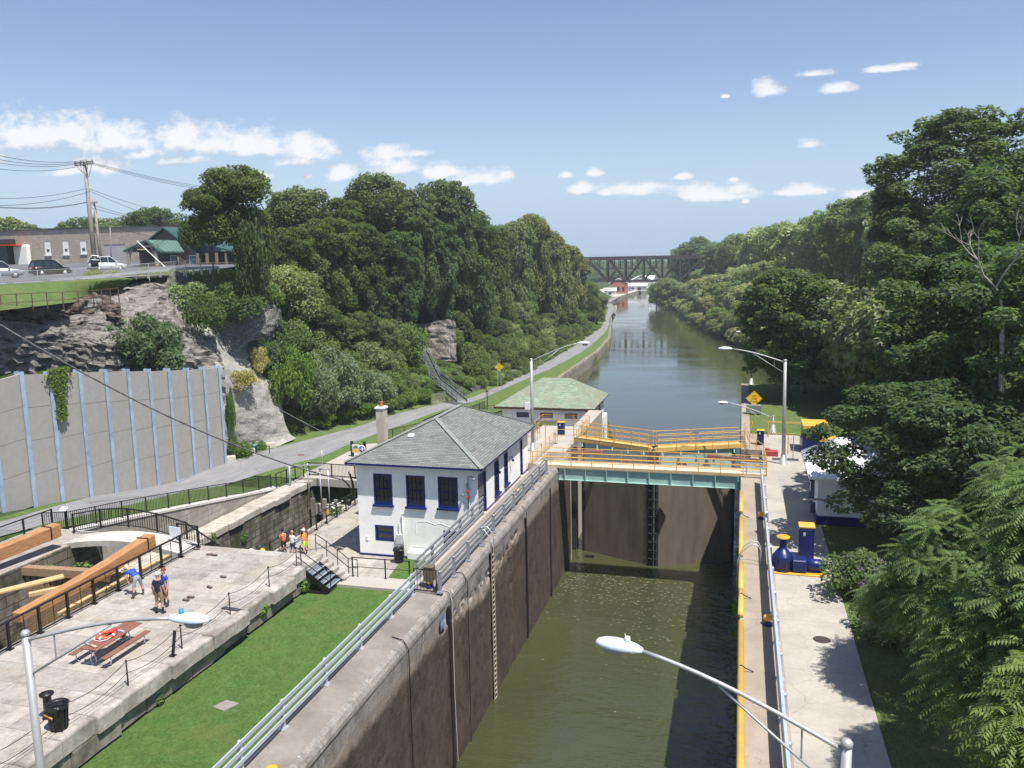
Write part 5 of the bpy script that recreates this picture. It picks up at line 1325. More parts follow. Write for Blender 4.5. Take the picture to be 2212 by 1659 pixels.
heaven((7.4, 30.5, -.1), [((7.8, 31, 4.4), (2.6, 2.8, 3.0)), ((11, 31, 6.8), (3.4, 2.8, 3.)), ((5.9, 33, 2.6), (1.2, 1.6, 1.4))], 480, 'tree of heaven farther back beside the purple bush', 33, (.98, 1.02, 1))
# butterfly bushes
def bloom_bush(x, y, h, r, label):
    t = plant('b1', x, y, -.1, h, r, label, 'bush', 'purple flowering bushes', (.9, 1, .9), name='flowering_bush', trunk=False)
    rng = np.random.default_rng(int(x * 10)); u = unit(rng, 1500); u[:, 2] = np.abs(u[:, 2])
    P = u * np.array([2.35, 2.35, 1.6]) * rng.uniform(.85, 1.08, (1500, 1)) + np.array([0, 0, 1.5])
    keep = (np.sin(u[:, 0] * 9 + u[:, 1] * 7) > -.1); me = leaf_mesh('blossom', P[keep], u[keep], .16, LEAF['lilac'], rng, 1.2, .7)
    link_mesh('blossom', me, [], t); return t
bloom_bush(5.75, 40.3, 2.0, 1.35, 'purple flowering bush beside the motor pad')
bloom_bush(6.3, 35.8, 1.5, 1.1, 'smaller purple flowering bush half under the fronds')
# hanging vine on the panel wall
v0 = on_wall(118, 800)
rng = np.random.default_rng(5); n = 2600
s = rng.normal(0, 1, n); hgt = rng.uniform(0, 1, n) ** 1.5
wdt = 1.0 - .75 * hgt + .2 * np.sin(hgt * 9)
P = np.stack([v0.x + nrm_.x * (.25 + .12 * rng.uniform(0, 1, n)) + wall_dir.x * s * .42 * wdt, v0.y + nrm_.y * .3 + wall_dir.y * s * .42 * wdt, v0.z + .15 - hgt * 3.9], 1)
me = leaf_mesh('leaves', P - np.array([v0.x, v0.y, v0.z]), np.tile([nrm_.x, nrm_.y, .4], (n, 1)), .14, LEAF['maple'], rng, 1.4, .5)
t = thing('hanging_vine', v0, 'green vine trailing down over the concrete panel wall', 'vine'); o = link_mesh('leaves', me, [], t); o.color = (1.3, 1.4, .8, 1)
m = MB(); p = v0 + nrm_ * .22
for k in range(5): q = p + wall_dir * (k - 2) * .22; m.tube([q, q + Vector((0, 0, -1.4)), q + wall_dir * .1 + Vector((0, 0, -3.2 + abs(k - 2) * .5))], .012, 5)
m.build('stems', M_BARK, t)
# ------------------------------------------------------------------ metals and rails
M_GALV = M('galvanised', (.52, .54, .56), .10, 6, .45, .5)
M_ALU = M('aluminium_rail', (.50, .56, .62), .06, 3, .42, .35)
M_GREYR = M('grey_rail', (.30, .31, .33), .10, 5, .55, .3)
M_BLK = M('black_rail', (.012, .011, .012), .3, 6, .45)
M_YEL = M('yellow_paint', (.62, .36, .055), .10, 4, .5, 0, 0, (.45, .27, .10), 1.2)
M_PIPE = M('yellow_pipe', (.72, .40, .06), .06, 3, .45, 0, 0, (.55, .32, .07), 1.)
M_TEAL = M('pale_green_steel', (.34, .52, .47), .08, 2, .55, 0, 0, (.25, .40, .36), .7)
M_RUST = M('rusty_steel', (.10, .05, .035), .4, 5, .85, 0, .3, (.05, .035, .03), .9)
M_OXID = M('red_oxide', (.17, .055, .045), .25, 5, .6, 0, .1)
M_POST = M('lamp_pole_grey', (.40, .40, .40), .06, 4, .5, .4)
# white three-bar aluminium rail between lawn and lock coping (three flat bars on cast posts)
def bar_rail(label, x, y0, y1, posts, hs, w, hgt, mat, pmat, side=1, name='guard_rail', n_every=2, topz=1.1):
    t = thing(name, (x, (y0 + y1) / 2, 0), label, 'railing')
    for i, z in enumerate(hs):
        m = MB()
        yy = [y0] + [p for p in posts if y0 < p < y1][1::n_every] + [y1]
        for a, b in zip(yy, yy[1:]): m.bar((x + side * .09, a + .01, z), (x + side * .09, b - .01, z), w, hgt)
        m.build('rail', mat, t, bevel=.01)
    for y in posts:
        m = MB(); m.bb(x - .15, x + .15, y - .16, y + .16, 0, .05); m.bb(x - .12, x + .12, y - .12, y + .12, .05, .09)
        m.prism([(x - .07, y - .06), (x + .07, y - .06), (x + .07, y + .06), (x - .07, y + .06)], .09, topz - .08)
        for z in hs[:-1]: m.box((x + side * .05, y, z), (.12, .10, .12))
        m.lathe((x, y, topz - .08), [(.085, 0), (.08, .05), (.045, .09), (0, .1)], 10)
        m.build('post', pmat, t)
    return t
bar_rail('bright aluminium guard rail between the green lawn and the left lock coping', -15.05, 6, 36.0, [8.8, 11.9, 15, 18.1, 21.2, 23.76, 26.85, 29.9, 33.04, 35.6], (.42, .74, 1.06), .05, .16, M_ALU, M_GALV)
bar_rail('long pale blue-white handrail along the right lock wall', 1.72, 6, 59.5, [7 + 3.02 * k for k in range(18)], (.42, .74, 1.06), .12, .15, M_ALU, M_GALV, -1)
bar_rail('dull grey guard rail on the lock edge beside the white house', -13.86, 36.3, 60.2, [36.29, 38.38, 40.7, 43.14, 45.47, 47.75, 50.08, 52.61, 55.03, 57.26, 59.47], (.30, .56, .82, 1.08), .05, .15, M_GREYR, M_GREYR, -1)
bar_rail('grey guard rail on the inner side of the walkway up to the house corner', -15.6, 37.5, 48.8, [37.6, 39.9, 42.2, 44.5, 46.8, 48.7], (.15, .46, .78, 1.10), .05, .17, M_GREYR, M_GREYR, 1)
t = thing('guard_rail', (1.1, 61, 0), 'short silver end rail where the footbridge lands on the right wall', 'railing')
m = MB()
for z in (.45, .8, 1.1): m.bar((.2, 61, z), (2.0, 61, z), .07, .07)
m.build('rail', M_ALU, t)
for x in (.62, 1.67):
    m = MB(); m.bar((x, 61, 0), (x, 61, 1.1), .09, .09); m.build('post', M_GALV, t)
def picket(name, label, pts, h, mat, pick=.13, post_every=1, r=.012, pr=.04, mid=False, bottom=.12, sq=True, group=None, pw=.012, cat='fence', posts=None, wire=None, parts=True):
    """railing following pts (Vectors at foot): top and bottom rail, thin uprights, posts"""
    c = sum(pts, Vector((0, 0, 0))) / len(pts); c.z = min(p.z for p in pts)
    t = thing(name, c, label, cat, group)
    m = MB(); up = Vector((0, 0, 1))
    for a, b in zip(pts, pts[1:]):
        m.bar(a + up * h, b + up * h, pr * 1.3, pr * 1.1)
        if bottom: m.bar(a + up * bottom, b + up * bottom, pr * .9, pr * .9)
        if mid: m.bar(a + up * h * .52, b + up * h * .52, pr * .8, pr * .8)
    m.build('rail', mat, t)
    if pick:
        m = MB()
        for a, b in zip(pts, pts[1:]):
            L = (b - a).length; n = max(1, int(L / pick))
            for k in range(1, n): q = a.lerp(b, k / n); m.bar(q + up * bottom, q + up * h, pw * 2, pw * 2)
        m.build('pickets', mat, t)
    if wire:
        m = MB()
        for a, b in zip(pts, pts[1:]):
            for k in range(wire): z = lerp(bottom, h, (k + 1) / (wire + 1)); m.bar(a + up * z, b + up * z, .008, .008)
        m.build('wires', mat, t)
    for q in (posts if posts is not None else pts[::post_every]):
        m = MB(); w = pr * (1.6 if sq else 1.1)
        m.bar(q, q + up * (h + .03), w, w); m.box(q + up * .01, (w * 2.4, w * 2.4, .02)); m.build('post', mat, t)
    return t
def poly_pts(ctrl, step):
    out = [Vector(ctrl[0])]
    for a, b in zip(ctrl, ctrl[1:]):
        a, b = Vector(a), Vector(b); n = max(1, int(round((b - a).length / step)))
        out += [a.lerp(b, k / n) for k in range(1, n + 1)]
    return out
V = Vector
picket('railing', 'black picket railing on the white-capped wall below the towpath', [V((-39.3, y, wz(y))) for y in (38.2, 40, 42.3, 44.6, 46.9, 49.2, 51.5, 53.8, 56.1, 58.4, 60.7, 62.6)], 1.12, M_BLK, .15, pw=.011)
picket('railing', 'black railing panels stepping along the lower lock up to the deck corner', poly_pts([(-38.9, 62.8, -3.3), (-38.7, 64.2, -3.3), (-38.2, 66.3, -3.25)], 1.3), 1.15, M_BLK, .55, pr=.05)
picket('railing', 'black picket railing with square posts across the deck behind the house', poly_pts([(-38.0, 66.9, -3.29), (-33.2, 66.6, -3.29), (-30.7, 66.5, -3.29)], 2.3), 1.2, M_BLK, .14, pr=.06)
picket('railing', 'black railing with wire infill along the left quay beside the towpath', poly_pts([(-38.6, 22, 1.18), (-38.3, 30, 1.18), (-38.0, 37.6, 1.15)], 2.0), 1.15, M_BLK, 0, pr=.05, wire=5)
picket('railing', 'long black railing with wire infill beside the near wooden balance beam', poly_pts([(-27.45, 14, 1.2), (-27.45, 35.0, 1.2)], 1.5), 1.15, M_BLK, .75, pr=.06, wire=6)
picket('railing', 'black railing corner at the end of the arched stone footbridge', poly_pts([(-27.45, 35.0, 1.2), (-27.5, 36.5, 1.2), (-28.9, 36.7, 1.2)], 1.4), 1.15, M_BLK, 0, pr=.05, wire=5)
picket('railing', 'black two-rail railing along the lower old lock beside the four visitors', poly_pts([(-30.0, 41, -3.5), (-29.85, 50, -3.5), (-29.85, 66, -3.5)], 1.55), 1.15, M_BLK, .78, pr=.05)
picket('railing', 'black railing beside the plaza with information panels behind the house roof', poly_pts([(-37.6, 82, -3.4), (-36, 88, -3.7), (-34.5, 96, -4.0), (-33.8, 108, -4.4)], 2.0), 1.1, M_BLK, .16)
picket('railing', 'thin black two-bar railing guarding the sidewalk edge by the concrete steps', [V((-19.0, 37.3, 0)), V((-17.2, 37.35, 0)), V((-15.9, 37.4, 0))], 1.02, M_BLK, 0, pr=.035, mid=True, bottom=0)
picket('railing', 'dark picket fence on the green verge in front of the museum', [V((x, y, -4.6)) for x, y in ((-33, 106), (-30, 107), (-27, 108), (-24, 108.5))], 1.1, M_BLK, .2)
# chain stanchions on the platform
t0 = thing('chain_fence', (-20.8, 25, 1.2), 'thin posts with two slack ropes along the platform edge above the lawn', 'fence')
ps = [8, 11, 14, 17.1, 20.1, 23.13, 26.12, 29.34, 32.43, 35.36]
for y in ps:
    m = MB(); m.tube([(-20.8, y, 1.2), (-20.8, y, 2.18)], .026, 8); m.lathe((-20.8, y, 2.18), [(.04, -.03), (.045, 0), (0, .04)], 8); m.build('post', M_BLK, t0)
for zt in (2.14, 1.72):
    m = MB(); pts = []
    for a, b in zip(ps, ps[1:]):
        for k in range(6): u = k / 6; pts.append((-20.8, lerp(a, b, u), zt - .22 * 4 * u * (1 - u)))
    pts.append((-20.8, ps[-1], zt)); m.tube(pts, .012, 5); m.build('rope', M_BLK, t0)
# arched footbridge
fb = thing('footbridge', (-31.4, 36.2, 1.2), 'small arched concrete footbridge with black picket sides over the old lock', 'footbridge')
N_ = 14; x0, x1 = -35.2, -27.7; arc = [(lerp(x0, x1, k / N_), 1.22 + .42 * math.sin(math.pi * k / N_)) for k in range(N_ + 1)]
m = MB(); vs = []; fs = []
for (x, z) in arc: vs += [(x, 35.35, z), (x, 37.0, z), (x, 37.0, z - .3), (x, 35.35, z - .3)]
for k in range(N_):
    for j in range(4): fs.append((k * 4 + j, (k + 1) * 4 + j, (k + 1) * 4 + (j + 1) % 4, k * 4 + (j + 1) % 4))
m.add(vs, fs); m.build('arch', M('arch_concrete', (.52, .50, .46), .12, 3, .85, 0, .4, (.35, .33, .3), .7), fb)
def arc_pts(y, xa, xb, extra=0): return [V((x, y, 1.25 + .55 * math.sin(math.pi * max(0, min(1, (x - xa) / (xb - xa)))) - extra)) for x in frange(xa, xb, .9)]
for y in (37.05,):
    pts = arc_pts(y, -36.0, -28.6) + [V((-27.6, y - .1, .75)), V((-26.6, y, .1))]
    m = MB()
    for a, b in zip(pts, pts[1:]): m.bar(a + V((0, 0, 1.05)), b + V((0, 0, 1.05)), .06, .06); m.bar(a + V((0, 0, .1)), b + V((0, 0, .1)), .04, .04)
    m.build('rail', M_BLK, fb); m = MB()
    for a, b in zip(pts, pts[1:]):
        for k in range(6): q = a.lerp(b, k / 6); m.bar(q + V((0, 0, .1)), q + V((0, 0, 1.05)), .024, .024)
    m.build('pickets', M_BLK, fb)
    for k in (0, 2, 4, 6, 8): m = MB(); m.bar(pts[k], pts[k] + V((0, 0, 1.1)), .08, .08); m.build('post', M_BLK, fb)
# white notice by the bridge corner
t = thing('notice_sign', (-28.9, 36.3, 1.2), 'small white notice board on the black railing corner of the footbridge', 'sign')
m = MB(); m.box((-28.75, 36.3, 2.0), (.75, .03, .6), R(-8)); m.build('board', M('notice_white', (.72, .78, .82), .05, 8, .5), t)
t = thing('notice_sign', (-37.2, 37.8, 1.2), 'small white tilted panel on a black post near the towpath fence', 'sign')
m = MB(); m.bar((-37.2, 37.8, 1.0), (-37.2, 37.8, 2.2), .12, .12); m.build('post', M_BLK, t); m = MB(); m.box((-37.2, 37.7, 2.35), (.45, .3, .03), 0, 0, Matrix.Rotation(R(35), 3, 'X')); m.build('board', M('notice_white2', (.75, .75, .78), .05, 8, .5), t)
# balance beams and old gate
def m_wood(name, c1, c2):
    m, nt, b = base(name, .65, 0, .3); v = objv(nt)
    n = noise(nt, scaled(nt, v, (14, 1.2, 14)), 1., 5, .6, .5); nt.links.new(ramp(nt, n, [(.3, c1), (.7, c2)]), b.inputs['Base Color']); bump(nt, b, n, .3, .01); return m
M_BEAM = m_wood('oiled_beam', (.26, .12, .05), (.48, .265, .12)); M_OLDW = m_wood('weathered_beam', (.20, .13, .075), (.36, .24, .14)); M_PALEW = m_wood('new_lumber', (.42, .30, .14), (.56, .42, .22))
def beam(label, tip, butt, s0, s1):
    t = thing('balance_beam', tuple(butt), label, 'wooden beam'); a, b = V(tip), V(butt)
    d = (b - a).normalized(); side = d.cross(V((0, 0, 1))).normalized(); up = side.cross(d)
    def sec(p, s): return [p - side * s * .5 - up * s * .55, p + side * s * .5 - up * s * .55, p + side * s * .5 + up * s * .55, p - side * s * .5 + up * s * .55]
    vs = []; L = (b - a).length
    for k in range(7): vs += sec(a.lerp(b, k / 6) + up * (-.10 * math.sin(math.pi * k / 6)), lerp(s0, s1, (k / 6)))
    fs = [(3, 2, 1, 0), (24, 25, 26, 27)] + [(k * 4 + j, k * 4 + (j + 1) % 4, (k + 1) * 4 + (j + 1) % 4, (k + 1) * 4 + j) for k in range(6) for j in range(4)]
    m = MB(); m.add(vs, fs); m.build('timber', M_BEAM, t, bevel=.03)
    m = MB(); m.box(b - d * .6, (.64, .08, .70), math.atan2(-d.x, d.y)); m.build('strap', M_BLK, t); return t
beam('huge orange-brown balance beam nearer the picnic table, beside the long black railing', (-28.6, 26.0, 1.75), (-28.9, 34.6, 2.15), .42, .62)
beam('orange-brown balance beam beyond the old lock, cut by the left edge', (-36.3, 25.0, 1.9), (-35.0, 34.9, 2.2), .5, .62)
t = thing('wooden_gate', (-31.3, 32.3, .2), 'old timber lock gate with walkway planks and braces across the upper old lock', 'lock gate')
m = MB(); m.bar((-35.6, 32.2, .95), (-31.2, 32.9, .8), .45, .4).bar((-31.2, 32.9, .8), (-28.2, 32.3, .95), .45, .4); m.build('top_beam', M_OLDW, t)
m = MB()
for k in range(22):
    x = -35.2 + k * .33; y = 32.2 + .7 * (1 - abs(x + 31.5) / 4); m.bb(x - .14, x + .14, y - .1, y + .1, -4.5, .72)
m.build('gate_planks', M_OLDW, t)
m = MB(); m.bar((-33.8, 28.9, 1.0), (-31.6, 31.6, 1.15), .5, .08).bar((-31.9, 29.8, .9), (-30.0, 31.6, 1.0), .28, .16); m.build('plank', M_PALEW, t)
m = MB(); m.bb(-32.1, -31.9, 31.4, 31.6, .4, 1.1); m.build('strut', M_OLDW, t)
m = MB()
for k in range(7): m.bar((-27.9 - .05 * (k % 2), 27.5 + k * 1.05, 1.32), (-27.95, 28.4 + k * 1.05, 1.34), .30, .12)
m.build('timber_curb', M_PALEW, label='row of pale new timbers laid along the near channel edge', cat='timber')
t = thing('stoplog_frame', (-34, 66, -8), 'row of weathered timber posts and beam closing the lower old lock', 'lock gate')
m = MB(); m.bb(-37.3, -30.6, 65.7, 66.0, -6.6, -5.6); m.build('beam', M_CONCP, t)
for k in range(6):
    x = -36.9 + k * 1.12; m = MB(); m.bb(x, x + .3, 65.0, 65.3, -9, -4.9); m.build('timber_post', M('grey_timber', (.26, .24, .21), .3, 6, .9, 0, .2, (.04, .035, .03), .9, streak=True), t)
m = MB(); m.tube([(-36.9, 64.8, -5.2), (-36.9, 64.8, -1.6)], .07, 8).tube([(-36.0, 65.3, -6), (-36.0, 65.3, -2.2)], .06, 8).tube([(-35.2, 65.3, -6), (-35.2, 65.3, -2.2)], .06, 8).bar((-36.1, 65.3, -2.2), (-35.0, 65.3, -2.2), .1, .1).bar((-38.6, 64.0, -1.75), (-35.6, 65.2, -1.75), .12, .12).tube([(-35.7, 65.3, -1.8), (-35.7, 65.3, -.5)], .05, 8).tube([(-38.2, 63.9, -3.4), (-38.2, 63.9, -1.7)], .09, 8); m.build('hoist_frame', M_GALV, t)
m = MB(); rn = random.Random(3)
rng = np.random.default_rng(8)
for (cx_, cy_, cz_, rx, n, lab) in ((-33.0, 34.4, -.6, 1.5, 900, 'leafy weeds growing in the upper old lock beneath the footbridge'), (-30.2, 34.0, -.2, 1.1, 700, 'green bush in the upper old lock right of the weeds'), (-34.5, 33.3, .2, .8, 400, 'yellowish weeds on the left wall of the upper old lock')):
    u = unit(rng, n); P = u * np.array([rx, rx * .6, rx * .9]) * rng.uniform(.5, 1, (n, 1)); me = leaf_mesh('foliage', P, u + np.array([0, 0, .5]), .14, LEAF['maple'], rng)
    t = thing('weed_clump', (cx_, cy_, cz_), lab, 'weeds'); o = link_mesh('foliage', me, [], t); o.color = (1.3, 1.5, .9, 1)
for (px_, py_, s, lab) in ((640, 1148, .5, 'small weed tuft at the end of the platform'), (730, 1170, .3, 'weed on the platform wall')):
    pass
for i, (x, y, z, s, c) in enumerate([(-37.2, 51, -3.9, .5, (1.2, 1.3, .8)), (-37.2, 47.5, -4.6, .7, (1.2, 1.4, .8)), (-37.2, 55, -5.2, .5, (1, 1.2, .8)), (-20.45, 31.3, .6, .3, (1.2, 1.5, .8)), (-20.5, 24.3, .1, .25, (1.1, 1.3, .8)), (-20.45, 35.0, .3, .35, (1, 1.3, .8)), (.2, 47.6, -1.0, .5, (1, 1.4, .7)), (.2, 38.6, -1.5, .5, (1, 1.3, .7)), (.18, 43.0, -2.2, .7, (1.6, 1.6, 1.5)), (.2, 31, -1.6, .4, (1, 1.3, .7))]):
    n = 260; u = unit(rng, n); P = u * np.array([s * .5, s, s]) * rng.uniform(.3, 1, (n, 1)); me = leaf_mesh('foliage', P, u + np.array([0, 0, .5]), .09, LEAF['maple'], rng)
    t = thing('wall_weed', (x, y, z), 'tuft of green weeds growing out of a stone wall joint', 'weeds', 'weeds in wall joints'); o = link_mesh('foliage', me, [], t); o.color = (*c, 1)
t = thing('daisy_clump', (-30.4, 57.2, -4.0), 'white daisies growing at the lower old lock edge below the railing', 'flowers')
u = unit(rng, 260); P = u * np.array([.5, .9, .6]) * rng.uniform(.4, 1, (260, 1)) + np.array([0, 0, .6]); o = link_mesh('foliage', leaf_mesh('foliage', P, u, .12, LEAF['maple'], rng), [], t); o.color = (1, 1.3, .8, 1)
m = MB()
for k in range(18): m.lathe((-30.4 + rn.uniform(-.4, .4), 57.2 + rn.uniform(-.9, .9), -2.95 + rn.uniform(-.3, .3)), [(.0, 0), (.09, .02), (.08, .03), (0, .04)], 7)
m.build('petals', M('petal_white', (.8, .8, .78), .05, 5, .8), t)
# blue metal stairs and stone steps
st = thing('metal_stairs', (-19.8, 36, 0), 'blue metal stairs from the limestone platform down to the sidewalk', 'stairs')
M_TREAD = M('blue_grey_tread', (.16, .20, .25), .2, 6, .5, .3); M_NOSE = M('tread_nosing', (.34, .40, .45), .1, 6, .5)
m = MB()
for y in (35.18, 36.5): m.bar((-20.75, y, 1.05), (-19.25, y, -.02), .05, .26)
m.bb(-20.6, -19.3, 35.05, 36.6, -.1, -.02); m.build('stringer', M_BLK, st)
for k in range(5):
    x = -20.55 + k * .28; z = 1.0 - k * .21
    m = MB(); m.bb(x - .16, x + .10, 35.21, 36.47, z - .03, z, 0); m.bb(x + .10, x + .14, 35.21, 36.47, z - .035, z + .005, 1); m.build('tread', [M_TREAD, M_NOSE], st)
def rail2(nm, pts, hh, parent):
    m = MB()
    for f in (1., .52):
        q = [p + V((0, 0, hh * f)) for p in pts]; m.tube(q, .022, 6)
    for p in pts: m.tube([p, p + V((0, 0, hh))], .022, 6)
    m.build(nm, M('steel_brown_rail', (.03, .022, .02), .3, 5, .4, .3), parent)
rail2('handrail', [V((-20.9, 35.1, 1.2)), V((-19.1, 35.1, 0))], 1.0, st)
ss = thing('stone_steps', (-20, 37, 0), 'worn stone steps with thin handrail beside the blue metal stairs', 'stairs')
m = MB()
for k in range(6): m.bb(-20.9 + k * .3, -20.6 + k * .3, 36.6, 37.25, -.3, 1.15 - k * .2)
m.build('steps', M_STONE, ss, bevel=.03)
rail2('handrail', [V((-21.0, 37.25, 1.2)), V((-20.4, 37.25, .85)), V((-19.8, 37.25, .45)), V((-19.2, 37.25, 0)), V((-18.7, 37.25, 0))], .95, ss)
# small gate and covered box at the coping
t = thing('steel_gate', (-14.6, 36.2, 0), 'small black barred gate at the start of the walkway beside the house', 'gate')
m = MB()
for z in (.08, 1.15): m.bar((-15.15, 36.18, z), (-14.0, 36.18, z), .04, .04)
for k in range(8): x = -15.15 + k * 1.15 / 7; w = .05 if k in (0, 7) else .022; m.bar((x, 36.18, .04), (x, 36.18, 1.17), w, w)
m.build('bars', M_BLK, t)
t = thing('covered_valve', (-14.6, 36.75, 0), 'brown hooded box on a yellow and navy base behind the small gate', 'box')
m = MB(); m.lathe((-14.6, 36.8, 0), [(.22, 0), (.22, .06), (.16, .1), (.16, .22)], 14); m.build('base_flange', M_NAVY, t)
m = MB(); m.lathe((-14.6, 36.8, .22), [(.17, 0), (.19, .02), (.19, .12), (.17, .14)], 14); m.build('collar', M_YEL, t)
m = MB(); m.bb(-14.85, -14.35, 36.6, 37.0, .36, 1.1); m.bb(-14.87, -14.33, 36.58, 37.02, 1.05, 1.12); m.build('hood', M('brown_box', (.12, .10, .075), .15, 5, .6), t, bevel=.02)
# ------------------------------------------------------------------ footbridge with girder over the chamber
fbr = thing('gate_footbridge', (-6.5, 64, 0), 'yellow railed footbridge with pale green girder across the lock chamber', 'footbridge')
M_DECK = M('pale_deck', (.50, .44, .36), .15, 8, .8, 0, .2)
m = MB()
for y in (61.72, 63.1): m.bb(-13.4, .3, y - .02, y + .02, -1.0, -.12); m.bb(-13.4, .3, y - .16, y + .16, -1.03, -1.0); m.bb(-13.4, .3, y - .16, y + .16, -.12, -.08)
for k in range(9):
    x = -12.9 + k * 1.62; m.bb(x - .03, x + .03, 61.56, 61.7, -1.0, -.12)
m.build('girder', M_TEAL, fbr)
m = MB(); m.bb(-15.2, 2.0, 61.62, 63.2, -.08, .06); m.build('deck', M_DECK, fbr)
m = MB(); m.bb(-14.1, 2.0, 61.56, 61.62, -.10, .14); m.bb(-14.1, 2.0, 63.2, 63.26, -.10, .14); m.build('toe_board', M('tan_toe_board', (.56, .40, .22), .1, 4, .6), fbr)
def yrail(parent, pts, h=1.08, bars=(1., .66, .33), step=1.6, r=.028, drop=0.):
    m = MB()
    for f in bars: m.tube([p + V((0, 0, h * f)) for p in pts], r, 6)
    m.build('rail', M_YEL, parent)
    for a, b in zip(pts, pts[1:]):
        n = max(1, int(round((b - a).length / step)))
        for k in range(n + (b is pts[-1])):
            q = a.lerp(b, k / n); m = MB(); m.tube([q - V((0, 0, drop)), q + V((0, 0, h))], r, 6); m.build('post', M_YEL, parent)
yrail(fbr, [V((-15.6, 61.6, .05)), V((2.0, 61.55, .05))], drop=.9 if False else .12)
yrail(fbr, [V((-14.9, 63.2, .05)), V((2.0, 63.25, .05))])
def mesh_screen(parent, a, b, h, z0=.1):
    """woven wire infill as real crossing wires"""
    m = MB(); L = (b - a).length; n = int(L / .22)
    d = (b - a) / L
    for k in range(-int(h / .22), n):
        for sg in (1, -1):
            u0 = k * .22 if sg > 0 else k * .22 + h; z_0 = 0.
            u1 = u0 + sg * h; z1_ = h
            # clip to the panel
            ts = []
            p0 = [u0, 0.]; p1 = [u1, h]
            du = p1[0] - p0[0]
            t0, t1 = 0., 1.
            for (lo, hi) in ((0., L),):
                if du > 0: t0 = max(t0, (lo - p0[0]) / du); t1 = min(t1, (hi - p0[0]) / du)
                else: t0 = max(t0, (hi - p0[0]) / du); t1 = min(t1, (lo - p0[0]) / du)
            if t1 - t0 < .05: continue
            A_ = a + d * (p0[0] + du * t0) + V((0, 0, z0 + h * t0)); B_ = a + d * (p0[0] + du * t1) + V((0, 0, z0 + h * t1))
            m.bar(A_, B_, .010, .010)
    m.build('wire_mesh', M('mesh_wire', (.55, .50, .40), .1, 5, .5), parent)
mesh_screen(fbr, V((-14.0, 63.2, .05)), V((2.0, 63.22, .05)), .95)
# ------------------------------------------------------------------ mitre gates
gate = thing('lock_gate', (-6.5, 68, -9), 'closed mitre gate, pale green above and silt brown below, under yellow walkways', 'lock gate')
def m_gate():
    m, nt, b = base('gate_skin', .7, 0, .3); v = objv(nt); sp = nt.nodes.new('ShaderNodeSeparateXYZ'); nt.links.new(v, sp.inputs[0])
    n1 = noise(nt, v, 1.1, 6, .65); z = mathn(nt, 'MULTIPLY_ADD', n1, .9, mathn(nt, 'ADD', sp.outputs[2], -.45))
    top = ramp(nt, noise(nt, v, 2., 5), [(.3, (.30, .46, .42)), (.7, (.38, .55, .50))])
    low = ramp(nt, noise(nt, scaled(nt, v, (1, 1, .2)), 1.6, 5, .6), [(.3, (.105, .088, .066)), (.7, (.165, .140, .105))])
    f = nt.nodes.new('ShaderNodeMapRange'); f.inputs[1].default_value = 7.3; f.inputs[2].default_value = 6.9; nt.links.new(z, f.inputs[0])
    c = mixc(nt, f.outputs[0], top, low)
    sm_ = mathn(nt, 'PINGPONG', sp.outputs[2], 1.5); c = mixc(nt, ramp(nt, sm_, [(.0, .5), (.02, 0.)]), c, (.14, .11, .08))
    nt.links.new(c, b.inputs['Base Color']); bump(nt, b, n1, .3, .03); return m
M_GATE = m_gate()
apex = V((-6.62, 66.35, 0))
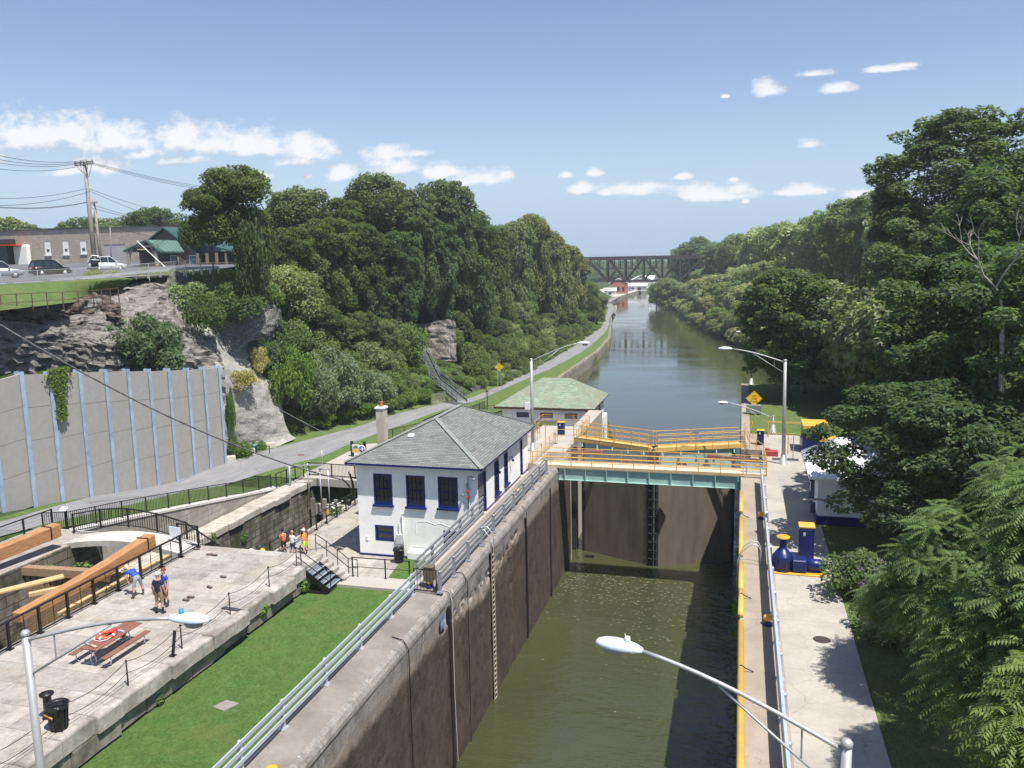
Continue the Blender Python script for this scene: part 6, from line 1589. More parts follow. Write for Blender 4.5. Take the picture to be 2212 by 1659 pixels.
for sgn, hinge in ((-1, V((-13.6, 69.3, 0))), (1, V((.45, 69.3, 0)))):
    d = (apex - hinge); d.z = 0; L = d.length; d.normalize(); n = V((-d.y, d.x, 0)); n = n if n.y < 0 else -n
    a = hinge + d * .9; b = apex - d * .38
    m = MB()
    q = [a, b, b - n * .8, a - n * .8]
    m.prism([(p.x, p.y) for p in (q if sgn > 0 else q[::-1])], -10, .40); m.build('gate_leaf', M_GATE, gate)
    m = MB()
    for (u, w) in ((.38, .22), (.05, .08)):
        p = apex - d * u; m.bar(V((p.x, p.y, -10)) - n * .06, V((p.x, p.y, .38)) - n * .06, w, .14, up=n)
    m.build('mitre_post', M('mitre_black', (.02, .018, .015), .3, 5, .8), gate); m = MB()
    m.bar(V((hinge.x, hinge.y, -10)) + d * .85, V((hinge.x, hinge.y, .36)) + d * .85, .24, .2, up=n); m.build('heel_post', MATS['mitre_black'], gate); m = MB()
    for k in range(13):
        z = -9.4 + k * .72; p = apex - d * .2; m.box((p.x, p.y, z) , (.30, .25, .07), math.atan2(d.y, d.x))
    m.build('rungs', MATS['mitre_black'], gate)
    # walkway on top
    w0 = hinge + V((0, 0, .52)); w1 = apex + V((0, 0, .52)) - d * .15
    m = MB(); m.bar(w0 - n * .5, w1 - n * .5, 1.2, .12); m.build('walkway', M('walkway_yellow', (.50, .34, .12), .15, 5, .7), gate)
    m = MB(); m.bar(w0 + n * .12 + V((0, 0, .02)), w1 + n * .12 + V((0, 0, .02)), .05, .34); m.bar(w0 - n * 1.12 + V((0, 0, .02)), w1 - n * 1.12 + V((0, 0, .02)), .05, .3); m.build('toe_board', M('toe_yellow', (.60, .40, .12), .1, 5, .6), gate)
    for off in (.15, -1.15):
        p0_ = w0 + n * off; p1_ = w1 + n * off - d * .2; mid_ = p0_.lerp(p1_, .55)
        yrail(gate, [p0_, mid_], 1.3, (1., .68, .35), 1.55, .03, .25); yrail(gate, [mid_ + d * .12, p1_], 1.3, (1., .68, .35), 1.55, .03, .25)
    for k in range(5):
        p = w0.lerp(w1, .12 + k * .2) + n * .2 + V((0, 0, -.45)); m = MB(); m.lathe(p, [(.03, .25), (.05, .1), (.09, 0), (.09, -.08), (0, -.1)], 8); m.build('lamp_fitting', M_TEAL, gate)
    # red operating strut
    s0 = V((-15.2, 66.4, -.15)) if sgn < 0 else V((2.2, 67.0, -.2)); s1 = hinge.lerp(apex, .42) + n * .35 + V((0, 0, -.15))
    m = MB(); m.bar(s0, s1, .34, .28); m.bar(s1 - (s1 - s0).normalized() * .8, s1 + V((0, 0, 0)), .5, .34); m.build('operating_strut', M_OXID, gate)
m = MB(); m.bb(-15.3, -13.42, 66.4, 66.6, -10, -.02); m.bb(.3, 1.9, 63.0, 63.2, -10, -.02); m.build('recess_wall', M_CONCP, gate)
m = MB(); m.bb(-14.4, -13.5, 68.9, 70.0, -10, -.32); m.bb(.3, 1.0, 68.9, 70.0, -10, -.32); m.build('quoin_post', M('quoin_black', (.018, .016, .014), .2, 4, .8), gate)
for x in (-9.2, -4.6): m = MB(); m.bb(x, x + .75, 64.9, 65.5, -.35, -.12); m.build('fender_box', M('dark_box', (.05, .05, .035), .2, 4, .7), gate)
# side railings
t = thing('railing', (-13.5, 69, 0), 'yellow railing around the deck left of the gate in front of the museum', 'railing')
yrail(t, [V((-13.6, 70.9, 0)), V((-13.7, 77.1, 0)), V((-18.25, 77.1, 0)), V((-18.25, 73.6, 0))], 1.1, (1., .55)); mesh_screen(t, V((-13.65, 71, 0)), V((-13.7, 77, 0)), .9); mesh_screen(t, V((-18.2, 77.1, 0)), V((-13.7, 77.1, 0)), .9)
t = thing('railing', (-15, 66, 0), 'yellow railing slanting up beside the left gate recess', 'railing')
yrail(t, [V((-15.5, 61.8, 0)), V((-15.35, 70.3, 0)), V((-13.7, 70.6, 0))], 1.1, (1., .55), 1.5); mesh_screen(t, V((-15.5, 62, 0)), V((-15.35, 70.2, 0)), .9)
t = thing('railing', (-17.5, 70.5, 0), 'yellow railed stair landing beside the lamp post at the museum yard', 'railing')
yrail(t, [V((-19.3, 69.6, 0)), V((-17.2, 69.6, 0)), V((-17.2, 71.4, 0)), V((-19.3, 71.4, 0))], 1.05, (1., .55), 1.1)
t = thing('railing', (1.6, 66, 0), 'yellow railing along the right gate recess', 'railing')
yrail(t, [V((2.05, 61.6, 0)), V((1.95, 66.9, 0)), V((.9, 70.6, 0)), V((.5, 75.9, 0)), V((1.2, 76.6, 0)), V((1.2, 75.2, 0))], 1.15, (1., .6), 1.7); mesh_screen(t, V((.85, 71, 0)), V((.5, 75.8, 0)), .95)
t = thing('railing', (4.2, 76.7, 0), 'yellow fence with gate between the island lawn and the concrete yard', 'railing')
yrail(t, [V((2.55, 75.4, 0)), V((2.55, 76.7, 0)), V((5.9, 76.7, 0)), V((6.6, 75.0, 0))], 1.15, (1., .92, .08), 1.7)
for (x, y, h) in ((-16.9, 67.0, 1.3), (-16.0, 68.5, 1.9), (3.9, 69.3, 2.0), (4.2, 67.6, 1.9)):
    m = MB(); m.tube([(x, y, 0), (x, y, h)], .035, 6); m.build('marker_pole', M_YEL, label='thin yellow marker pole standing on the concrete beside the gate', cat='pole', group='yellow marker poles')
# ------------------------------------------------------------------ lamps
def cobra(m, c, d, s=1., mi=0):
    """oval street-lamp head centred at c, long axis d"""
    d = V(d).normalized(); side = d.cross(V((0, 0, 1))).normalized(); up = side.cross(d); rot = Matrix((d, side, up)).transposed()
    vs = []; fs = []; n = 14; prof = [(-.46, .045, .05), (-.42, .075, .08), (-.30, .12, .12), (-.1, .17, .145), (.12, .185, .145), (.3, .165, .12), (.42, .11, .08), (.47, .04, .03)]
    for (x, w, h) in prof:
        for k in range(n):
            a = 2 * math.pi * k / n; y = math.cos(a) * w; z = math.sin(a) * h; z = z if z > 0 else z * .45
            vs.append(rot @ V((x, y, z)) * s + V(c))
    for i in range(len(prof) - 1):
        for k in range(n): a = i * n + k; b = i * n + (k + 1) % n; fs.append((a, b, b + n, a + n))
    fs += [tuple(reversed(range(n))), tuple((len(prof) - 1) * n + k for k in range(n))]
    m.add(vs, fs, mi, True); return rot
M_HEAD = M('lamp_head', (.60, .66, .72), .05, 3, .35, 0, 0, (.50, .54, .58), 2.)
M_LENS = M('lamp_lens', (.28, .27, .24), .1, 5, .15)
def street_lamp(label, foot, top, head, r=.085, group='street lamps', cell=None, s=1., strut=True, box=False):
    foot, top, head = V(foot), V(top), V(head); t = thing('street_lamp', foot, label, 'street lamp', group)
    m = MB(); m.tube([foot, foot.lerp(top, .5), top], [r * 1.25, r * 1.1, r], 12); m.lathe(top, [(r, -.02), (r * 1.18, 0), (r * 1.18, .06), (r * .7, .11), (0, .12)], 12)
    if box is not None: m.lathe(foot, [(.34, 0), (.30, .02), (.20, .75), (.13, .8)], 4)
    m.build('pole', M_POST, t)
    d = head - top; d.z = 0; d.normalize(); e = head - d * .44 * s
    a0 = top + V((0, 0, -.12)); pts = [a0 + (e - a0) * u + V((0, 0, 1)) * (math.sin(u * math.pi * .5) - u) * (.55 * (e - a0).length * .28) for u in [k / 10 for k in range(11)]]
    m = MB(); m.tube(pts, .036 * s if s > 1 else .04, 10)
    if strut:
        b0 = top + V((0, 0, -.95)); q = pts[6]; m.tube([b0, b0.lerp(q, .55) + V((0, 0, -.04)), q + V((0, 0, -.05))], .025, 8); m.tube([a0.lerp(pts[2], 1.), V(b0).lerp(q, .33)], .018, 6)
    m.build('arm', M_POST, t)
    m = MB(); cobra(m, head, d, s); hd = m.build('lamp_head', M_HEAD, t)
    m = MB(); m.ell(head + d * .1 * s + V((0, 0, -.09 * s)), (.22 * s, .14 * s, .10 * s), 12, 6, 0, Matrix.Rotation(math.atan2(d.y, d.x), 3, 'Z')); m.build('lens', M_LENS, hd)
    if cell:
        m = MB(); c = head - d * .16 * s + V((0, 0, .13 * s)); m.lathe(c, [(.05 * s, 0), (.055 * s, .02), (.05 * s, .09 * s), (0, .1 * s)], 10); m.tube([c + V((-.02, 0, .05)), c + V((-.05, .02, .14 * s))], .008, 5); m.build('photocell', cell, hd)
    return t
street_lamp('nearest left lamp whose oval head with blue cap floats over the stone platform', (-15.1, 13.9, 0), (-15.1, 13.9, 8.0), G(408, 1338, 8.55), cell=M('cap_blue', (.03, .25, .62), .05, 4, .4), s=1.0)
street_lamp('nearest right lamp with a pale oval head reaching over the chamber water', (1.85, 13.6, 0), (1.82, 13.6, 8.0), G(1338, 1396, 8.85), cell=M('cap_white', (.75, .75, .72), .05, 4, .4), s=1.0)
street_lamp('tall lamp on the right walk behind the lock gate, arm to the left', (3.38, 65.6, 0), (3.3, 65.6, 8.0), (-1.1, 65.8, 8.85), group='street lamps', r=.12, s=1.15)
o = street_lamp('tall lamp behind the white house roof with a camera box, arm to the right', (-16.6, 66.3, 0), (-16.62, 66.3, 7.75), (-12.4, 67.2, 9.05), r=.12, s=1.15)
m = MB(); m.bb(-17.15, -16.75, 66.0, 66.3, 3.6, 4.2); m.build('camera_box', M('box_white', (.75, .75, .74), .04, 4, .5), o)
street_lamp('far lamp at the tip of the island wall', (1.4, 106.5, 0), (1.4, 106.5, 5.6), (-.1, 106.8, 6.5), r=.09)
street_lamp('short lamp post leaning its long arm over the water beside the island lawn', (3.0, 77.2, 0), (3.0, 77.2, 1.5), (-1.4, 76.5, 2.8), r=.08, strut=True)
t = thing('lantern_post', G(1053, 888, -4.9), 'black old-fashioned lantern post beside the towpath behind the house roof', 'lamp post'); c = t.location
m = MB(); m.lathe(c, [(.16, 0), (.13, .3), (.07, .4), (.055, 2.2), (.08, 2.25)], 10); m.bar(c + V((-.35, 0, 2.0)), c + V((.35, 0, 2.0)), .04, .04); m.build('pole', M_BLK, t)
m = MB()
for k in range(4): a = k * 1.5708 + .78; m.bar(c + V((math.cos(a) * .09, math.sin(a) * .09, 2.25)), c + V((math.cos(a) * .2, math.sin(a) * .2, 2.75)), .03, .03)
m.lathe(c + V((0, 0, 2.75)), [(.26, 0), (.1, .18), (.03, .3), (0, .36)], 8); m.build('lantern', M_BLK, t)
# ------------------------------------------------------------------ yellow edge pipe in lengths
for (a, b, lab) in ((6, 35.8, 'nearest long length of yellow edge pipe on the right wall'), (36.5, 39.4, 'short piece of yellow pipe between two black ties'), (39.5, 43.2, 'yellow pipe piece just before the steel ladder hoops'), (44.3, 51.0, 'yellow pipe piece beyond the ladder, up to the ring recess'), (52.2, 56.8, 'farthest yellow pipe piece toward the footbridge')):
    t = thing('edge_pipe', (.3, (a + b) / 2, 0), lab, 'pipe', 'yellow edge pipes')
    m = MB(); m.tube([(.27, a, .12), (.27, b, .12)], .13, 12); m.build('pipe', M_PIPE, t)
for y in (24.5, 31.5, 38.7, 51.3): 
    m = MB(); m.tube([(.12, y, -.1), (.16, y, .2), (.3, y, .27), (.45, y + .02, .15), (.75, y + .03, .03)], .022, 6); m.build('cable_tie', M_BLK, label='black cable looped over the yellow edge pipe', cat='cable', group='cables over the edge pipe')
def bollard(x, y, lab, base_m=M_NAVY, z=0.):
    t = thing('bollard', (x, y, z), lab, 'bollard', 'yellow topped mooring bollards'); m = MB(); m.lathe((x, y, z), [(.25, 0), (.25, .04), (.15, .08), (.11, .16), (.11, .2)], 16); m.build('foot', base_m, t)
    m = MB(); m.lathe((x, y, z), [(.10, .18), (.20, .24), (.215, .32), (.20, .40), (.10, .44), (0, .45)], 18); m.build('cap', M('bollard_yellow', (.75, .38, .04), .05, 4, .35), t)
bollard(1.43, 36.06, 'yellow topped bollard on the pebbly strip, nearer the camera'); bollard(1.46, 51.3, 'yellow topped bollard on the pebbly strip beyond the ladder'); bollard(-13.9, 21.1, 'yellow bollard cap at the very bottom edge on the left coping'); bollard(-14.55, 53.5, 'small yellow bollard at the foot of the house side wall')
for i, (px_, py_) in enumerate(((1637, 858), (1641, 880), (1633, 886))): 
    p = G(px_, py_ + 3, 0); bollard(p.x - .1 if p.x > 1 else p.x, p.y, ['far yellow bollard at the top of the island wall', 'far yellow bollard beside the yellow warning sign', 'far yellow bollard on the island wall, lowest in view'][i], M_OXID)
# ladder hoops, wall ladder, hoses
t = thing('ladder_hoops', (.6, 43.4, 0), 'grey tubular grab hoops of the ladder on the right lock wall', 'ladder')
for y in (43.2, 43.75):
    m = MB(); m.tube([(.1, y, -1.5), (.1, y, 0), (.35, y, .75), (.75, y, 1.12), (1.1, y, 1.1), (1.25, y, .85), (1.25, y, 0)], .028, 8); m.build('hoop', M_GALV, t)
t = thing('wall_ladder', (-13.4, 43.4, -4), 'long rung ladder fixed in a black groove on the left chamber wall', 'ladder')
m = MB(); m.bb(-13.5, -13.372, 43.2, 43.62, -9.5, -.5); m.build('groove', M('groove_black', (.012, .011, .01), .3, 4, .9), t)
m = MB(); m.bb(-13.36, -13.3, 43.62, 43.67, -9.5, -.2); m.bb(-13.36, -13.3, 43.15, 43.2, -9.5, -.2); m.build('side_rail', M('ladder_rail', (.30, .26, .19), .2, 4, .7), t)
m = MB()
for k in range(30): m.bar((-13.33, 43.2, -9.3 + k * .3), (-13.33, 43.6, -9.3 + k * .3), .03, .03)
m.build('rungs', M('rung_white', (.50, .48, .42), .1, 4, .5), t)
for y in (43.1, 43.7):
    m = MB(); m.tube([(-13.3, y, -.6), (-13.35, y, .5), (-13.7, y, .95), (-14.1, y, .9), (-14.2, y, .5), (-14.2, y, 0)], .028, 8); m.build('hoop', M_GALV, t)
def groove(y, w, z1, lab):
    m = MB(); m.bb(-13.5, -13.36, y - w / 2, y + w / 2, -9.6, z1); m.build('mooring_slot', M('groove_black', (), 0), label=lab, cat='mooring slot')
groove(36.3, .26, -.7, 'black vertical slot with hanging white rope, nearest the camera'); groove(51.3, .22, -.9, 'black vertical slot in the left chamber wall below the house corner'); groove(58.6, .18, -.9, 'black vertical slot in the left chamber wall near the gate')
def hose(pts, r, mat, lab, grp=None):
    m = MB(); m.tube(pts, r, 6); m.build('hanging_rope', mat, label=lab, cat='rope', group=grp)
M_ROPE = M('rope_grey', (.42, .40, .36), .15, 8, .8)
hose([(-13.95, 36.6, .03), (-13.5, 36.6, -.05), (-13.33, 36.5, -.5), (-13.30, 36.35, -5), (-13.3, 36.55, -9)], .02, M_ROPE, 'white rope hanging down the nearest wall slot')
hose([(-14.2, 31.2, .03), (-13.6, 31.0, .04), (-13.32, 30.9, -.3), (-13.33, 30.9, -9.3)], .022, M_BLK, 'black hose hanging over the coping in the foreground')
hose([(-14.1, 38.9, .03), (-13.6, 38.9, .03), (-13.3, 38.8, -.4), (-13.34, 38.8, -9.3)], .02, M_BLK, 'black hose hanging over the coping beside the grey rail start')
hose([(-13.6, 51.0, .03), (-13.3, 51.1, -.4), (-13.3, 51.2, -8.8)], .02, M_BLK, 'black hose hanging beside the slot below the house corner')
m = MB(); rn = random.Random(8); m.bb(-13.40, -13.392, 35.0, 35.7, -1.35, -.75); m.build('wall_sign', M('flaked_blue', (.07, .14, .38), .2, 3, .7, 0, .3, (.55, .54, .50), 2.2), label='flaking blue and white depth marker painted on the lock wall', cat='sign')
# chamber debris
rng = np.random.default_rng(12); n = 1100
P = np.stack([rng.uniform(-13.2, .1, n), 66.5 - rng.gamma(2.0, 3.6, n), np.full(n, -9.288)], 1); x01 = (P[:, 0] + 13.2) / 13.3
keep = (P[:, 1] > 36) & ((x01 > .35) | (P[:, 1] > 58) | (rng.uniform(0, 1, n) < .15)) & (P[:, 1] < 65.2) & ((P[:, 1] > 47) | (rng.uniform(0, 1, n) < .25)); P = P[keep]
m = MB(); rr = random.Random(1)
for p in P:
    L = rr.uniform(.05, .18); a = rr.uniform(-.5, .5) + (1.57 if rr.random() < .15 else 0); w = rr.uniform(.012, .035); c, s = math.cos(a), math.sin(a)
    m.poly([(p[0] - c * L - s * w, p[1] - s * L + c * w, p[2]), (p[0] + s * w, p[1] - c * w, p[2]), (p[0] + c * L, p[1] + s * L, p[2]), (p[0] - s * w * .3, p[1] + c * w, p[2])])
m.build('floating_debris', M('foam_fleck', (.22, .24, .15), .2, 5, .8), kind='stuff')
# ------------------------------------------------------------------ machinery on the right walk
t = thing('capstan_winch', (2.2, 42.8, 0), 'navy capstan winch with yellow head and horizontal motor on a yellow base', 'winch')
m = MB(); m.bb(1.85, 4.3, 42.2, 43.3, .01, .08); m.build('bed_plate', M('bed_yellow', (.66, .33, .03), .1, 4, .45), t, bevel=.02)
m = MB(); m.lathe((2.3, 42.75, .1), [(.50, 0), (.50, .55), (.52, .6), (.52, .68), (.46, .78), (.26, 1.05), (.2, 1.08), (.17, 1.2), (.16, 1.62)], 20)
for k in range(14): a = k * .449; m.bar((2.3 + math.cos(a) * .5, 42.75 + math.sin(a) * .5, .2), (2.3 + math.cos(a) * .52, 42.75 + math.sin(a) * .52, .72), .05, .04); m.bar((2.3 + math.cos(a) * .48, 42.75 + math.sin(a) * .48, .82), (2.3 + math.cos(a) * .27, 42.75 + math.sin(a) * .27, 1.08), .04, .04)
m.build('drum', M_NAVY, t)
m = MB(); m.lathe((2.3, 42.75, 1.7), [(.18, 0), (.33, .05), (.34, .1), (.30, .15), (0, .17)], 20); m.build('capstan_head', M('head_yellow', (.62, .30, .03), .1, 4, .5), t)
m = MB(); m.bb(2.75, 3.45, 42.35, 43.1, .10, .74); m.build('gearbox', M_NAVY, t, bevel=.05)
m = MB(); m.lathe((3.4, 42.75, .43), [(.24, 0), (.31, .03), (.31, .75), (.24, .8), (.24, .98), (.12, 1.04), (.1, 1.2)], 18, 0, 'x'); m.bb(3.4, 3.9, 42.5, 43, .1, .2)
for k in range(8): m.bb(3.36 + k * .07, 3.38 + k * .07, 42.45, 43.05, .3, .6)
m.build('motor', M_NAVY, t)
m = MB(); m.lathe((4.66, 42.75, .45), [(.16, 0), (.17, .02), (.16, .04)], 14, 0, 'x'); m.bar((4.5, 42.75, .45), (4.68, 42.75, .45), .04, .04); m.bar((4.68, 42.6, .2), (4.68, 42.9, .7), .03, .03); m.build('hand_wheel', M('hand_green', (.05, .16, .16), .1, 5, .5), t)
def cabinet(lab, x0, x1, y0, y1, h, cap=.12, door=True):
    t = thing('control_cabinet', ((x0 + x1) / 2, (y0 + y1) / 2, 0), lab, 'cabinet'); m = MB(); m.bb(x0, x1, y0, y1, 0, h - cap); m.build('case', M_NAVY, t, bevel=.015)
    m = MB(); m.bb(x0 - .04, x1 + .04, y0 - .04, y1 + .04, h - cap, h); m.build('lid', M('lid_yellow', (.70, .38, .06), .06, 4, .5), t, bevel=.03)
    m = MB(); m.bb(x0 + .06, x1 - .06, y0 - .02, y0, .15, h - cap - .08); dr = m.build('door', M_NAVY, t, bevel=.005)
    m = MB(); m.bb(x0 + .26 * (x1 - x0), x0 + .26 * (x1 - x0) + .12, y0 - .035, y0 - .02, h * .72, h * .72 + .18); m.build('label_plate', M('plate', (.45, .42, .30), .1, 5, .5), dr)
    m = MB()
    for z in (.3, .55, .8): m.bb(x0 - .03, x0, y0 + .05, y0 + .12, h * z, h * z + .1)
    m.build('hinge', M_NAVY, t); return t
cabinet('tall navy cabinet with yellow lid behind the capstan winch', 3.2, 3.95, 44.5, 45.2, 1.88)
t = cabinet('large navy cabinet with yellow roof half hidden by the locust', 5.05, 7.0, 69.8, 72.3, 2.3, .35)
m = MB(); m.bb(4.9, 5.05, 70.2, 71.4, .5, 1.1); m.build('side_box', M_GALV, t)
text_mesh('D', .55, M('letter_orange', (.45, .16, .05), .1, 4, .6), 'lettering', t, (5.5, 69.75, 1.3), (1, 0, 0), (0, 0, 1))
cabinet('second smaller navy cabinet with yellow lid in front of the large one', 6.0, 7.2, 66.2, 67.4, 2.0, .3)
cabinet('small navy pedestal on the concrete near the right end of the gate', 1.55, 2.1, 72.0, 72.5, 1.3, .06)
cabinet('small navy pedestal with yellow lid on the museum yard deck', -15.9, -15.3, 72.9, 73.4, 1.25, .06)
t = thing('red_fitting', (-17.3, 64.9, 0), 'red mechanical fitting at the base of the lamp behind the house', 'fitting'); m = MB(); m.lathe((-17.3, 64.9, 0), [(.22, 0), (.2, .15), (.1, .3), (.12, .5), (0, .55)], 10); m.bb(-17.9, -17.3, 64.8, 65.0, .1, .3); m.build('body', M_OXID, t)
t = thing('red_fitting', (2.3, 68.3, 0), 'red mechanical fitting beside the right end of the lock gate', 'fitting'); m = MB(); m.bb(2.1, 3.1, 68.0, 68.6, 0, .45); m.lathe((2.3, 68.3, .4), [(.2, 0), (.2, .2), (0, .25)], 10); m.build('body', M('bright_red_oxide', (.35, .05, .05), .2, 5, .6), t, bevel=.05)
m = MB(); m.bb(2.6, 4.6, 66.8, 67.6, -.5, .006); m.build('pit_cover', M('pit_dark', (.05, .05, .055), .2, 4, .8), kind='structure')
for (x, y, r, lab, c) in ((3.54, 35.04, .3, 'round brown manhole cover in the right walkway', (.07, .05, .045)),):
    m = MB(); m.lathe((x, y, .004), [(r + .05, 0), (r + .05, .006), (r, .012), (r * .95, .010), (0, .011)], 28); m.build('manhole_cover', M('manhole_iron', c, .3, 40, .7, .3, .3), label=lab, cat='manhole cover')
m = MB(); p = GP(650, 984); m.lathe((p.x, p.y, p.z + .05), [(.35, 0), (.35, .02), (0, .025)], 24); m.build('manhole_cover', M('manhole_red', (.16, .10, .09), .3, 30, .8), label='reddish manhole cover in the towpath asphalt', cat='manhole cover')
m = MB(); m.prism([(-18.5, 24.6), (-17.9, 24.45), (-17.65, 25.05), (-18.25, 25.15)], -.14, -.09); m.build('slab_cover', M('slab_grey', (.22, .20, .185), .15, 5, .9), label='grey square stone slab set in the middle of the lawn', cat='slab')
# ------------------------------------------------------------------ platform furniture
t = thing('picnic_table', (-23.15, 25.1, 1.2), 'brown plank picnic table with bent steel tube legs on the platform', 'picnic table')
M_PL = m_wood('brown_plank', (.17, .075, .055), (.24, .115, .085)); yA, yB = 23.95, 26.4
for k in range(3): m = MB(); m.bb(-23.55 + k * .26, -23.31 + k * .26, yA, yB, 1.91, 1.95); m.build('table_plank', M_PL, t, bevel=.006)
for x in (-24.0, -22.55): m = MB(); m.bb(x - .13, x + .13, yA, yB, 1.61, 1.65); m.build('seat', M_PL, t, bevel=.006)
for y in (24.25, 26.1):
    m = MB(); c = -23.27
    for sg in (1, -1): m.tube([(c, y, 1.22), (c + sg * .62, y, 1.22), (c + sg * .78, y, 1.3), (c + sg * .8, y, 1.5), (c + sg * .72, y, 1.6), (c + sg * .55, y, 1.6)], .022, 8); m.tube([(c + sg * .02, y, 1.22), (c + sg * .14, y, 1.35), (c + sg * .05, y, 1.65), (c + sg * .3, y, 1.9)], .022, 8)
    m.tube([(c - .35, y, 1.88), (c + .35, y, 1.88)], .022, 8); m.build('leg_frame', M_GALV, t)
t = thing('life_ring', (-23.3, 25.0, 1.95), 'orange life ring with white bands lying on the picnic table', 'life ring')
m = MB(); RO = M('ring_orange', (.80, .11, .05), .05, 4, .4); vs = []; fs = []; mi = []
for i in range(28):
    a = i * 6.2832 / 28
    for k in range(8): b = k * .7854; vs.append((-23.3 + (math.cos(a) * (.30 + .075 * math.cos(b))), 25.0 + math.sin(a) * (.30 + .075 * math.cos(b)), 2.02 + .06 * math.sin(b)))
for i in range(28):
    for k in range(8): fs.append((i * 8 + k, ((i + 1) % 28) * 8 + k, ((i + 1) % 28) * 8 + (k + 1) % 8, i * 8 + (k + 1) % 8)); mi.append(1 if i % 7 < 1 else 0)
m.v = vs; m.f = fs; m.m = mi; m.sm = [True] * len(fs); m.build('ring', [RO, M('ring_white', (.8, .8, .78), .04, 4, .6)], t)
m = MB(); m.tube([(-23.62, 24.8, 2.0), (-23.5, 24.6, 1.98), (-23.2, 24.55, 1.98), (-22.98, 24.7, 2.0), (-22.95, 25.0, 2.03)], .015, 6); m.build('rope', M('rope_white', (.75, .75, .72), .05, 6, .7), t)
m = MB(); m.ell((-23.2, 25.2, 2.1), (.1, .26, .07), 10, 6, 0, Matrix.Rotation(R(-25), 3, 'Z')); m.build('red_bag', M('bag_red', (.55, .03, .03), .1, 5, .6), label='small red roll lying across the life ring', cat='bag')
m = MB(); m.box((-23.05, 25.5, 1.98), (.35, .1, .05), R(-10)); m.build('grey_tool', M('tool_grey', (.35, .40, .48), .05, 4, .5), label='grey handled tool on the table beyond the life ring', cat='tool', )
t = thing('hand_tool', (-23.3, 24.15, 1.95), 'wooden handled tool on the near end of the picnic table', 'tool'); m = MB(); m.tube([(-23.3, 24.2, 1.99), (-22.95, 24.1, 1.99)], .045, 8); m.build('handle', M_PALEW, t); m = MB(); m.tube([(-23.65, 24.3, 1.98), (-23.3, 24.2, 1.98)], .03, 8); m.build('blade', M('tool_blue', (.25, .32, .42), .05, 4, .4), t)
t = thing('orange_bucket', (-23.75, 26.55, 1.2), 'orange bucket standing behind the far end of the picnic table', 'bucket'); m = MB(); m.lathe((-23.9, 26.5, 1.2), [(.13, 0), (.16, .33), (.17, .35), (.15, .34), (.0, .3)], 14); m.build('body', M('bucket_orange', (.62, .16, .05), .08, 4, .5), t)
waste_bin((-21.05, 20.25, 1.2), 'black bin with yellow strap by the rope fence in the foreground', .9, .32)
m = MB(); m.bar((-21.3, 19.95, 1.85), (-20.95, 19.92, 1.75), .03, .05); m.build('yellow_strap', M_YEL, label='yellow strap hanging on the foreground bin', cat='strap')
t = thing('bollard', (-21.95, 20.75, 1.2), 'black mushroom headed bollard beside the foreground bin', 'bollard'); m = MB(); m.lathe((-21.95, 20.75, 1.2), [(.2, 0), (.2, .05), (.14, .1), (.13, .75), (.22, .82), (.23, .87), (0, .9)], 16); m.build('body', M_BLK, t)
t = thing('leaning_post', (-20.75, 25.55, 1.2), 'short black flat post leaning at the platform edge beside a rope stanchion', 'post'); m = MB(); m.bar((-20.75, 25.5, 1.2), (-20.65, 25.6, 2.2), .11, .05); m.box((-20.75, 25.5, 1.22), (.22, .2, .04)); m.build('body', M_BLK, t)
rn = random.Random(6)
for k, (px_, py_) in enumerate([(1903, 446), (2025, 498), (2075, 505), (2160, 715), (2028, 815), (1845, 912), (1800, 940)]):
    p = G(px_ * .2232, py_ * .2232 + 1086.2, 1.25); m = MB(); m.box(p, (.30, .12, .08), rn.uniform(-.4, .4)); m.build('loose_brick', M('dark_brick', (.12, .09, .08), .3, 6, .9), label='small dark block left lying on the limestone platform', cat='block', group='small blocks on the platform')
m = MB(); p = G(1343 * .3717, 735 * .3717 + 1042.3, 1.22); m.box(p, (.9, .22, .05), R(-5)); m.build('metal_plate', M('dark_plate', (.05, .055, .065), .2, 5, .6), label='dark flat metal bar lying across the platform edge', cat='metal bar')
# stone blocks by the panel wall
for (px_, py_, w, lab) in ((493, 1001, 1.8, 'squared pale stone block at the end of the panel wall'), (540, 984, 1.4, 'low stone block in the weeds beside the towpath'), (583, 970, 1.6, 'pale stone block farther along the towpath edge')):
    p = GP(px_, py_); m = MB(); m.box((p.x - .5, p.y + .4, p.z + .25), (w, .8, .62), R(40)); m.build('stone_block', M('pale_block', (.48, .44, .39), .15, 3, .9, 0, .4), label=lab, cat='stone block', )
p = GP(556, 980); t = thing('trash_can', (p.x - .6, p.y + .5, p.z), 'blue topped bin in a black frame at the towpath weeds', 'trash can'); m = MB(); m.lathe((p.x - .6, p.y + .5, p.z), [(.3, 0), (.32, .8), (.33, .82), (0, .84)], 12); m.build('body', M('bin_blue', (.16, .28, .36), .1, 4, .5), t); m = MB(); m.bb(p.x - .2, p.x + 1.4, p.y + .1, p.y + .16, p.z + .8, p.z + .86).bb(p.x - .2, p.x - .14, p.y + .1, p.y + .16, p.z, p.z + .86).bb(p.x + 1.34, p.x + 1.4, p.y + .1, p.y + .16, p.z, p.z + .86); m.build('frame', M_BLK, t)
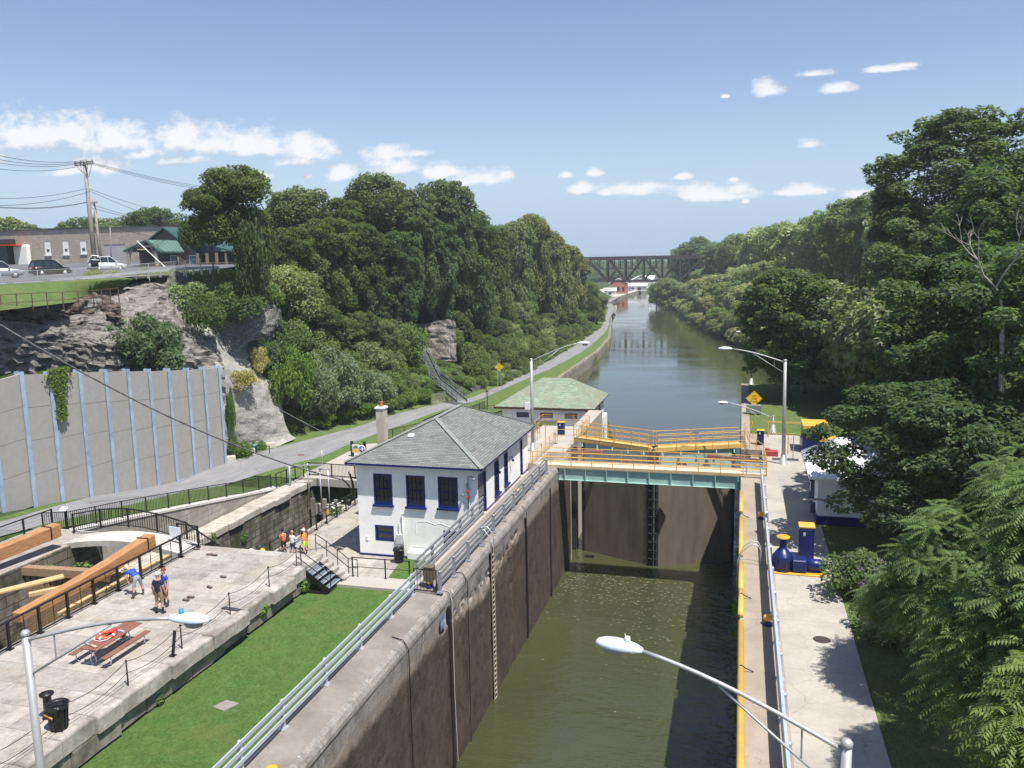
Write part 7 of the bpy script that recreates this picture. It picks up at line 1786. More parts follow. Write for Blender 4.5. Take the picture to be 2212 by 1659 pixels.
# ------------------------------------------------------------------ signs
def zip_sign(c, s, lab, yaw, post_h, legs=((-.28), (.28)), zb=0.):
    t = thing('warning_sign', (c[0], c[1], zb), lab, 'sign'); c = V(c); rot = Matrix.Rotation(yaw, 3, 'Z'); x = rot @ V((1, 0, 0)); y = rot @ V((0, -1, 0)); z = V((0, 0, 1)); h = s * .7071
    YL = M('sign_yellow', (.85, .52, .02), .03, 3, .45)
    m = MB(); f = [c + z * h, c - x * h, c - z * h, c + x * h]; m.add([p + y * .02 for p in f] + [p - y * .02 for p in f], [(0, 1, 2, 3), (7, 6, 5, 4)] + [(k, k + 4, (k + 1) % 4 + 4, (k + 1) % 4) for k in range(4)]); m.build('board', YL, t)
    DK = M('sign_dark', (.12, .06, .01), .1, 4, .6)
    m = MB()
    for k in range(4): a = c + (f[k] - c) * .93 + y * .026; b = c + (f[(k + 1) % 4] - c) * .93 + y * .026; m.bar(a, b, .006, .025 * s, up=y)
    m.build('border', M('sign_edge', (.55, .30, .02), .1, 4, .6), t)
    for i, w in enumerate(('ZIP', 'LINE', 'X-ING')): text_mesh(w, .24 * s, DK, 'lettering', t, c + y * .03 + z * (.23 - .25 * i) * s, x, z, sx=1.05)
    m = MB()
    for l in legs: q = c + x * l - y * .04; m.bar((q.x, q.y, zb), (q.x, q.y, c.z), .06, .06)
    m.build('post', M_GALV, t); return t
p = G(1630, 893, 0); a = AY(1629, 861, p.y); zip_sign((a.x, p.y, a.z), 1.15, 'yellow diamond zip line warning sign on the island lawn', R(4), 2, zb=0)
t = thing('equipment_box', (a.x - .1, p.y - .4, 0), 'low grey slatted box under the island warning sign', 'box'); m = MB(); m.bb(a.x - .75, a.x + .7, p.y - .7, p.y - .2, .1, .95)
for k in range(8): m.bb(a.x - .7 + k * .19, a.x - .64 + k * .19, p.y - .73, p.y - .7, .15, .9)
m.build('body', M('box_grey', (.22, .25, .22), .2, 4, .8), t)
p = AY(1078, 793, 128); zip_sign(tuple(p), 1.0, 'yellow diamond zip line warning sign among the shrubs by the towpath', R(12), 2, zb=ground(p.x, p.y) - .1)
p = AY(903, 744.5, 129.6); t = thing('notice_sign', p, 'small white notice fixed on the ruined limestone wall', 'sign'); m = MB(); m.box(p, (1.1, .04, .9), R(5)); m.build('board', M('notice_white', (), 0), t); m = MB(); m.box(p + V((0, -.03, .28)), (.7, .02, .16), R(5)); m.box(p + V((0, -.03, .0)), (.9, .02, .08), R(5)); m.box(p + V((0, -.03, -.2)), (.6, .02, .07), R(5)); m.build('print', M('notice_ink', (.12, .16, .28), .1, 4, .6), t)
Ys = G(762, 986, -3.3).y; p = AY(768.5, 969, Ys - .1); t = thing('trail_sign', p, 'small square trail sign with blue emblem and tan lower half beside the roof edge', 'sign'); m = MB(); m.box(p, (.78, .04, .84)); m.build('board', M('board_cream', (.68, .66, .60), .05, 5, .6), t)
m = MB(); m.box(p + V((0, -.03, -.2)), (.76, .02, .38)); m.build('tan_band', M('tan', (.62, .42, .18), .05, 5, .6), t); m = MB(); m.add([p + V(q) for q in ((-.34, -.03, .02), (-.2, -.03, .2), (0, -.03, .33), (.2, -.03, .2), (.34, -.03, .02))], [(0, 4, 3, 2, 1)]); m.build('emblem', M('emblem_blue', (.03, .10, .22), .1, 5, .6), t)
p = AY(781.5, 970, Ys - .1); t = thing('arrow_sign', p, 'round blue sign with white arrow next to the square trail sign', 'sign'); m = MB(); m.lathe(p, [(.40, 0), (.40, .03), (0, .031)], 24, 0, 'y'); m.build('rim', M('rim_cream', (.66, .64, .58), .05, 5, .6), t)
m = MB(); m.lathe(p + V((0, -.02, 0)), [(0, -.012), (.31, -.01), (.31, .02), (0, .021)], 24, 0, 'y'); m.build('disc', M('disc_blue', (.02, .06, .32), .1, 5, .6), t)
m = MB(); m.bar(p + V((-.22, -.05, 0)), p + V((.18, -.05, 0)), .02, .07).bar(p + V((.2, -.05, 0)), p + V((.03, -.05, .17)), .02, .07).bar(p + V((.2, -.05, 0)), p + V((.03, -.05, -.17)), .02, .07); m.build('arrow', M('arrow_white', (.8, .8, .8), .03, 5, .6), t)
t = thing('sign_posts', (AY(760, 990, Ys).x, Ys, -3.3), 'pair of thick black posts carrying the trail signs behind the roof edge', 'posts')
for px_ in (761, 788): q = AY(px_, 986, Ys); m = MB(); m.bar((q.x, Ys + .05, -3.3), (q.x, Ys + .05, -1.75), .26, .22); m.build('post', M_BLK, t)
t = thing('hanging_tag', (-29.85, 54.9, -3.5), 'small orange notice hanging on the lower lock railing', 'sign'); m = MB(); m.box((-29.8, 54.9, -2.6), (.03, .3, .4)); m.build('board', M('tag_orange', (.55, .32, .10), .1, 5, .6), t)
# ------------------------------------------------------------------ hillside stairs
hs = thing('hillside_stairs', (-45, 124, -5), 'long zigzag steel stairway climbing from the towpath past the ruined wall', 'stairs')
M_STR = M('stair_grey', (.17, .20, .21), .15, 4, .6, .2)
def on_ground(p, Yd):
    r = ray(*p); Y = 105.
    while Y < 150:
        t = Y / r.y
        if H + r.z * t < ground(r.x * t, Y) + .7: break
        Y += .25
    return AY(p[0], p[1], Y)
def flight(px0, px1, Y0, Y1, w, n, nm='flight'):
    a = on_ground(px0, Y0); b = on_ground(px1, Y1); d = (b - a); side = V((-d.y, d.x, 0)).normalized() * w / 2
    m = MB(); m.bar(a + side, b + side, .08, .35).bar(a - side, b - side, .08, .35)
    for k in range(n): q = a.lerp(b, (k + .5) / n); m.bar(q - side, q + side, .34, .06)
    for sgn in (1, -1):
        for f in (1.1, .6): m.bar(a + side * sgn + V((0, 0, f)), b + side * sgn + V((0, 0, f)), .07, .09)
        for k in range(int(d.length / 1.8) + 1): q = a.lerp(b, min(1, k * 1.8 / d.length)) + side * sgn; m.bar(q, q + V((0, 0, 1.1)), .07, .07)
    for k in (0, .5, 1):
        for sgn in (1, -1): q = a.lerp(b, k) + side * sgn; m.bar((q.x, q.y, ground(q.x, q.y) - .5), q, .1, .1)
    m.build(nm, M_STR, hs)
flight((998, 866), (940, 820), 121, 123.5, 1.6, 18); flight((940, 818), (912, 758), 124, 127, 1.5, 20); flight((895, 745), (842, 722), 127, 126, 1.5, 12); flight((845, 716), (880, 700), 127, 133, 1.4, 8)
t = thing('wire_fence', G(960, 870, -5), 'grey chain link fence and gate at the foot of the hillside stairway', 'fence'); a = GP(950, 880) + V((-1.6, 1, 0)); b = GP(1016, 862) + V((-1.2, 0, 0)); m = MB()
for k in range(9): q = a.lerp(b, k / 8); m.bar(q, q + V((0, 0, 1.7)), .05, .05)
m.bar(a + V((0, 0, 1.7)), b + V((0, 0, 1.7)), .04, .04); m.build('posts', M_STR, t); mesh_screen(t, a, b, 1.65, 0)
m = MB(); pts = [AY(903, 748, 125), AY(890, 790, 124.5), AY(868, 795, 124), AY(873, 815, 124)]; m.tube(pts, .07, 6); m.build('fallen_branch', M_BARKP, label='bent pale branch hanging beside the hillside stairway', cat='branch')
m = MB(); vs = []; fs = []; k = 0
for Y in frange(126, 165, 1.5):
    x = pathL(Y) - 1.5; z = path_z(Y) + .9 + random.uniform(-.15, .15); vs += [(x - .9, Y, z), (x + random.uniform(-.1, .1), Y, z - .05), (x + .15, Y, z - 1.2)]
    if k: q = (k - 1) * 3; fs += [(q + j, q + j + 1, q + j + 4, q + j + 3) for j in range(2)]
    k += 1
m.add(vs, fs).build('retaining_wall', M_DRY, label='low crumbling stone wall along the inner edge of the towpath', cat='retaining wall')
# ------------------------------------------------------------------ rail bridge
M_RUSTB = M('old_rust', (.060, .042, .038), .3, .6, .9)
rb = thing('rail_bridge', (-46, 430, 4), 'rusty deck truss railway bridge crossing the canal valley', 'bridge')
BY0, BY1 = 428., 434.; xa, xb = -84., -10.; zt, zb_ = 15.6, 3.7
m = MB()
for y in (BY0, BY1): m.bar((xa, y, zt - .3), (xb, y, zt - .4), .9, 1.7)
m.bar((xa, 431, zt + .55), (xb, 431, zt + .5), 6.6, .25); m.build('deck', M_RUSTB, rb)
m = MB()
for y in (BY0, BY1): m.bar((-66.6, y, zb_), (-29.6, y, zb_), .6, 1.0)
m.build('bottom_chord', M_RUSTB, rb)
nod = [-66.6 + 9.25 * k for k in range(5)]
for y in (BY0, BY1):
    for x in nod: m = MB(); m.bar((x, y, zb_), (x, y, zt), .6, .5); m.build('truss_post', M_RUSTB, rb)
    for x in [n_ + 3.1 for n_ in nod[:-1]] + [n_ + 6.2 for n_ in nod[:-1]] + [-71.2, -75.8, -25.5, -20.5]: m = MB(); m.bar((x, y, 9.6 if -70 < x < -28 else 11), (x, y, zt), .45, .4); m.build('truss_post', M_RUSTB, rb)
    m = MB()
    for i in range(4):
        a, b = nod[i], nod[i + 1]; m.bar((a, y, zt), (b, y, zb_), .75, .6) if i % 2 == 0 else m.bar((a, y, zb_), (b, y, zt), .75, .6)
        c = (a + b) / 2; zc = (zt + zb_) / 2; m.bar((a, y, zb_), (c, y, zc), .45, .45); m.bar((c, y, zc), (b, y, zb_ if i % 2 else zt), .24, .24)
    m.bar((nod[0], y, zb_), (-78, y, zt), .7, .7); m.bar((nod[-1], y, zb_), (-18, y, zt), .7, .7); m.bar((-75.5, y, zt), (-70, y, 10.2), .3, .3)
    m.bar((-72, y, 10.2), (-66.6, y, 10.2), .25, .25); m.bar((nod[0], y, 10.), (nod[-1] + 8, y, 10.), .18, .18); m.build('diagonals', M_RUSTB, rb)
m = MB()
for x in nod: m.bar((x, BY0, zb_), (x, BY1, zt), .4, .4); m.bar((x, BY1, zb_), (x, BY0, zt), .4, .4); m.bar((x, BY0, zb_), (x, BY1, zb_), .3, .3)
for i in range(4): m.bar((nod[i], BY0, zb_), (nod[i + 1], BY1, zb_), .2, .2)
m.build('cross_bracing', M_RUSTB, rb); m = MB()
for y in (BY0 - .2,): m.bar((-75, y, zt + 1.9), (-33, y, zt + 1.9), .1, .1); m.bar((-75, y, zt + 1.3), (-33, y, zt + 1.3), .07, .07)
for k in range(29): m.bar((-75 + k * 1.5, BY0 - .2, zt + .6), (-75 + k * 1.5, BY0 - .2, zt + 1.9), .07, .07)
m.build('railing', M('bridge_rail', (.45, .50, .55), .1, 2, .5), rb)
M_PIER = M_brick('pier_stone', (.44, .38, .30), (.34, .29, .23), (.14, .12, .10), 1.4, .6, .05, dirt=(.2, .17, .13))
m = MB(); m.prism([(-21.5, 427.4), (-18, 427.4), (-18, 435), (-21.5, 435)], -8, 7.0); m.prism([(-22, 427), (-17.5, 427), (-17.5, 435.4), (-22, 435.4)], 7.0, 7.6); m.build('pier', M_PIER, rb)
m = MB(); m.bar((-19.7, BY0, 7.6), (-19.7, BY0, zt), .8, .8).bar((-19.7, BY1, 7.6), (-19.7, BY1, zt), .8, .8); m.build('pier_column', M_RUSTB, rb)
t = thing('channel_buoy', (-44, 372, -9.3), 'small white channel marker floating on the canal', 'buoy'); p = G(1402, 668, -9.3); m = MB(); m.lathe(p, [(.5, 0), (.5, .35), (.15, .5), (.12, 1.6), (.3, 1.65), (.3, 1.9), (0, 1.95)], 12); t.location = p; m.build('body', M('buoy_white', (.8, .8, .78), .03, 3, .5), t)
# ------------------------------------------------------------------ yard beyond the bridge
def gable(lab, px, Y, w, d, h, hr, wm, rm, rz=0., name='building', wins=0, zb=-7.6, axis='x'):
    c = AY(px, 600, Y); t = thing(name, (c.x, Y, zb), lab, 'building'); rot = Matrix.Rotation(rz, 3, 'Z'); o = V((c.x, Y, zb))
    T = lambda x, y, z: o + rot @ V((x, y, z))
    hw, hd = w / 2, d / 2; m = MB()
    b = [T(-hw, -hd, 0), T(hw, -hd, 0), T(hw, hd, 0), T(-hw, hd, 0)]; u = [T(-hw, -hd, h), T(hw, -hd, h), T(hw, hd, h), T(-hw, hd, h)]
    for k in range(4): m.poly([b[k], b[(k + 1) % 4], u[(k + 1) % 4], u[k]])
    if axis == 'x': A, B = T(-hw, 0, hr), T(hw, 0, hr); m.poly([u[3], u[0], A]); m.poly([u[1], u[2], B])
    else: A, B = T(0, -hd, hr), T(0, hd, hr); m.poly([u[0], u[1], A]); m.poly([u[2], u[3], B])
    m.build('wall', wm, t); m = MB(); e = .5; th = V((0, 0, .18))
    def slab(p, q, r_, s_): m.add([p, q, r_, s_, p + th, q + th, r_ + th, s_ + th], [(3, 2, 1, 0), (4, 5, 6, 7), (0, 1, 5, 4), (1, 2, 6, 5), (2, 3, 7, 6), (3, 0, 4, 7)])
    if axis == 'x': slab(T(-hw - e, -hd - e, h - .2), T(hw + e, -hd - e, h - .2), T(hw + e, 0, hr), T(-hw - e, 0, hr)); slab(T(hw + e, hd + e, h - .2), T(-hw - e, hd + e, h - .2), T(-hw - e, 0, hr), T(hw + e, 0, hr))
    else: slab(T(-hw - e, hd + e, h - .2), T(-hw - e, -hd - e, h - .2), T(0, -hd - e, hr), T(0, hd + e, hr)); slab(T(hw + e, -hd - e, h - .2), T(hw + e, hd + e, h - .2), T(0, hd + e, hr), T(0, -hd - e, hr))
    m.build('roof', rm, t)
    for k in range(wins):
        m = MB(); x = lerp(-hw, hw, (k + 1) / (wins + 1)); q = T(x, -hd - .06, h * .45); m.box(q, (w / (wins + 1) * .5, .1, h * .4), rz); m.build('window', M_GLASS, t)
    return t
WH = M('far_white', (.78, .78, .75), .04, 1, .7); RG = M('far_grey_roof', (.40, .41, .37), .08, 1, .8); BRK = M('far_brick', (.36, .15, .11), .15, 1, .9)
gable('red brick building with grey gable roof at the far canal bank', 1336, 545, 12, 14, 6.6, 9.6, BRK, RG, R(8), axis='y', wins=3)
gable('long low white garage in the yard beyond the bridge', 1376, 585, 15, 7, 3.6, 4.8, WH, WH, R(-8), wins=2)
gable('grey hall with pale arched roof behind the white garage', 1385, 625, 16, 14, 6, 10, M('far_grey_wall', (.42, .43, .42), .1, 1, .8), M('far_light_roof', (.62, .64, .62), .05, 1, .6), R(10), axis='y', wins=2)
gable('white roofed building at the right end of the far yard', 1402, 640, 9, 12, 6, 9, M('far_blue_wall', (.38, .44, .50), .1, 1, .8), WH, R(-10), wins=2)
gable('white shed with a bright roof near the left bridge end of the far yard', 1318, 515, 7, 5, 3.2, 4.6, WH, WH, R(5), wins=1)
gable('small house with white roof high on the far wooded slope', 1535, 500, 7, 6, 3, 5, WH, WH, 0, zb=5, wins=1)
m = MB(); m.prism([(-100, 500), (-72, 500), (-70.5, 545), (-69.5, 600), (-66, 660), (-130, 680)], -7.75, -7.52); m.build('yard_gravel', M('yard_pale', (.50, .46, .42), .1, .3, .95, 0, 0, (.42, .32, .20), .1), kind='structure')
t = thing('tank', AY(1362, 600, 600), 'yellow cylindrical tank lying in the far yard', 'tank'); c = AY(1362, 600, 600); c.z = -5.5; m = MB(); m.lathe(c, [(1.6, -4), (1.7, -3.8), (1.7, 3.8), (1.6, 4)], 16, 0, 'x'); m.build('shell', M_YEL, t); t.location = c
# cars ------------------------------------------------------------------
def suv(loc, rz, paint, lab, cat='car', L=4.7, plate=True, tailcol=(.45, .02, .02), z_s=1.):
    t = thing('parked_car', (0, 0, 0), lab, cat); W = .92; P_ = M('car_' + lab.split()[0], paint, .03, 2, .25, .3, 0, spec=.6); G_ = M('car_glass', (.02, .025, .03), .1, 1, .05, 0, 0, spec=.8)
    # stations along the car: x, half width, z bottom, belt z, belt half width
    st = [(-L / 2, .72, .45, .80), (-L / 2 + .08, .88, .32, .98), (-L / 2 + .5, W, .26, 1.06), (-.6, W, .25, 1.06), (.75, W, .25, 1.02), (1.15, W, .26, .99), (1.9, .90, .28, .90), (L / 2 - .12, .84, .32, .78), (L / 2, .66, .42, .62)]
    m = MB(); vs = []; n = 8
    for (x, w, z0, z1) in st: vs += [(x, -w * .86, z0), (x, -w, z0 + .15), (x, -w * 1.0, (z0 + z1) / 2), (x, -w * .95, z1), (x, w * .95, z1), (x, w, (z0 + z1) / 2), (x, w, z0 + .15), (x, w * .86, z0)]
    fs = [(i * n + k, i * n + (k + 1) % n, (i + 1) * n + (k + 1) % n, (i + 1) * n + k) for i in range(len(st) - 1) for k in range(n)] + [tuple(reversed(range(n))), tuple((len(st) - 1) * n + k for k in range(n))]
    m.add(vs, [tuple(reversed(f)) for f in fs], 0, True); b = m.build('body', P_, t, loc=None)
    m = MB(); cab = [(-L / 2 + .10, 1.0, .86, 1.0, .84), (-L / 2 + .45, 1.0, .88, 1.62, .70), (-.9, 1.02, .88, 1.70, .70), (.3, 1.02, .87, 1.66, .68), (1.25, .98, .84, 1.0, .80)]
    vs = []
    for (x, z0, w0, z1, w1) in cab: vs += [(x, -w0, z0), (x, -w1, z1), (x, w1, z1), (x, w0, z0)]
    fs = [(i * 4 + k, (i + 1) * 4 + k, (i + 1) * 4 + k + 1, i * 4 + k + 1) for i in range(4) for k in (0, 2)] + [(1, 5, 6, 2), (13, 17, 18, 14)] + [(0, 1, 2, 3)]
    m.add(vs, fs); m.build('glasshouse', G_, t)
    m = MB(); m.bar((-L / 2 + .40, -.0, 1.66), (.35, 0, 1.70), 1.40, .06)
    for sg in (1, -1):
        for (xa_, xb_) in ((-L / 2 + .12, -L / 2 + .42), (1.22, .32)): m.bar((xa_, sg * .86, 1.0), (xb_, sg * .70, 1.66), .06, .09)
        for x in (-1.15, -.15): m.bar((x, sg * .885, 1.02), (x + .02, sg * .71, 1.66), .05, .09)
        m.bar((-L / 2 + .5, sg * .64, 1.74), (.2, sg * .64, 1.74), .04, .05)
    m.build('roof', P_, t, bevel=.01)
    for x in (-1.35, 1.42):
        for sg in (1, -1):
            m = MB(); m.lathe((x, sg * (W - .1), .34), [(.24, -.12), (.34, -.10), (.345, .08), (.30, .115), (.23, .12)], 20, 0, 'y') if False else m.lathe((x, sg * (W - .11), .34), [(.26, -.11), (.335, -.10), (.345, .0), (.335, .10), (.26, .12)], 20, 0, 'y'); wh = m.build('wheel', M('tyre', (.015, .015, .016), .2, 5, .8), t)
            m = MB(); m.lathe((x, sg * (W + .005), .34), [(.23, -.02), (.22, .01), (.08, .0), (.0, .01)], 14, 0, 'y'); m.build('rim', M_GALV, wh)
            m = MB(); m.lathe((x, sg * (W - .06), .40), [(.40, -.03), (.40, .065), (.33, .066)], 20, 0, 'y'); m.build('wheel_arch', M('arch_black', (.02, .02, .022), .2, 5, .7), t)
    for sg in (1, -1):
        m = MB(); m.bb(-L / 2 + .01, -L / 2 + .28, sg * .60, sg * .9, .86, 1.02); m.build('tail_light', M('tail_%g' % tailcol[0], tailcol, .05, 3, .2), t)
        m = MB(); m.bb(L / 2 - .3, L / 2 - .06, sg * .52, sg * .84, .68, .80); m.build('headlight', M('headlight', (.7, .7, .7), .03, 3, .1), t)
        m = MB(); m.bb(.75, .92, sg * .92, sg * 1.08, 1.0, 1.14); m.build('mirror', P_, t, bevel=.02)
    m = MB(); m.bb(-L / 2 - .03, -L / 2 + .02, -.26, .26, .80, .96); m.build('licence_plate', M('plate_pale', (.65, .70, .66), .05, 9, .5), t)
    m = MB(); m.bb(-L / 2 - .02, -L / 2 + .12, -.85, .85, .34, .50); m.build('bumper', M('arch_black', (), 0), t)
    t.location = loc; t.rotation_euler = (0, 0, rz); t.scale = (.94, 1, 1.12); return t
def st_z(X, Y): return interp(Y, [40, 50, 80, 110, 130], [14.45, 14.6, 15.05, 16.7, 16.9])
def on_st(px, py, Y0=85.):
    Y = Y0
    for _ in range(40):
        a = AY(px, py, Y); 
        if abs(a.z - st_z(a.x, Y)) < .02: break
        Y += (a.z - st_z(a.x, Y)) * 3
    return V((a.x, Y, a.z))
street_dir = math.atan2(6, 30)
suv((-80.3, 76.0, 14.95), R(50), (.30, .32, .35), 'silver-grey SUV on the street cut by the left picture edge')
suv((-81.2, 84., 15.05), R(63), (.018, .018, .02), 'black SUV parked on the street in front of the stone building')
suv((-79.4, 91.5, 15.4), R(60), (.72, .73, .74), 'white SUV parked near the utility pole and the lodge')
for i, (px_, Y, c, lab) in enumerate(((1352, 575, (.04, .10, .45), 'blue truck parked in the far yard'), (1345, 572, (.35, .45, .55), 'pale blue pickup parked in the far yard'), (1333, 560, (.02, .05, .25), 'dark blue van parked beside the far brick building'), (1362, 580, (.7, .7, .7), 'white vehicle parked near the far garage'))):
    p = AY(px_, 600, Y); suv((p.x, Y, -7.5), R(30 + i * 20), c, lab, 'truck' if i < 2 else 'van', 5.6)
# ------------------------------------------------------------------ street level on the left
SX = lambda Y: interp(Y, [38, 50, 63, 70, 80, 100], [-52, -53.8, -58.5, -62, -60, -58])
vs = []; fs = []; k = 0
ysr = frange(30, 130, 2.5)
for Y in ysr: vs += [(-260, Y, st_z(0, Y)), (-72.5 + (Y - 60) * .12, Y, st_z(0, Y) + .02), (-60.5 + (Y - 55) * -.02, Y, st_z(0, Y) + .0)]
for i in range(len(ysr) - 1):
    for j in range(2): q = i * 3 + j; fs.append((q, q + 1, q + 4, q + 3))
m = MB(); m.add(vs, fs); m.build('street', M_ROAD, kind='structure')
vs = []; fs = []; n = 0
for Y in frange(34, 72, 1.):
    e = SX(Y); z = st_z(0, Y)
    vs += [(-60.6, Y, z + .01), (-59.5, Y, z - .15), (lerp(-59.5, e, .6), Y, 13.6 + .012 * (Y - 50)), (e + .4, Y, 12.95)]
    if n:
        q = (n - 1) * 4; fs += [(q + j, q + j + 1, q + j + 5, q + j + 4) for j in range(3)]
    n += 1
m = MB(); m.add(vs, fs, 0, True); m.build('lawn', M_LAWN2, kind='structure')
# white dashes, guard rail, chain link
m = MB()
for k in range(8):
    Y = 48 + k * 4.; m.prism([(-62.2, Y), (-62.05, Y), (-62.05, Y + 3.2), (-62.2, Y + 3.2)], [st_z(0, Y) + .03] * 2 + [st_z(0, Y + 3.2) + .03] * 2, [st_z(0, Y) + .04] * 2 + [st_z(0, Y + 3.2) + .04] * 2)
m.build('road_marking', M('paint_white', (.75, .75, .74), .05, 4, .7), kind='structure')
def line_pts(pix, zoff=0.): return [AY(x, y, Y) + V((0, 0, zoff)) for x, y, Y in pix]
gr = line_pts([(-60, 622, 60), (0, 618, 63), (100, 607, 67), (200, 598, 71), (300, 588, 75), (400, 580, 79), (470, 577, 83)])
t = thing('guard_rail', gr[3], 'grey steel guard rail along the street edge', 'guard rail'); m = MB()
for a, b in zip(gr, gr[1:]): m.bar(a, b, .06, .28)
m.build('rail', M_GALV, t)
for k in range(24): q = gr[0].lerp(gr[-1], k / 23); i = min(len(gr) - 2, int(k / 23 * (len(gr) - 1))); q = gr[i].lerp(gr[i + 1], k / 23 * (len(gr) - 1) - i); m = MB(); m.bar(q + V((0, 0.1, -.75)), q + V((0, .1, .1)), .14, .14); m.build('post', M_GALV, t)
cf = line_pts([(-60, 587, 60), (0, 584, 63), (80, 584, 66), (160, 580, 69), (240, 575, 72), (320, 569, 75), (400, 563, 79), (432, 558, 80)])
t = thing('chain_link_fence', cf[3], 'long chain link fence between street and cliff top', 'fence'); m = MB()
for a, b in zip(cf, cf[1:]): m.bar(a, b, .05, .05)
m.build('top_rail', M_GALV, t)
for a, b in zip(cf, cf[1:]): mesh_screen(t, a - V((0, 0, 1.5)), b - V((0, 0, 1.5)), 1.45, 0)
for k, a in enumerate(cf): m = MB(); m.bar(a - V((0, 0, 1.8)), a + V((0, 0, .03)), .07, .07); m.build('post', M_GALV, t)
pr = line_pts([(-60, 640, 50.6), (0, 637, 52), (100, 632, 56), (200, 628, 60), (255, 622, 62.5)])
t = thing('pipe_railing', pr[2], 'rusty two-bar pipe railing along the lawn above the cliff rim', 'railing'); RP = M('rust_rail', (.12, .07, .05), .3, 6, .8)
for dz in (0, -.65):
    m = MB()
    for a, b in zip(pr, pr[1:]): m.bar(a + V((0, 0, dz)), b + V((0, 0, dz)), .05, .05)
    m.build('rail', RP, t)
for k in range(13): u = k / 12 * 4; i = min(3, int(u)); q = pr[i].lerp(pr[i + 1], u - i); m = MB(); m.bar(q + V((0, 0, -1.35)), q, .06, .06); m.build('post', RP, t)
# stone factory building
M_FST = M_brick('tan_rubble', (.56, .48, .40), (.42, .36, .29), (.46, .42, .37), .75, .26, .03, dirt=(.32, .28, .23), jitter=.12)
fz = 16.2
def front(px, Y=112.): return AY(px, 570, Y).x
bt = thing('stone_building', (front(150), 114, fz), 'long tan stone building with flat roof, white window panels and dark entrance canopy', 'building')
x0, x1 = front(-120), front(416)
W_ = x1 - x0; ztop = AY(100, 497, 112).z - fz; ho_ = []
for (a, b, c, d) in ((181, 949, 207, 1007), (252, 949, 279, 1007), (323, 949, 348, 1006)): pass
zf = lambda py: AY(100, py, 112).z - fz
for (a, b) in ((181, 207), (252, 279), (323, 349)): ho_.append((front(a) - x0, zf(552), front(b) - x0, zf(521)))
ho_.append((front(240) - x0 + 9.2, zf(572), front(240) - x0 + 13.4, zf(533)))
ho_ = [(front(100 / 1.0 * 1.0) - x0, zf(551), front(113) - x0, zf(521)), (front(139) - x0, zf(551), front(152) - x0, zf(521)), (front(177) - x0, zf(550), front(190) - x0, zf(522)), (front(228) - x0, .2, front(274) - x0, zf(532))]
m = MB(); holewall(m, (x0, 112, fz - 1.5), (1, 0, 0), (0, 0, 1), W_, ztop + 1.5, [(a, b + 1.5, c, d + 1.5) for a, b, c, d in ho_], .2)
holewall(m, (x1, 112, fz - 1.5), (0, 1, 0), (0, 0, 1), 16, ztop + 1.1, []); holewall(m, (x0, 128, fz - 1.5), (0, -1, 0), (0, 0, 1), 16, ztop + 1.5, []); holewall(m, (x1, 128, fz - 1.5), (-1, 0, 0), (0, 0, 1), W_, ztop + 1.5, [])
m.poly([(x0, 112, fz + ztop - .3), (x1, 112, fz + ztop - .3), (x1, 128, fz + ztop - .3), (x0, 128, fz + ztop - .3)]); m.build('wall', M_FST, bt)
m = MB(); m.bb(x0 - .1, front(195), 111.8, 112.1, fz + ztop, fz + ztop + .2); m.bb(front(195), x1 + .1, 111.8, 112.1, fz + ztop - .0, fz + ztop + .12); m.build('parapet_cap', M('cap_dark', (.07, .07, .07), .1, 3, .7), bt)
WP = M('panel_white', (.72, .72, .68), .05, 3, .7)
for (a, b, c, d) in ho_[:3]:
    m = MB(); m.bb(x0 + a, x0 + c, 112.05, 112.18, fz + b, fz + d); w = m.build('window', WP, bt); m = MB(); m.bb(x0 + a + .35, x0 + c - .35, 112.0, 112.05, fz + b + .9, fz + d - 1.6); m.build('pane', M_GLASS, w); m = MB(); m.bb(x0 + a - .1, x0 + c + .1, 111.85, 112.04, fz + b - .15, fz + b); m.build('sill', WP, w)
a, b, c, d = ho_[3]; m = MB(); m.bb(x0 + a, x0 + c, 112.1, 112.2, fz + b - .2, fz + d)
for k in range(12): z = fz + b + (d - b) * k / 12; m.bb(x0 + a + .05, x0 + c - .05, 112.06, 112.1, z, z + (d - b) / 12 * .8)
m.build('garage_door', M('shutter_grey', (.42, .40, .40), .08, 3, .6), bt)
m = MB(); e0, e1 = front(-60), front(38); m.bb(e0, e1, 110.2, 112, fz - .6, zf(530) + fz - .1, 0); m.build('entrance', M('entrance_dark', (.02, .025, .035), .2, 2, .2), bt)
m = MB(); m.bb(e0, e1 + .2, 109.2, 112, zf(527) + fz, zf(514) + fz); m.build('canopy', M('canopy_black', (.025, .028, .035), .2, 3, .6), bt, bevel=.15)
m = MB(); m.bb(e0, e1 + 2., 109.0, 112, zf(529.5) + fz, zf(527) + fz); m.build('red_trim', M('trim_red', (.55, .04, .02), .05, 3, .5), bt)
m = MB(); m.bb(e1, front(72), 111.2, 112, fz - .8, zf(527) + fz, 0); m.build('white_bay', M('bay_cream', (.70, .69, .62), .04, 2, .7), bt, bevel=.3)
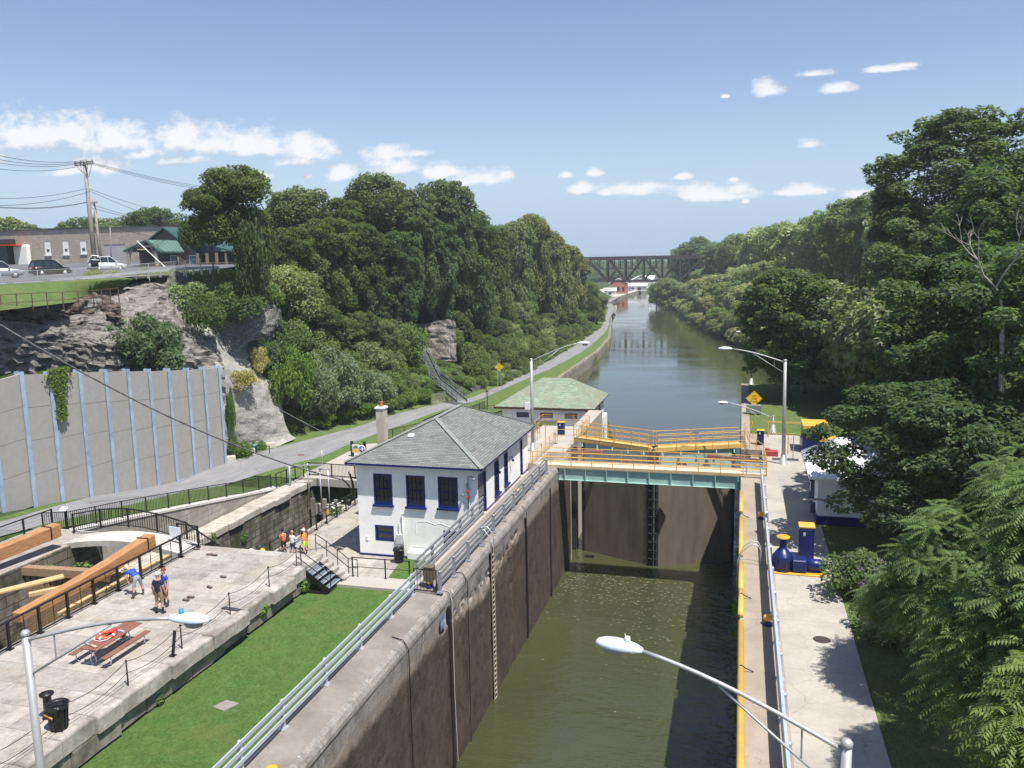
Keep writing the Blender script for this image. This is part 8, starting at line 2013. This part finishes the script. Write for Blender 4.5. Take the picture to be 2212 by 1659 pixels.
# lodge with green metal roofs
lg = thing('lodge', (-63, 100, 15.3), 'stone and timber lodge with green metal gable roofs', 'building')
def m_metal_roof():
    m, nt, b = base('green_metal_roof', .4, .2, .4); v = box_uv(nt); sp = nt.nodes.new('ShaderNodeSeparateXYZ'); nt.links.new(objv(nt), sp.inputs[0])
    f = mathn(nt, 'PINGPONG', sp.outputs[1], .22); c = ramp(nt, f, [(.0, (.03, .065, .055)), (.06, (.05, .11, .09)), (.2, (.06, .13, .108))]); nt.links.new(c, b.inputs['Base Color']); return m
M_GRF = m_metal_roof(); M_LOG = M('timber_post', (.22, .17, .12), .25, 5, .8)
M_LST = M_brick('lodge_stone', (.34, .26, .21), (.20, .16, .13), (.12, .10, .09), .5, .2, .025, dirt=(.14, .11, .09), jitter=.1)
def gab(par, pk, eL, eR, Y0, Y1, lodge_wall, zw0, mi_r, open_=False):
    """gable facing the viewer: peak pixel, eave pixels at Y0, running back to Y1"""
    A = AY(*pk, Y0); L = AY(*eL, Y0); Rr = AY(*eR, Y0); sh = V((0, Y1 - Y0, 0)); th = V((0, 0, -.22))
    m = MB()
    for p, q in ((L, A), (A, Rr)): m.add([p, q, q + sh, p + sh, p + th, q + th, q + sh + th, p + sh + th], [(0, 1, 2, 3), (7, 6, 5, 4), (0, 4, 5, 1), (1, 5, 6, 2), (2, 6, 7, 3), (3, 7, 4, 0)])
    r = m.build('roof', M_GRF, par)
    if lodge_wall:
        i = .92; l2 = A.lerp(L, i); r2 = A.lerp(Rr, i); y = Y0 + .5; m = MB(); g = V((0, y - Y0, -.25))
        m.add([V((l2.x, y, zw0)), V((r2.x, y, zw0)), r2 + g, A + g, l2 + g], [(0, 1, 2, 3, 4)]); m.bb(l2.x, l2.x + .01, y, Y1, zw0, l2.z - .4); m.bb(r2.x - .01, r2.x, y, Y1, zw0, r2.z - .4); m.build('wall', M_LST, par)
    return A, L, Rr
gab(lg, (352, 490), (289, 541), (428, 549), 99, 108, True, 15.2, 0); 
A, L, Rr = gab(lg, (313, 518), (266, 541), (345, 543), 95.5, 99.5, False, 15.2, 0)
m = MB()
for px_ in (277, 337): q = AY(px_, 541, 95.8); m.bar((q.x, 95.8, 15.2), (q.x, 95.8, q.z), .35, .35)
a, b = AY(277, 532, 95.8), AY(337, 532, 95.8); m.bar(a, b, .3, .3); c = AY(312, 520, 95.8); m.bar(a.lerp(b, .5), c, .3, .3); m.bar(a.lerp(b, .25), c.lerp(L, .5), .2, .2); m.bar(a.lerp(b, .75), c.lerp(Rr, .5), .2, .2)
m.bar(AY(277, 558, 95.8), AY(288, 533, 95.8), .2, .2); m.bar(AY(337, 558, 95.8), AY(326, 533, 95.8), .2, .2); m.build('porch_frame', M('grey_timber_frame', (.30, .27, .23), .2, 5, .8), lg)
m = MB()
for px_ in (277, 337): q = AY(px_, 541, 95.8); m.bb(q.x - .6, q.x + .6, 95.3, 96.4, 15.0, 16.0)
m.build('stone_pier', M_LST, lg)
e = AY(366, 546, 98); f_ = AY(395, 546, 98)
m = MB(); P0 = AY(345, 543, 96); P1 = AY(398, 543, 98.5); P2 = AY(382, 519, 99); P3 = AY(318, 518, 96); m.add([P0, P1, P2, P3, P0 + V((0, 0, -.2)), P1 + V((0, 0, -.2)), P2 + V((0, 0, -.2)), P3 + V((0, 0, -.2))], [(0, 1, 2, 3), (7, 6, 5, 4), (0, 4, 5, 1), (1, 5, 6, 2), (2, 6, 7, 3), (3, 7, 4, 0)]); m.build('roof', M_GRF, lg)
m = MB(); a = AY(395, 520, 98.8); P = [AY(392, 512, 99.2), AY(500, 541, 97), AY(520, 541, 99), AY(480, 505, 105), AY(400, 500, 104)]; m.add([P[0], P[1], P[2], P[3], P[4]] + [p + V((0, 0, -.22)) for p in P], [(0, 1, 2, 3, 4), (9, 8, 7, 6, 5)] + [(k, k + 5, (k + 1) % 5 + 5, (k + 1) % 5) for k in range(5)]); m.build('side_roof', M_GRF, lg)
m = MB(); x_a = AY(432, 560, 98).x; x_b = AY(515, 560, 98).x
for k in range(5): x = lerp(x_a, x_b, k / 4); m.bar((x, 97.5, 15.1), (x, 97.5, 17.6), .28, .28)
m.bar((x_a, 97.5, 16.3), (x_b, 97.5, 16.3), .1, .1)
for k in range(36): x = lerp(x_a, x_b, k / 36); m.bar((x, 97.5, 15.4), (x, 97.5, 16.3), .06, .05)
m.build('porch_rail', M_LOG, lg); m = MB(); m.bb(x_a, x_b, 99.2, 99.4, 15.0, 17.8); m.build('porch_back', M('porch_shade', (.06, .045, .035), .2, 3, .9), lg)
for (pa, pb, ya, yb, nm) in ((409, 432, 0, 0, 'w'), (368, 390, 0, 0, 'd')):
    a, b = AY(pa, 557, 99.4), AY(pb, 575 if nm == 'd' else 570, 99.4); m = MB(); m.bb(a.x, b.x - .3, 99.38, 99.46, 16.0 if nm == 'w' else 15.2, 17.4); w = m.build('window' if nm == 'w' else 'door', WP, lg); m = MB(); m.bb(a.x + .12, b.x - .42, 99.34, 99.38, 16.1 if nm == 'w' else 15.6, 17.3); m.build('pane', M('pane_pale', (.12, .17, .18), .1, 3, .1), w)
m = MB(); c = AY(345, 490, 100); m.bar(c, c + V((0, 0, 1.4)), .4, .4); m.build('flue', M_BLK, lg)
c = AY(306, 539, 95.4); t = thing('hanging_sign', c, 'small dark carved sign hanging in the lodge porch gable', 'sign'); m = MB(); m.box(c, (1.7, .08, .36)); m.build('board', M('sign_brown', (.05, .03, .02), .2, 4, .6), t); m = MB(); m.box(c + V((0, -.05, 0)), (1.3, .02, .10)); m.build('lettering_band', M('gold_line', (.65, .50, .20), .1, 4, .5), t)
# utility poles and wires
M_POLE = M('pole_wood', (.30, .26, .22), .2, 3, .9, streak=True)
def upole(lab, px_top, py_top, px_b, py_b, Y, r, arms):
    a = AY(px_b, py_b, Y); b = AY(px_top, py_top, Y); a.z = min(a.z, 15.3); t = thing('utility_pole', a, lab, 'utility pole'); m = MB(); m.tube([a, a.lerp(b, .5), b], [r, r * .85, r * .65], 10); m.build('pole', M_POLE, t)
    for (dz, w) in arms:
        c = b + (a - b).normalized() * dz; m = MB(); m.box(c + V((0, -.15, 0)), (w, .12, .14), R(-12)); ar = m.build('crossarm', M_POLE, t)
        for k in range(4): x = (k - 1.5) * w / 3.4; m = MB(); m.lathe(c + V((x * .98, -.15 - x * .2, .07)), [(.05, 0), (.07, .1), (.04, .16), (.06, .22), (0, .25)], 8); m.build('insulator', M('insulator', (.35, .36, .38), .1, 4, .3), ar)
    return a, b
pa, pb = upole('tall leaning wooden utility pole with a double crossarm', 182, 344, 206, 577, 82, .30, ((.35, 3.3), (.6, 3.3)))
m = MB(); 
for k in range(5): m.tube([pb + V((-1.2 + k * .6, -.1, -.3)), pb + V((-.6 + k * .3, -.2, -1.2 - .2 * k)), pb + V((0, -.15, -1.6))], .025, 5)
m.build('jumper_wire', M_BLK, label='looping jumper wires below the crossarm of the leaning pole', cat='wire')
m = MB(); m.tube([AY(205, 577, 81.5), AY(204.5, 556, 81.5)], .42, 10); m.build('pole_guard', M('guard_black', (.03, .03, .035), .1, 3, .5), label='black and white banded guard around the pole foot', cat='pole guard')
m = MB()
for y in (553, 562): m.tube([AY(205, y, 81.5), AY(205, y - 1.6, 81.5)], .44, 10)
m.build('white_band', M('band_white', (.75, .75, .75), .05, 3, .5), label='white reflective bands on the black pole guard', cat='band')
upole('shorter wooden utility pole with transformer behind the leaning pole', 203, 430, 218, 560, 98, .22, ((.5, 1.6),))
c = AY(199, 465, 98); t = thing('transformer', c, 'grey cylindrical transformer on the shorter utility pole', 'transformer'); m = MB(); m.lathe(c, [(.3, -.5), (.34, -.45), (.34, .4), (.1, .5), (.08, .7)], 12); m.build('tank', M('tank_grey', (.30, .32, .34), .05, 3, .5), t)
upole('thin pale pole right of the lone maple', 560, 497, 561, 600, 110, .16, ()); upole('thin pipe pole in front of the garage', 237, 473, 239, 560, 104, .1, ((.1, .8),))
def wire(a, b, sag, r=.022, lab='thin black overhead wire', grp='overhead wires at the utility pole', mat=None, nseg=14):
    a, b = V(a), V(b); m = MB(); m.tube([a.lerp(b, k / nseg) - V((0, 0, sag * 4 * (k / nseg) * (1 - k / nseg))) for k in range(nseg + 1)], r, 5); m.build('overhead_wire', mat or M_BLK, label=lab, cat='wire', group=grp)
for (y0, y1, yr, Yr, xr) in ((347, 321, 414, 130, 640), (349, 332, 418, 128, 640), (351, 341, 423, 126, 640), (357, 356, 0, 0, 0)):
    wire(AY(182, y0, 82), AY(-60, y1, 62), .6)
    if xr: wire(AY(186, y0, 82), AY(xr, yr, Yr), 1.2)
for (y0, y1) in ((406, 422), (415, 440), (436, 437), (437, 439), (490, 467), (491, 470)): wire(AY(190, y0 if y0 < 430 else y0, 82), AY(-60, y1 + 4, 62), .5)
for (y0, xr, yr) in ((408, 470, 475), (412, 440, 490), (440, 440, 487), (448, 520, 500), (478, 560, 540)): wire(AY(193, y0, 82), AY(xr, yr, 118), .7)
t0_ = AY(-60, 664, 34); hc = V((-24.95, 48.9, 1.9)); wire(t0_, hc + V((-.3, 0, -.2)), 1.1, .05, 'thick twisted service cable sagging across the panel wall to the house', None, M('cable_mix', (.10, .10, .10), .8, 3, .5), 30)
wire(AY(372, 735, 70), V((-15.7, 49.0, .9)), 1.2, .012, 'hair-thin grey wire running from the rock to the house corner', None, M_GALV, 24)
m = MB(); pts = [hc + V(q) for q in ((-.3, 0, -.2), (.1, -.1, -.5), (.35, -.1, -1.0), (.3, -.1, -1.5), (0, 0, -1.75), (.35, .2, -1.3), (.3, .2, -.5), (.1, .2, .2))]; m.tube(pts, .05, 6); m.tube([p + V((-.15, .1, .1)) for p in pts[::-1]], .035, 6); m.ell(hc + V((.0, 0, -1.7)), (.22, .2, .25), 8, 6); m.build('cable_coil', M_BLK, label='tangle of black cables looped at the left house corner', cat='cable')
wire(AY(295.6, 520.5, 80), AY(357, 577, 78), 0, .05, 'white diagonal guy pole in front of the lodge porch', None, M('brace_white', (.7, .7, .66), .05, 3, .5), 2)
# ------------------------------------------------------------------ people: one skinned body each
def person(loc, face, lab, shirt, shorts, skin=(.50, .30, .21), shoe=(.04, .04, .045), lean=0., arms='down', h=1.76, hat=None, hair=(.10, .07, .05), sleeve=.5, short_z=.50, stance=.12, head_dir=0., vest=None, pack=None, hathelm=False):
    s = h / 1.76; t = thing('person', loc, lab, 'person')
    ln = R(lean); hip = V((0, 0, .93))
    def up(x, y, z):                       # torso point (z above hip) bent forward at the hips
        q = V((0, y * math.cos(ln) + z * math.sin(ln), -y * math.sin(ln) + z * math.cos(ln))); return hip + V((x, q.y, q.z))
    vs = []; es = []; rad = []; kind = []
    def add(p, r, par, k): vs.append(p * s); rad.append((r * s, r * s) if not isinstance(r, tuple) else (r[0] * s, r[1] * s)); kind.append(k); (es.append((par, len(vs) - 1)) if par is not None else None); return len(vs) - 1
    P0 = add(hip, (.155, .115), None, 'sh')
    w = add(up(0, 0, .18), (.145, .105), P0, 's'); c = add(up(0, .01, .36), (.175, .115), w, 's'); n = add(up(0, .0, .50), (.10, .08), c, 's'); nk = add(up(0, .02, .58), .055, n, 'k')
    hd = R(head_dir)
    j = add(up(0, .035, .66), .085, nk, 'k'); tp = add(up(0, .03, .755), .095, j, 'k'); cr = add(up(0, .02, .81), .06, tp, 'k'); no = add(up(0, .13, .69), .018, j, 'k')
    for sg in (1, -1):
        a = add(up(.17 * sg, 0, .46), .068, c, 's')
        if arms == 'down': e = up(.24 * sg, -.02, .20); wr = up(.26 * sg, .06, -.05); hn = up(.265 * sg, .09, -.13)
        elif arms == 'knee': e = up(.26 * sg, .18, .34); wr = up(.2 * sg, .38, .22); hn = up(.17 * sg, .44, .16)
        elif arms == 'hips': e = up(.34 * sg, -.06, .22); wr = up(.2 * sg, .08, .05); hn = up(.15 * sg, .12, .03)
        else: e = up(.22 * sg, .06, .22); wr = up(.13 * sg, .26, .26); hn = up(.09 * sg, .33, .28)
        e_ = add(e, .048, a, 's' if sleeve > .6 else 'k'); w_ = add(wr, .033, e_, 'k'); h_ = add(hn, (.042, .022), w_, 'k')
        d = (hn - wr).normalized(); sd = V((1, 0, 0)) if abs(d.x) < .8 else V((0, 1, 0))
        for f in range(4):
            L = (.075, .085, .08, .062)[f]; b0 = hn + sd * (f - 1.5) * .018 + d * .02; k1 = add(b0, .011, h_, 'k'); k2 = add(b0 + d * L * .5 + V((0, .012, 0)), .009, k1, 'k'); add(b0 + d * L + V((0, .028, 0)), .007, k2, 'k')
        k1 = add(hn + V((-.03 * sg, .03, .0)) - d * .01, .011, h_, 'k'); add(hn + V((-.035 * sg, .055, 0)) + d * .03, .008, k1, 'k')
        hp = add(hip + V((.09 * sg, 0, -.06)), .098, P0, 'sh'); kn = add(V((stance * 1.0 * sg, .03 if arms != 'knee' else .0, .50)), .068, hp, 'sh' if short_z < .45 else 'k')
        th = kn; cf = add(V((stance * 1.15 * sg, -.02, .30)), .056, kn, 'k'); ak = add(V((stance * 1.25 * sg, 0, .09)), .036, cf, 'f'); hl = add(V((stance * 1.25 * sg, .04, .045)), .042, ak, 'f'); add(V((stance * 1.35 * sg, .17, .035)), (.042, .03), hl, 'f')
    me = bpy.data.meshes.new('body'); me.from_pydata(vs, es, []); o = bpy.data.objects.new('body', me); C.objects.link(o)
    sk = o.modifiers.new('skin', 'SKIN'); sk.use_smooth_shade = True
    for i, v in enumerate(me.skin_vertices[0].data): v.radius = rad[i]; v.use_root = (i == 0)
    sb = o.modifiers.new('sub', 'SUBSURF'); sb.levels = 1; sb.render_levels = 1
    dg = bpy.context.evaluated_depsgraph_get(); bm_ = bpy.data.meshes.new_from_object(o.evaluated_get(dg)); bpy.data.objects.remove(o)
    mk = lambda nm, c_: M('%s_%d_%d_%d' % (nm, c_[0] * 100, c_[1] * 100, c_[2] * 100), c_, .08, 6, .8)
    mats = [mk('cloth', shirt), mk('cloth', shorts), mk('skin', skin), mk('shoe', shoe)]
    bm_.materials.clear()
    seg = [(Vector(vs[a]), Vector(vs[b_]), kind[b_] if kind[b_] != 's' or kind[a] != 'sh' else 's', a, b_) for a, b_ in es]
    inv = {'s': 0, 'sh': 1, 'k': 2, 'f': 3}
    for f in bm_.polygons:
        p = f.center; best = 9; bi = 2
        for (a, b_, k, ia, ib) in seg:
            d = b_ - a; u = max(0, min(1, (p - a).dot(d) / max(1e-9, d.length_squared))); q = (p - a - d * u).length
            if q < best:
                best = q; bi = inv[k]
                if k == 'k' and kind[ia] == 's' and sleeve > u and ib != 4: bi = 0
                if kind[ia] == 'sh' and k == 'k' : bi = 1 if p.z > short_z * s else 2
        f.material_index = bi; f.use_smooth = True
    bo = link_mesh('body', bm_, mats, t)
    head = up(0, .03, .735) * s
    rot = Matrix.Rotation(-ln, 3, 'X')
    m = MB(); L0 = V(loc)
    if hat:
        m.ell(L0 + head + rot @ V((0, 0, .035)), (.108, .118, .10), 12, 8, 0, rot); m.box(L0 + head + rot @ V((0, .13, .03)), (.15, .12, .015), 0, 0, rot) if not hathelm else None
        m.build('helmet' if hathelm else 'cap', mk('hat', hat), t)
    else: m.ell(L0 + head + rot @ V((0, -.018, .03)), (.104, .108, .10), 12, 8, 0, rot); m.build('hair', mk('hair', hair), t)
    m = MB()
    for sg in (1, -1): m.ell(L0 + up(.034 * sg, .118, .715) * s, (.012, .008, .008), 8, 5)
    m.build('eyes', mk('eye', (.03, .03, .03)), t)
    m = MB()
    for sg in (1, -1): m.ell(L0 + up(.095 * sg, .02, .70) * s, (.014, .022, .034), 8, 5)
    m.build('ears', mats[2], t)
    m = MB(); m.ell(L0 + up(0, .112, .645) * s, (.028, .01, .007), 8, 4); m.build('mouth', mk('lip', (.32, .12, .10)), t)
    if pack:
        m = MB(); m.box(L0 + up(0, -.13, .34) * s, (.26, .12, .34), 0, 0, rot); m.build('backpack', mk('pack', pack), t, bevel=.04)
    if vest:
        m = MB()
        for z in (.16, .30, .42): m.box(L0 + up(0, -.115, z) * s, (.26, .02, .05), 0, 0, rot)
        m.build('vest_stripes', mk('vest', vest), t)
    t.rotation_euler = (0, 0, face); return t
person((-26.05, 30.1, 1.2), R(75), 'person in a blue shirt and grey shorts bending over by the long railing', (.02, .07, .55), (.24, .25, .29), lean=62, arms='knee', stance=.2, hair=(.55, .52, .48), shoe=(.10, .07, .06), h=1.8)
person((-23.85, 28.75, 1.2), R(8), 'person in a navy shirt, khaki shorts and cream cap seen from behind', (.012, .018, .06), (.26, .19, .11), hat=(.72, .68, .58), h=1.86, skin=(.42, .22, .15), shoe=(.03, .03, .03))
person((-24.15, 29.55, 1.2), R(160), 'person in a royal blue shirt mostly hidden behind the navy-shirted one', (.02, .07, .50), (.05, .05, .06), hair=(.22, .05, .03), h=1.72)
person((-29.6, 48.2, -3.5), R(60), 'cyclist in an orange-red vest, black shorts and black helmet', (.75, .13, .09), (.015, .015, .018), hat=(.012, .012, .014), hathelm=True, vest=(.8, .35, .25), h=1.72, arms='fold', sleeve=.5)
person((-28.75, 47.9, -3.5), R(-8), 'bald person in a white shirt and navy shorts seen from behind', (.70, .72, .78), (.035, .045, .09), hair=(.48, .30, .22), h=1.78, arms='fold', sleeve=.85)
person((-28.5, 49.1, -3.5), R(175), 'person in a maroon shirt and sunglasses standing beyond the white shirt', (.14, .025, .06), (.03, .03, .035), hair=(.08, .04, .03), h=1.80, sleeve=.85)
person((-28.05, 48.3, -3.5), R(85), 'person in an orange shirt, lime yellow shorts and white cap', (.85, .27, .015), (.62, .85, .03), hat=(.78, .78, .80), h=1.82, short_z=.55)
def bicycle(loc, rz, lab, col):
    t = thing('bicycle', (0, 0, 0), lab, 'bicycle')
    for x, nm in ((-.52, 'rear'), (.52, 'front')):
        m = MB(); m.tube([(x + .34 * math.cos(a), 0, .34 + .34 * math.sin(a)) for a in [k * 6.2832 / 20 for k in range(21)]], .018, 6, cap=False); w = m.build('wheel', M_BLK, t)
        m = MB()
        for k in range(8): a = k * .7854; m.bar((x, 0, .34), (x + .33 * math.cos(a), 0, .34 + .33 * math.sin(a)), .004, .004)
        m.build('spokes', M_GALV, w)
    F = M('frame_%g' % col[0], col, .05, 4, .3); m = MB()
    for a, b in (((-.52, 0, .34), (-.18, 0, .80)), ((-.18, 0, .80), (.34, 0, .78)), ((-.06, 0, .30), (.36, 0, .70)), ((-.06, 0, .30), (-.2, 0, .88)), ((-.52, 0, .34), (-.06, 0, .30)), ((.34, 0, .86), (.52, 0, .34))): m.tube([a, b], .016, 6)
    m.build('frame', F, t); m = MB(); m.ell((-.22, 0, .92), (.13, .06, .03), 8, 5); m.build('saddle', M_BLK, t)
    m = MB(); m.tube([(.30, -.26, .95), (.34, -.1, .95), (.34, .1, .95), (.30, .26, .95)], .014, 6); m.tube([(.34, 0, .80), (.34, 0, .95)], .014, 6); m.build('handlebar', M_BLK, t)
    t.location = loc; t.rotation_euler = (0, 0, rz); return t
bicycle((-29.2, 47.2, -3.5), R(80), 'black bicycle leaning between the cyclist and the white-shirted person', (.02, .02, .025))
bicycle((-30.9, 46.6, -3.5), R(60), 'bicycle at the end of the platform among the bags', (.12, .12, .13))
bicycle((-29.6, 45.6, -3.5), R(95), 'second dark bicycle standing nearest the platform end', (.03, .03, .04))
for (p, c, lab) in (((-30.6, 45.9, -2.6), (.62, .62, .60), 'white and lime pannier bag above the platform edge'), ((-29.9, 46.0, -2.55), (.70, .42, .03), 'yellow pannier bag above the platform edge'), ((-30.2, 46.2, -2.4), (.03, .03, .035), 'black pannier bag between the white and yellow ones')):
    m = MB(); m.ell(p, (.26, .2, .2), 12, 8); m.box((p[0], p[1], p[2] - .45), (.3, .2, .8)); m.build('pannier_bag', M('pan_%g' % c[0], c, .1, 5, .5), label=lab, cat='bag')

for o_ in bpy.data.objects:
    if 'label' in o_ and len(o_['label'].replace('-', ' ').split()) > 16: print('LONG', o_['label'])
# ------------------------------------------------------------------ summer haze
m = MB(); m.bb(-905, 705, -65, 3005, -16, 42)
hm = bpy.data.materials.new('haze_air'); hm.use_nodes = True; nt = hm.node_tree; nt.nodes.clear()
pv = nt.nodes.new('ShaderNodeVolumePrincipled'); pv.inputs['Color'].default_value = (.86, .93, 1, 1); pv.inputs['Density'].default_value = .00028; pv.inputs['Anisotropy'].default_value = .2
ou = nt.nodes.new('ShaderNodeOutputMaterial'); nt.links.new(pv.outputs[0], ou.inputs['Volume'])
m.build('haze', hm, kind='stuff')
sc.cycles.volume_bounces = 0
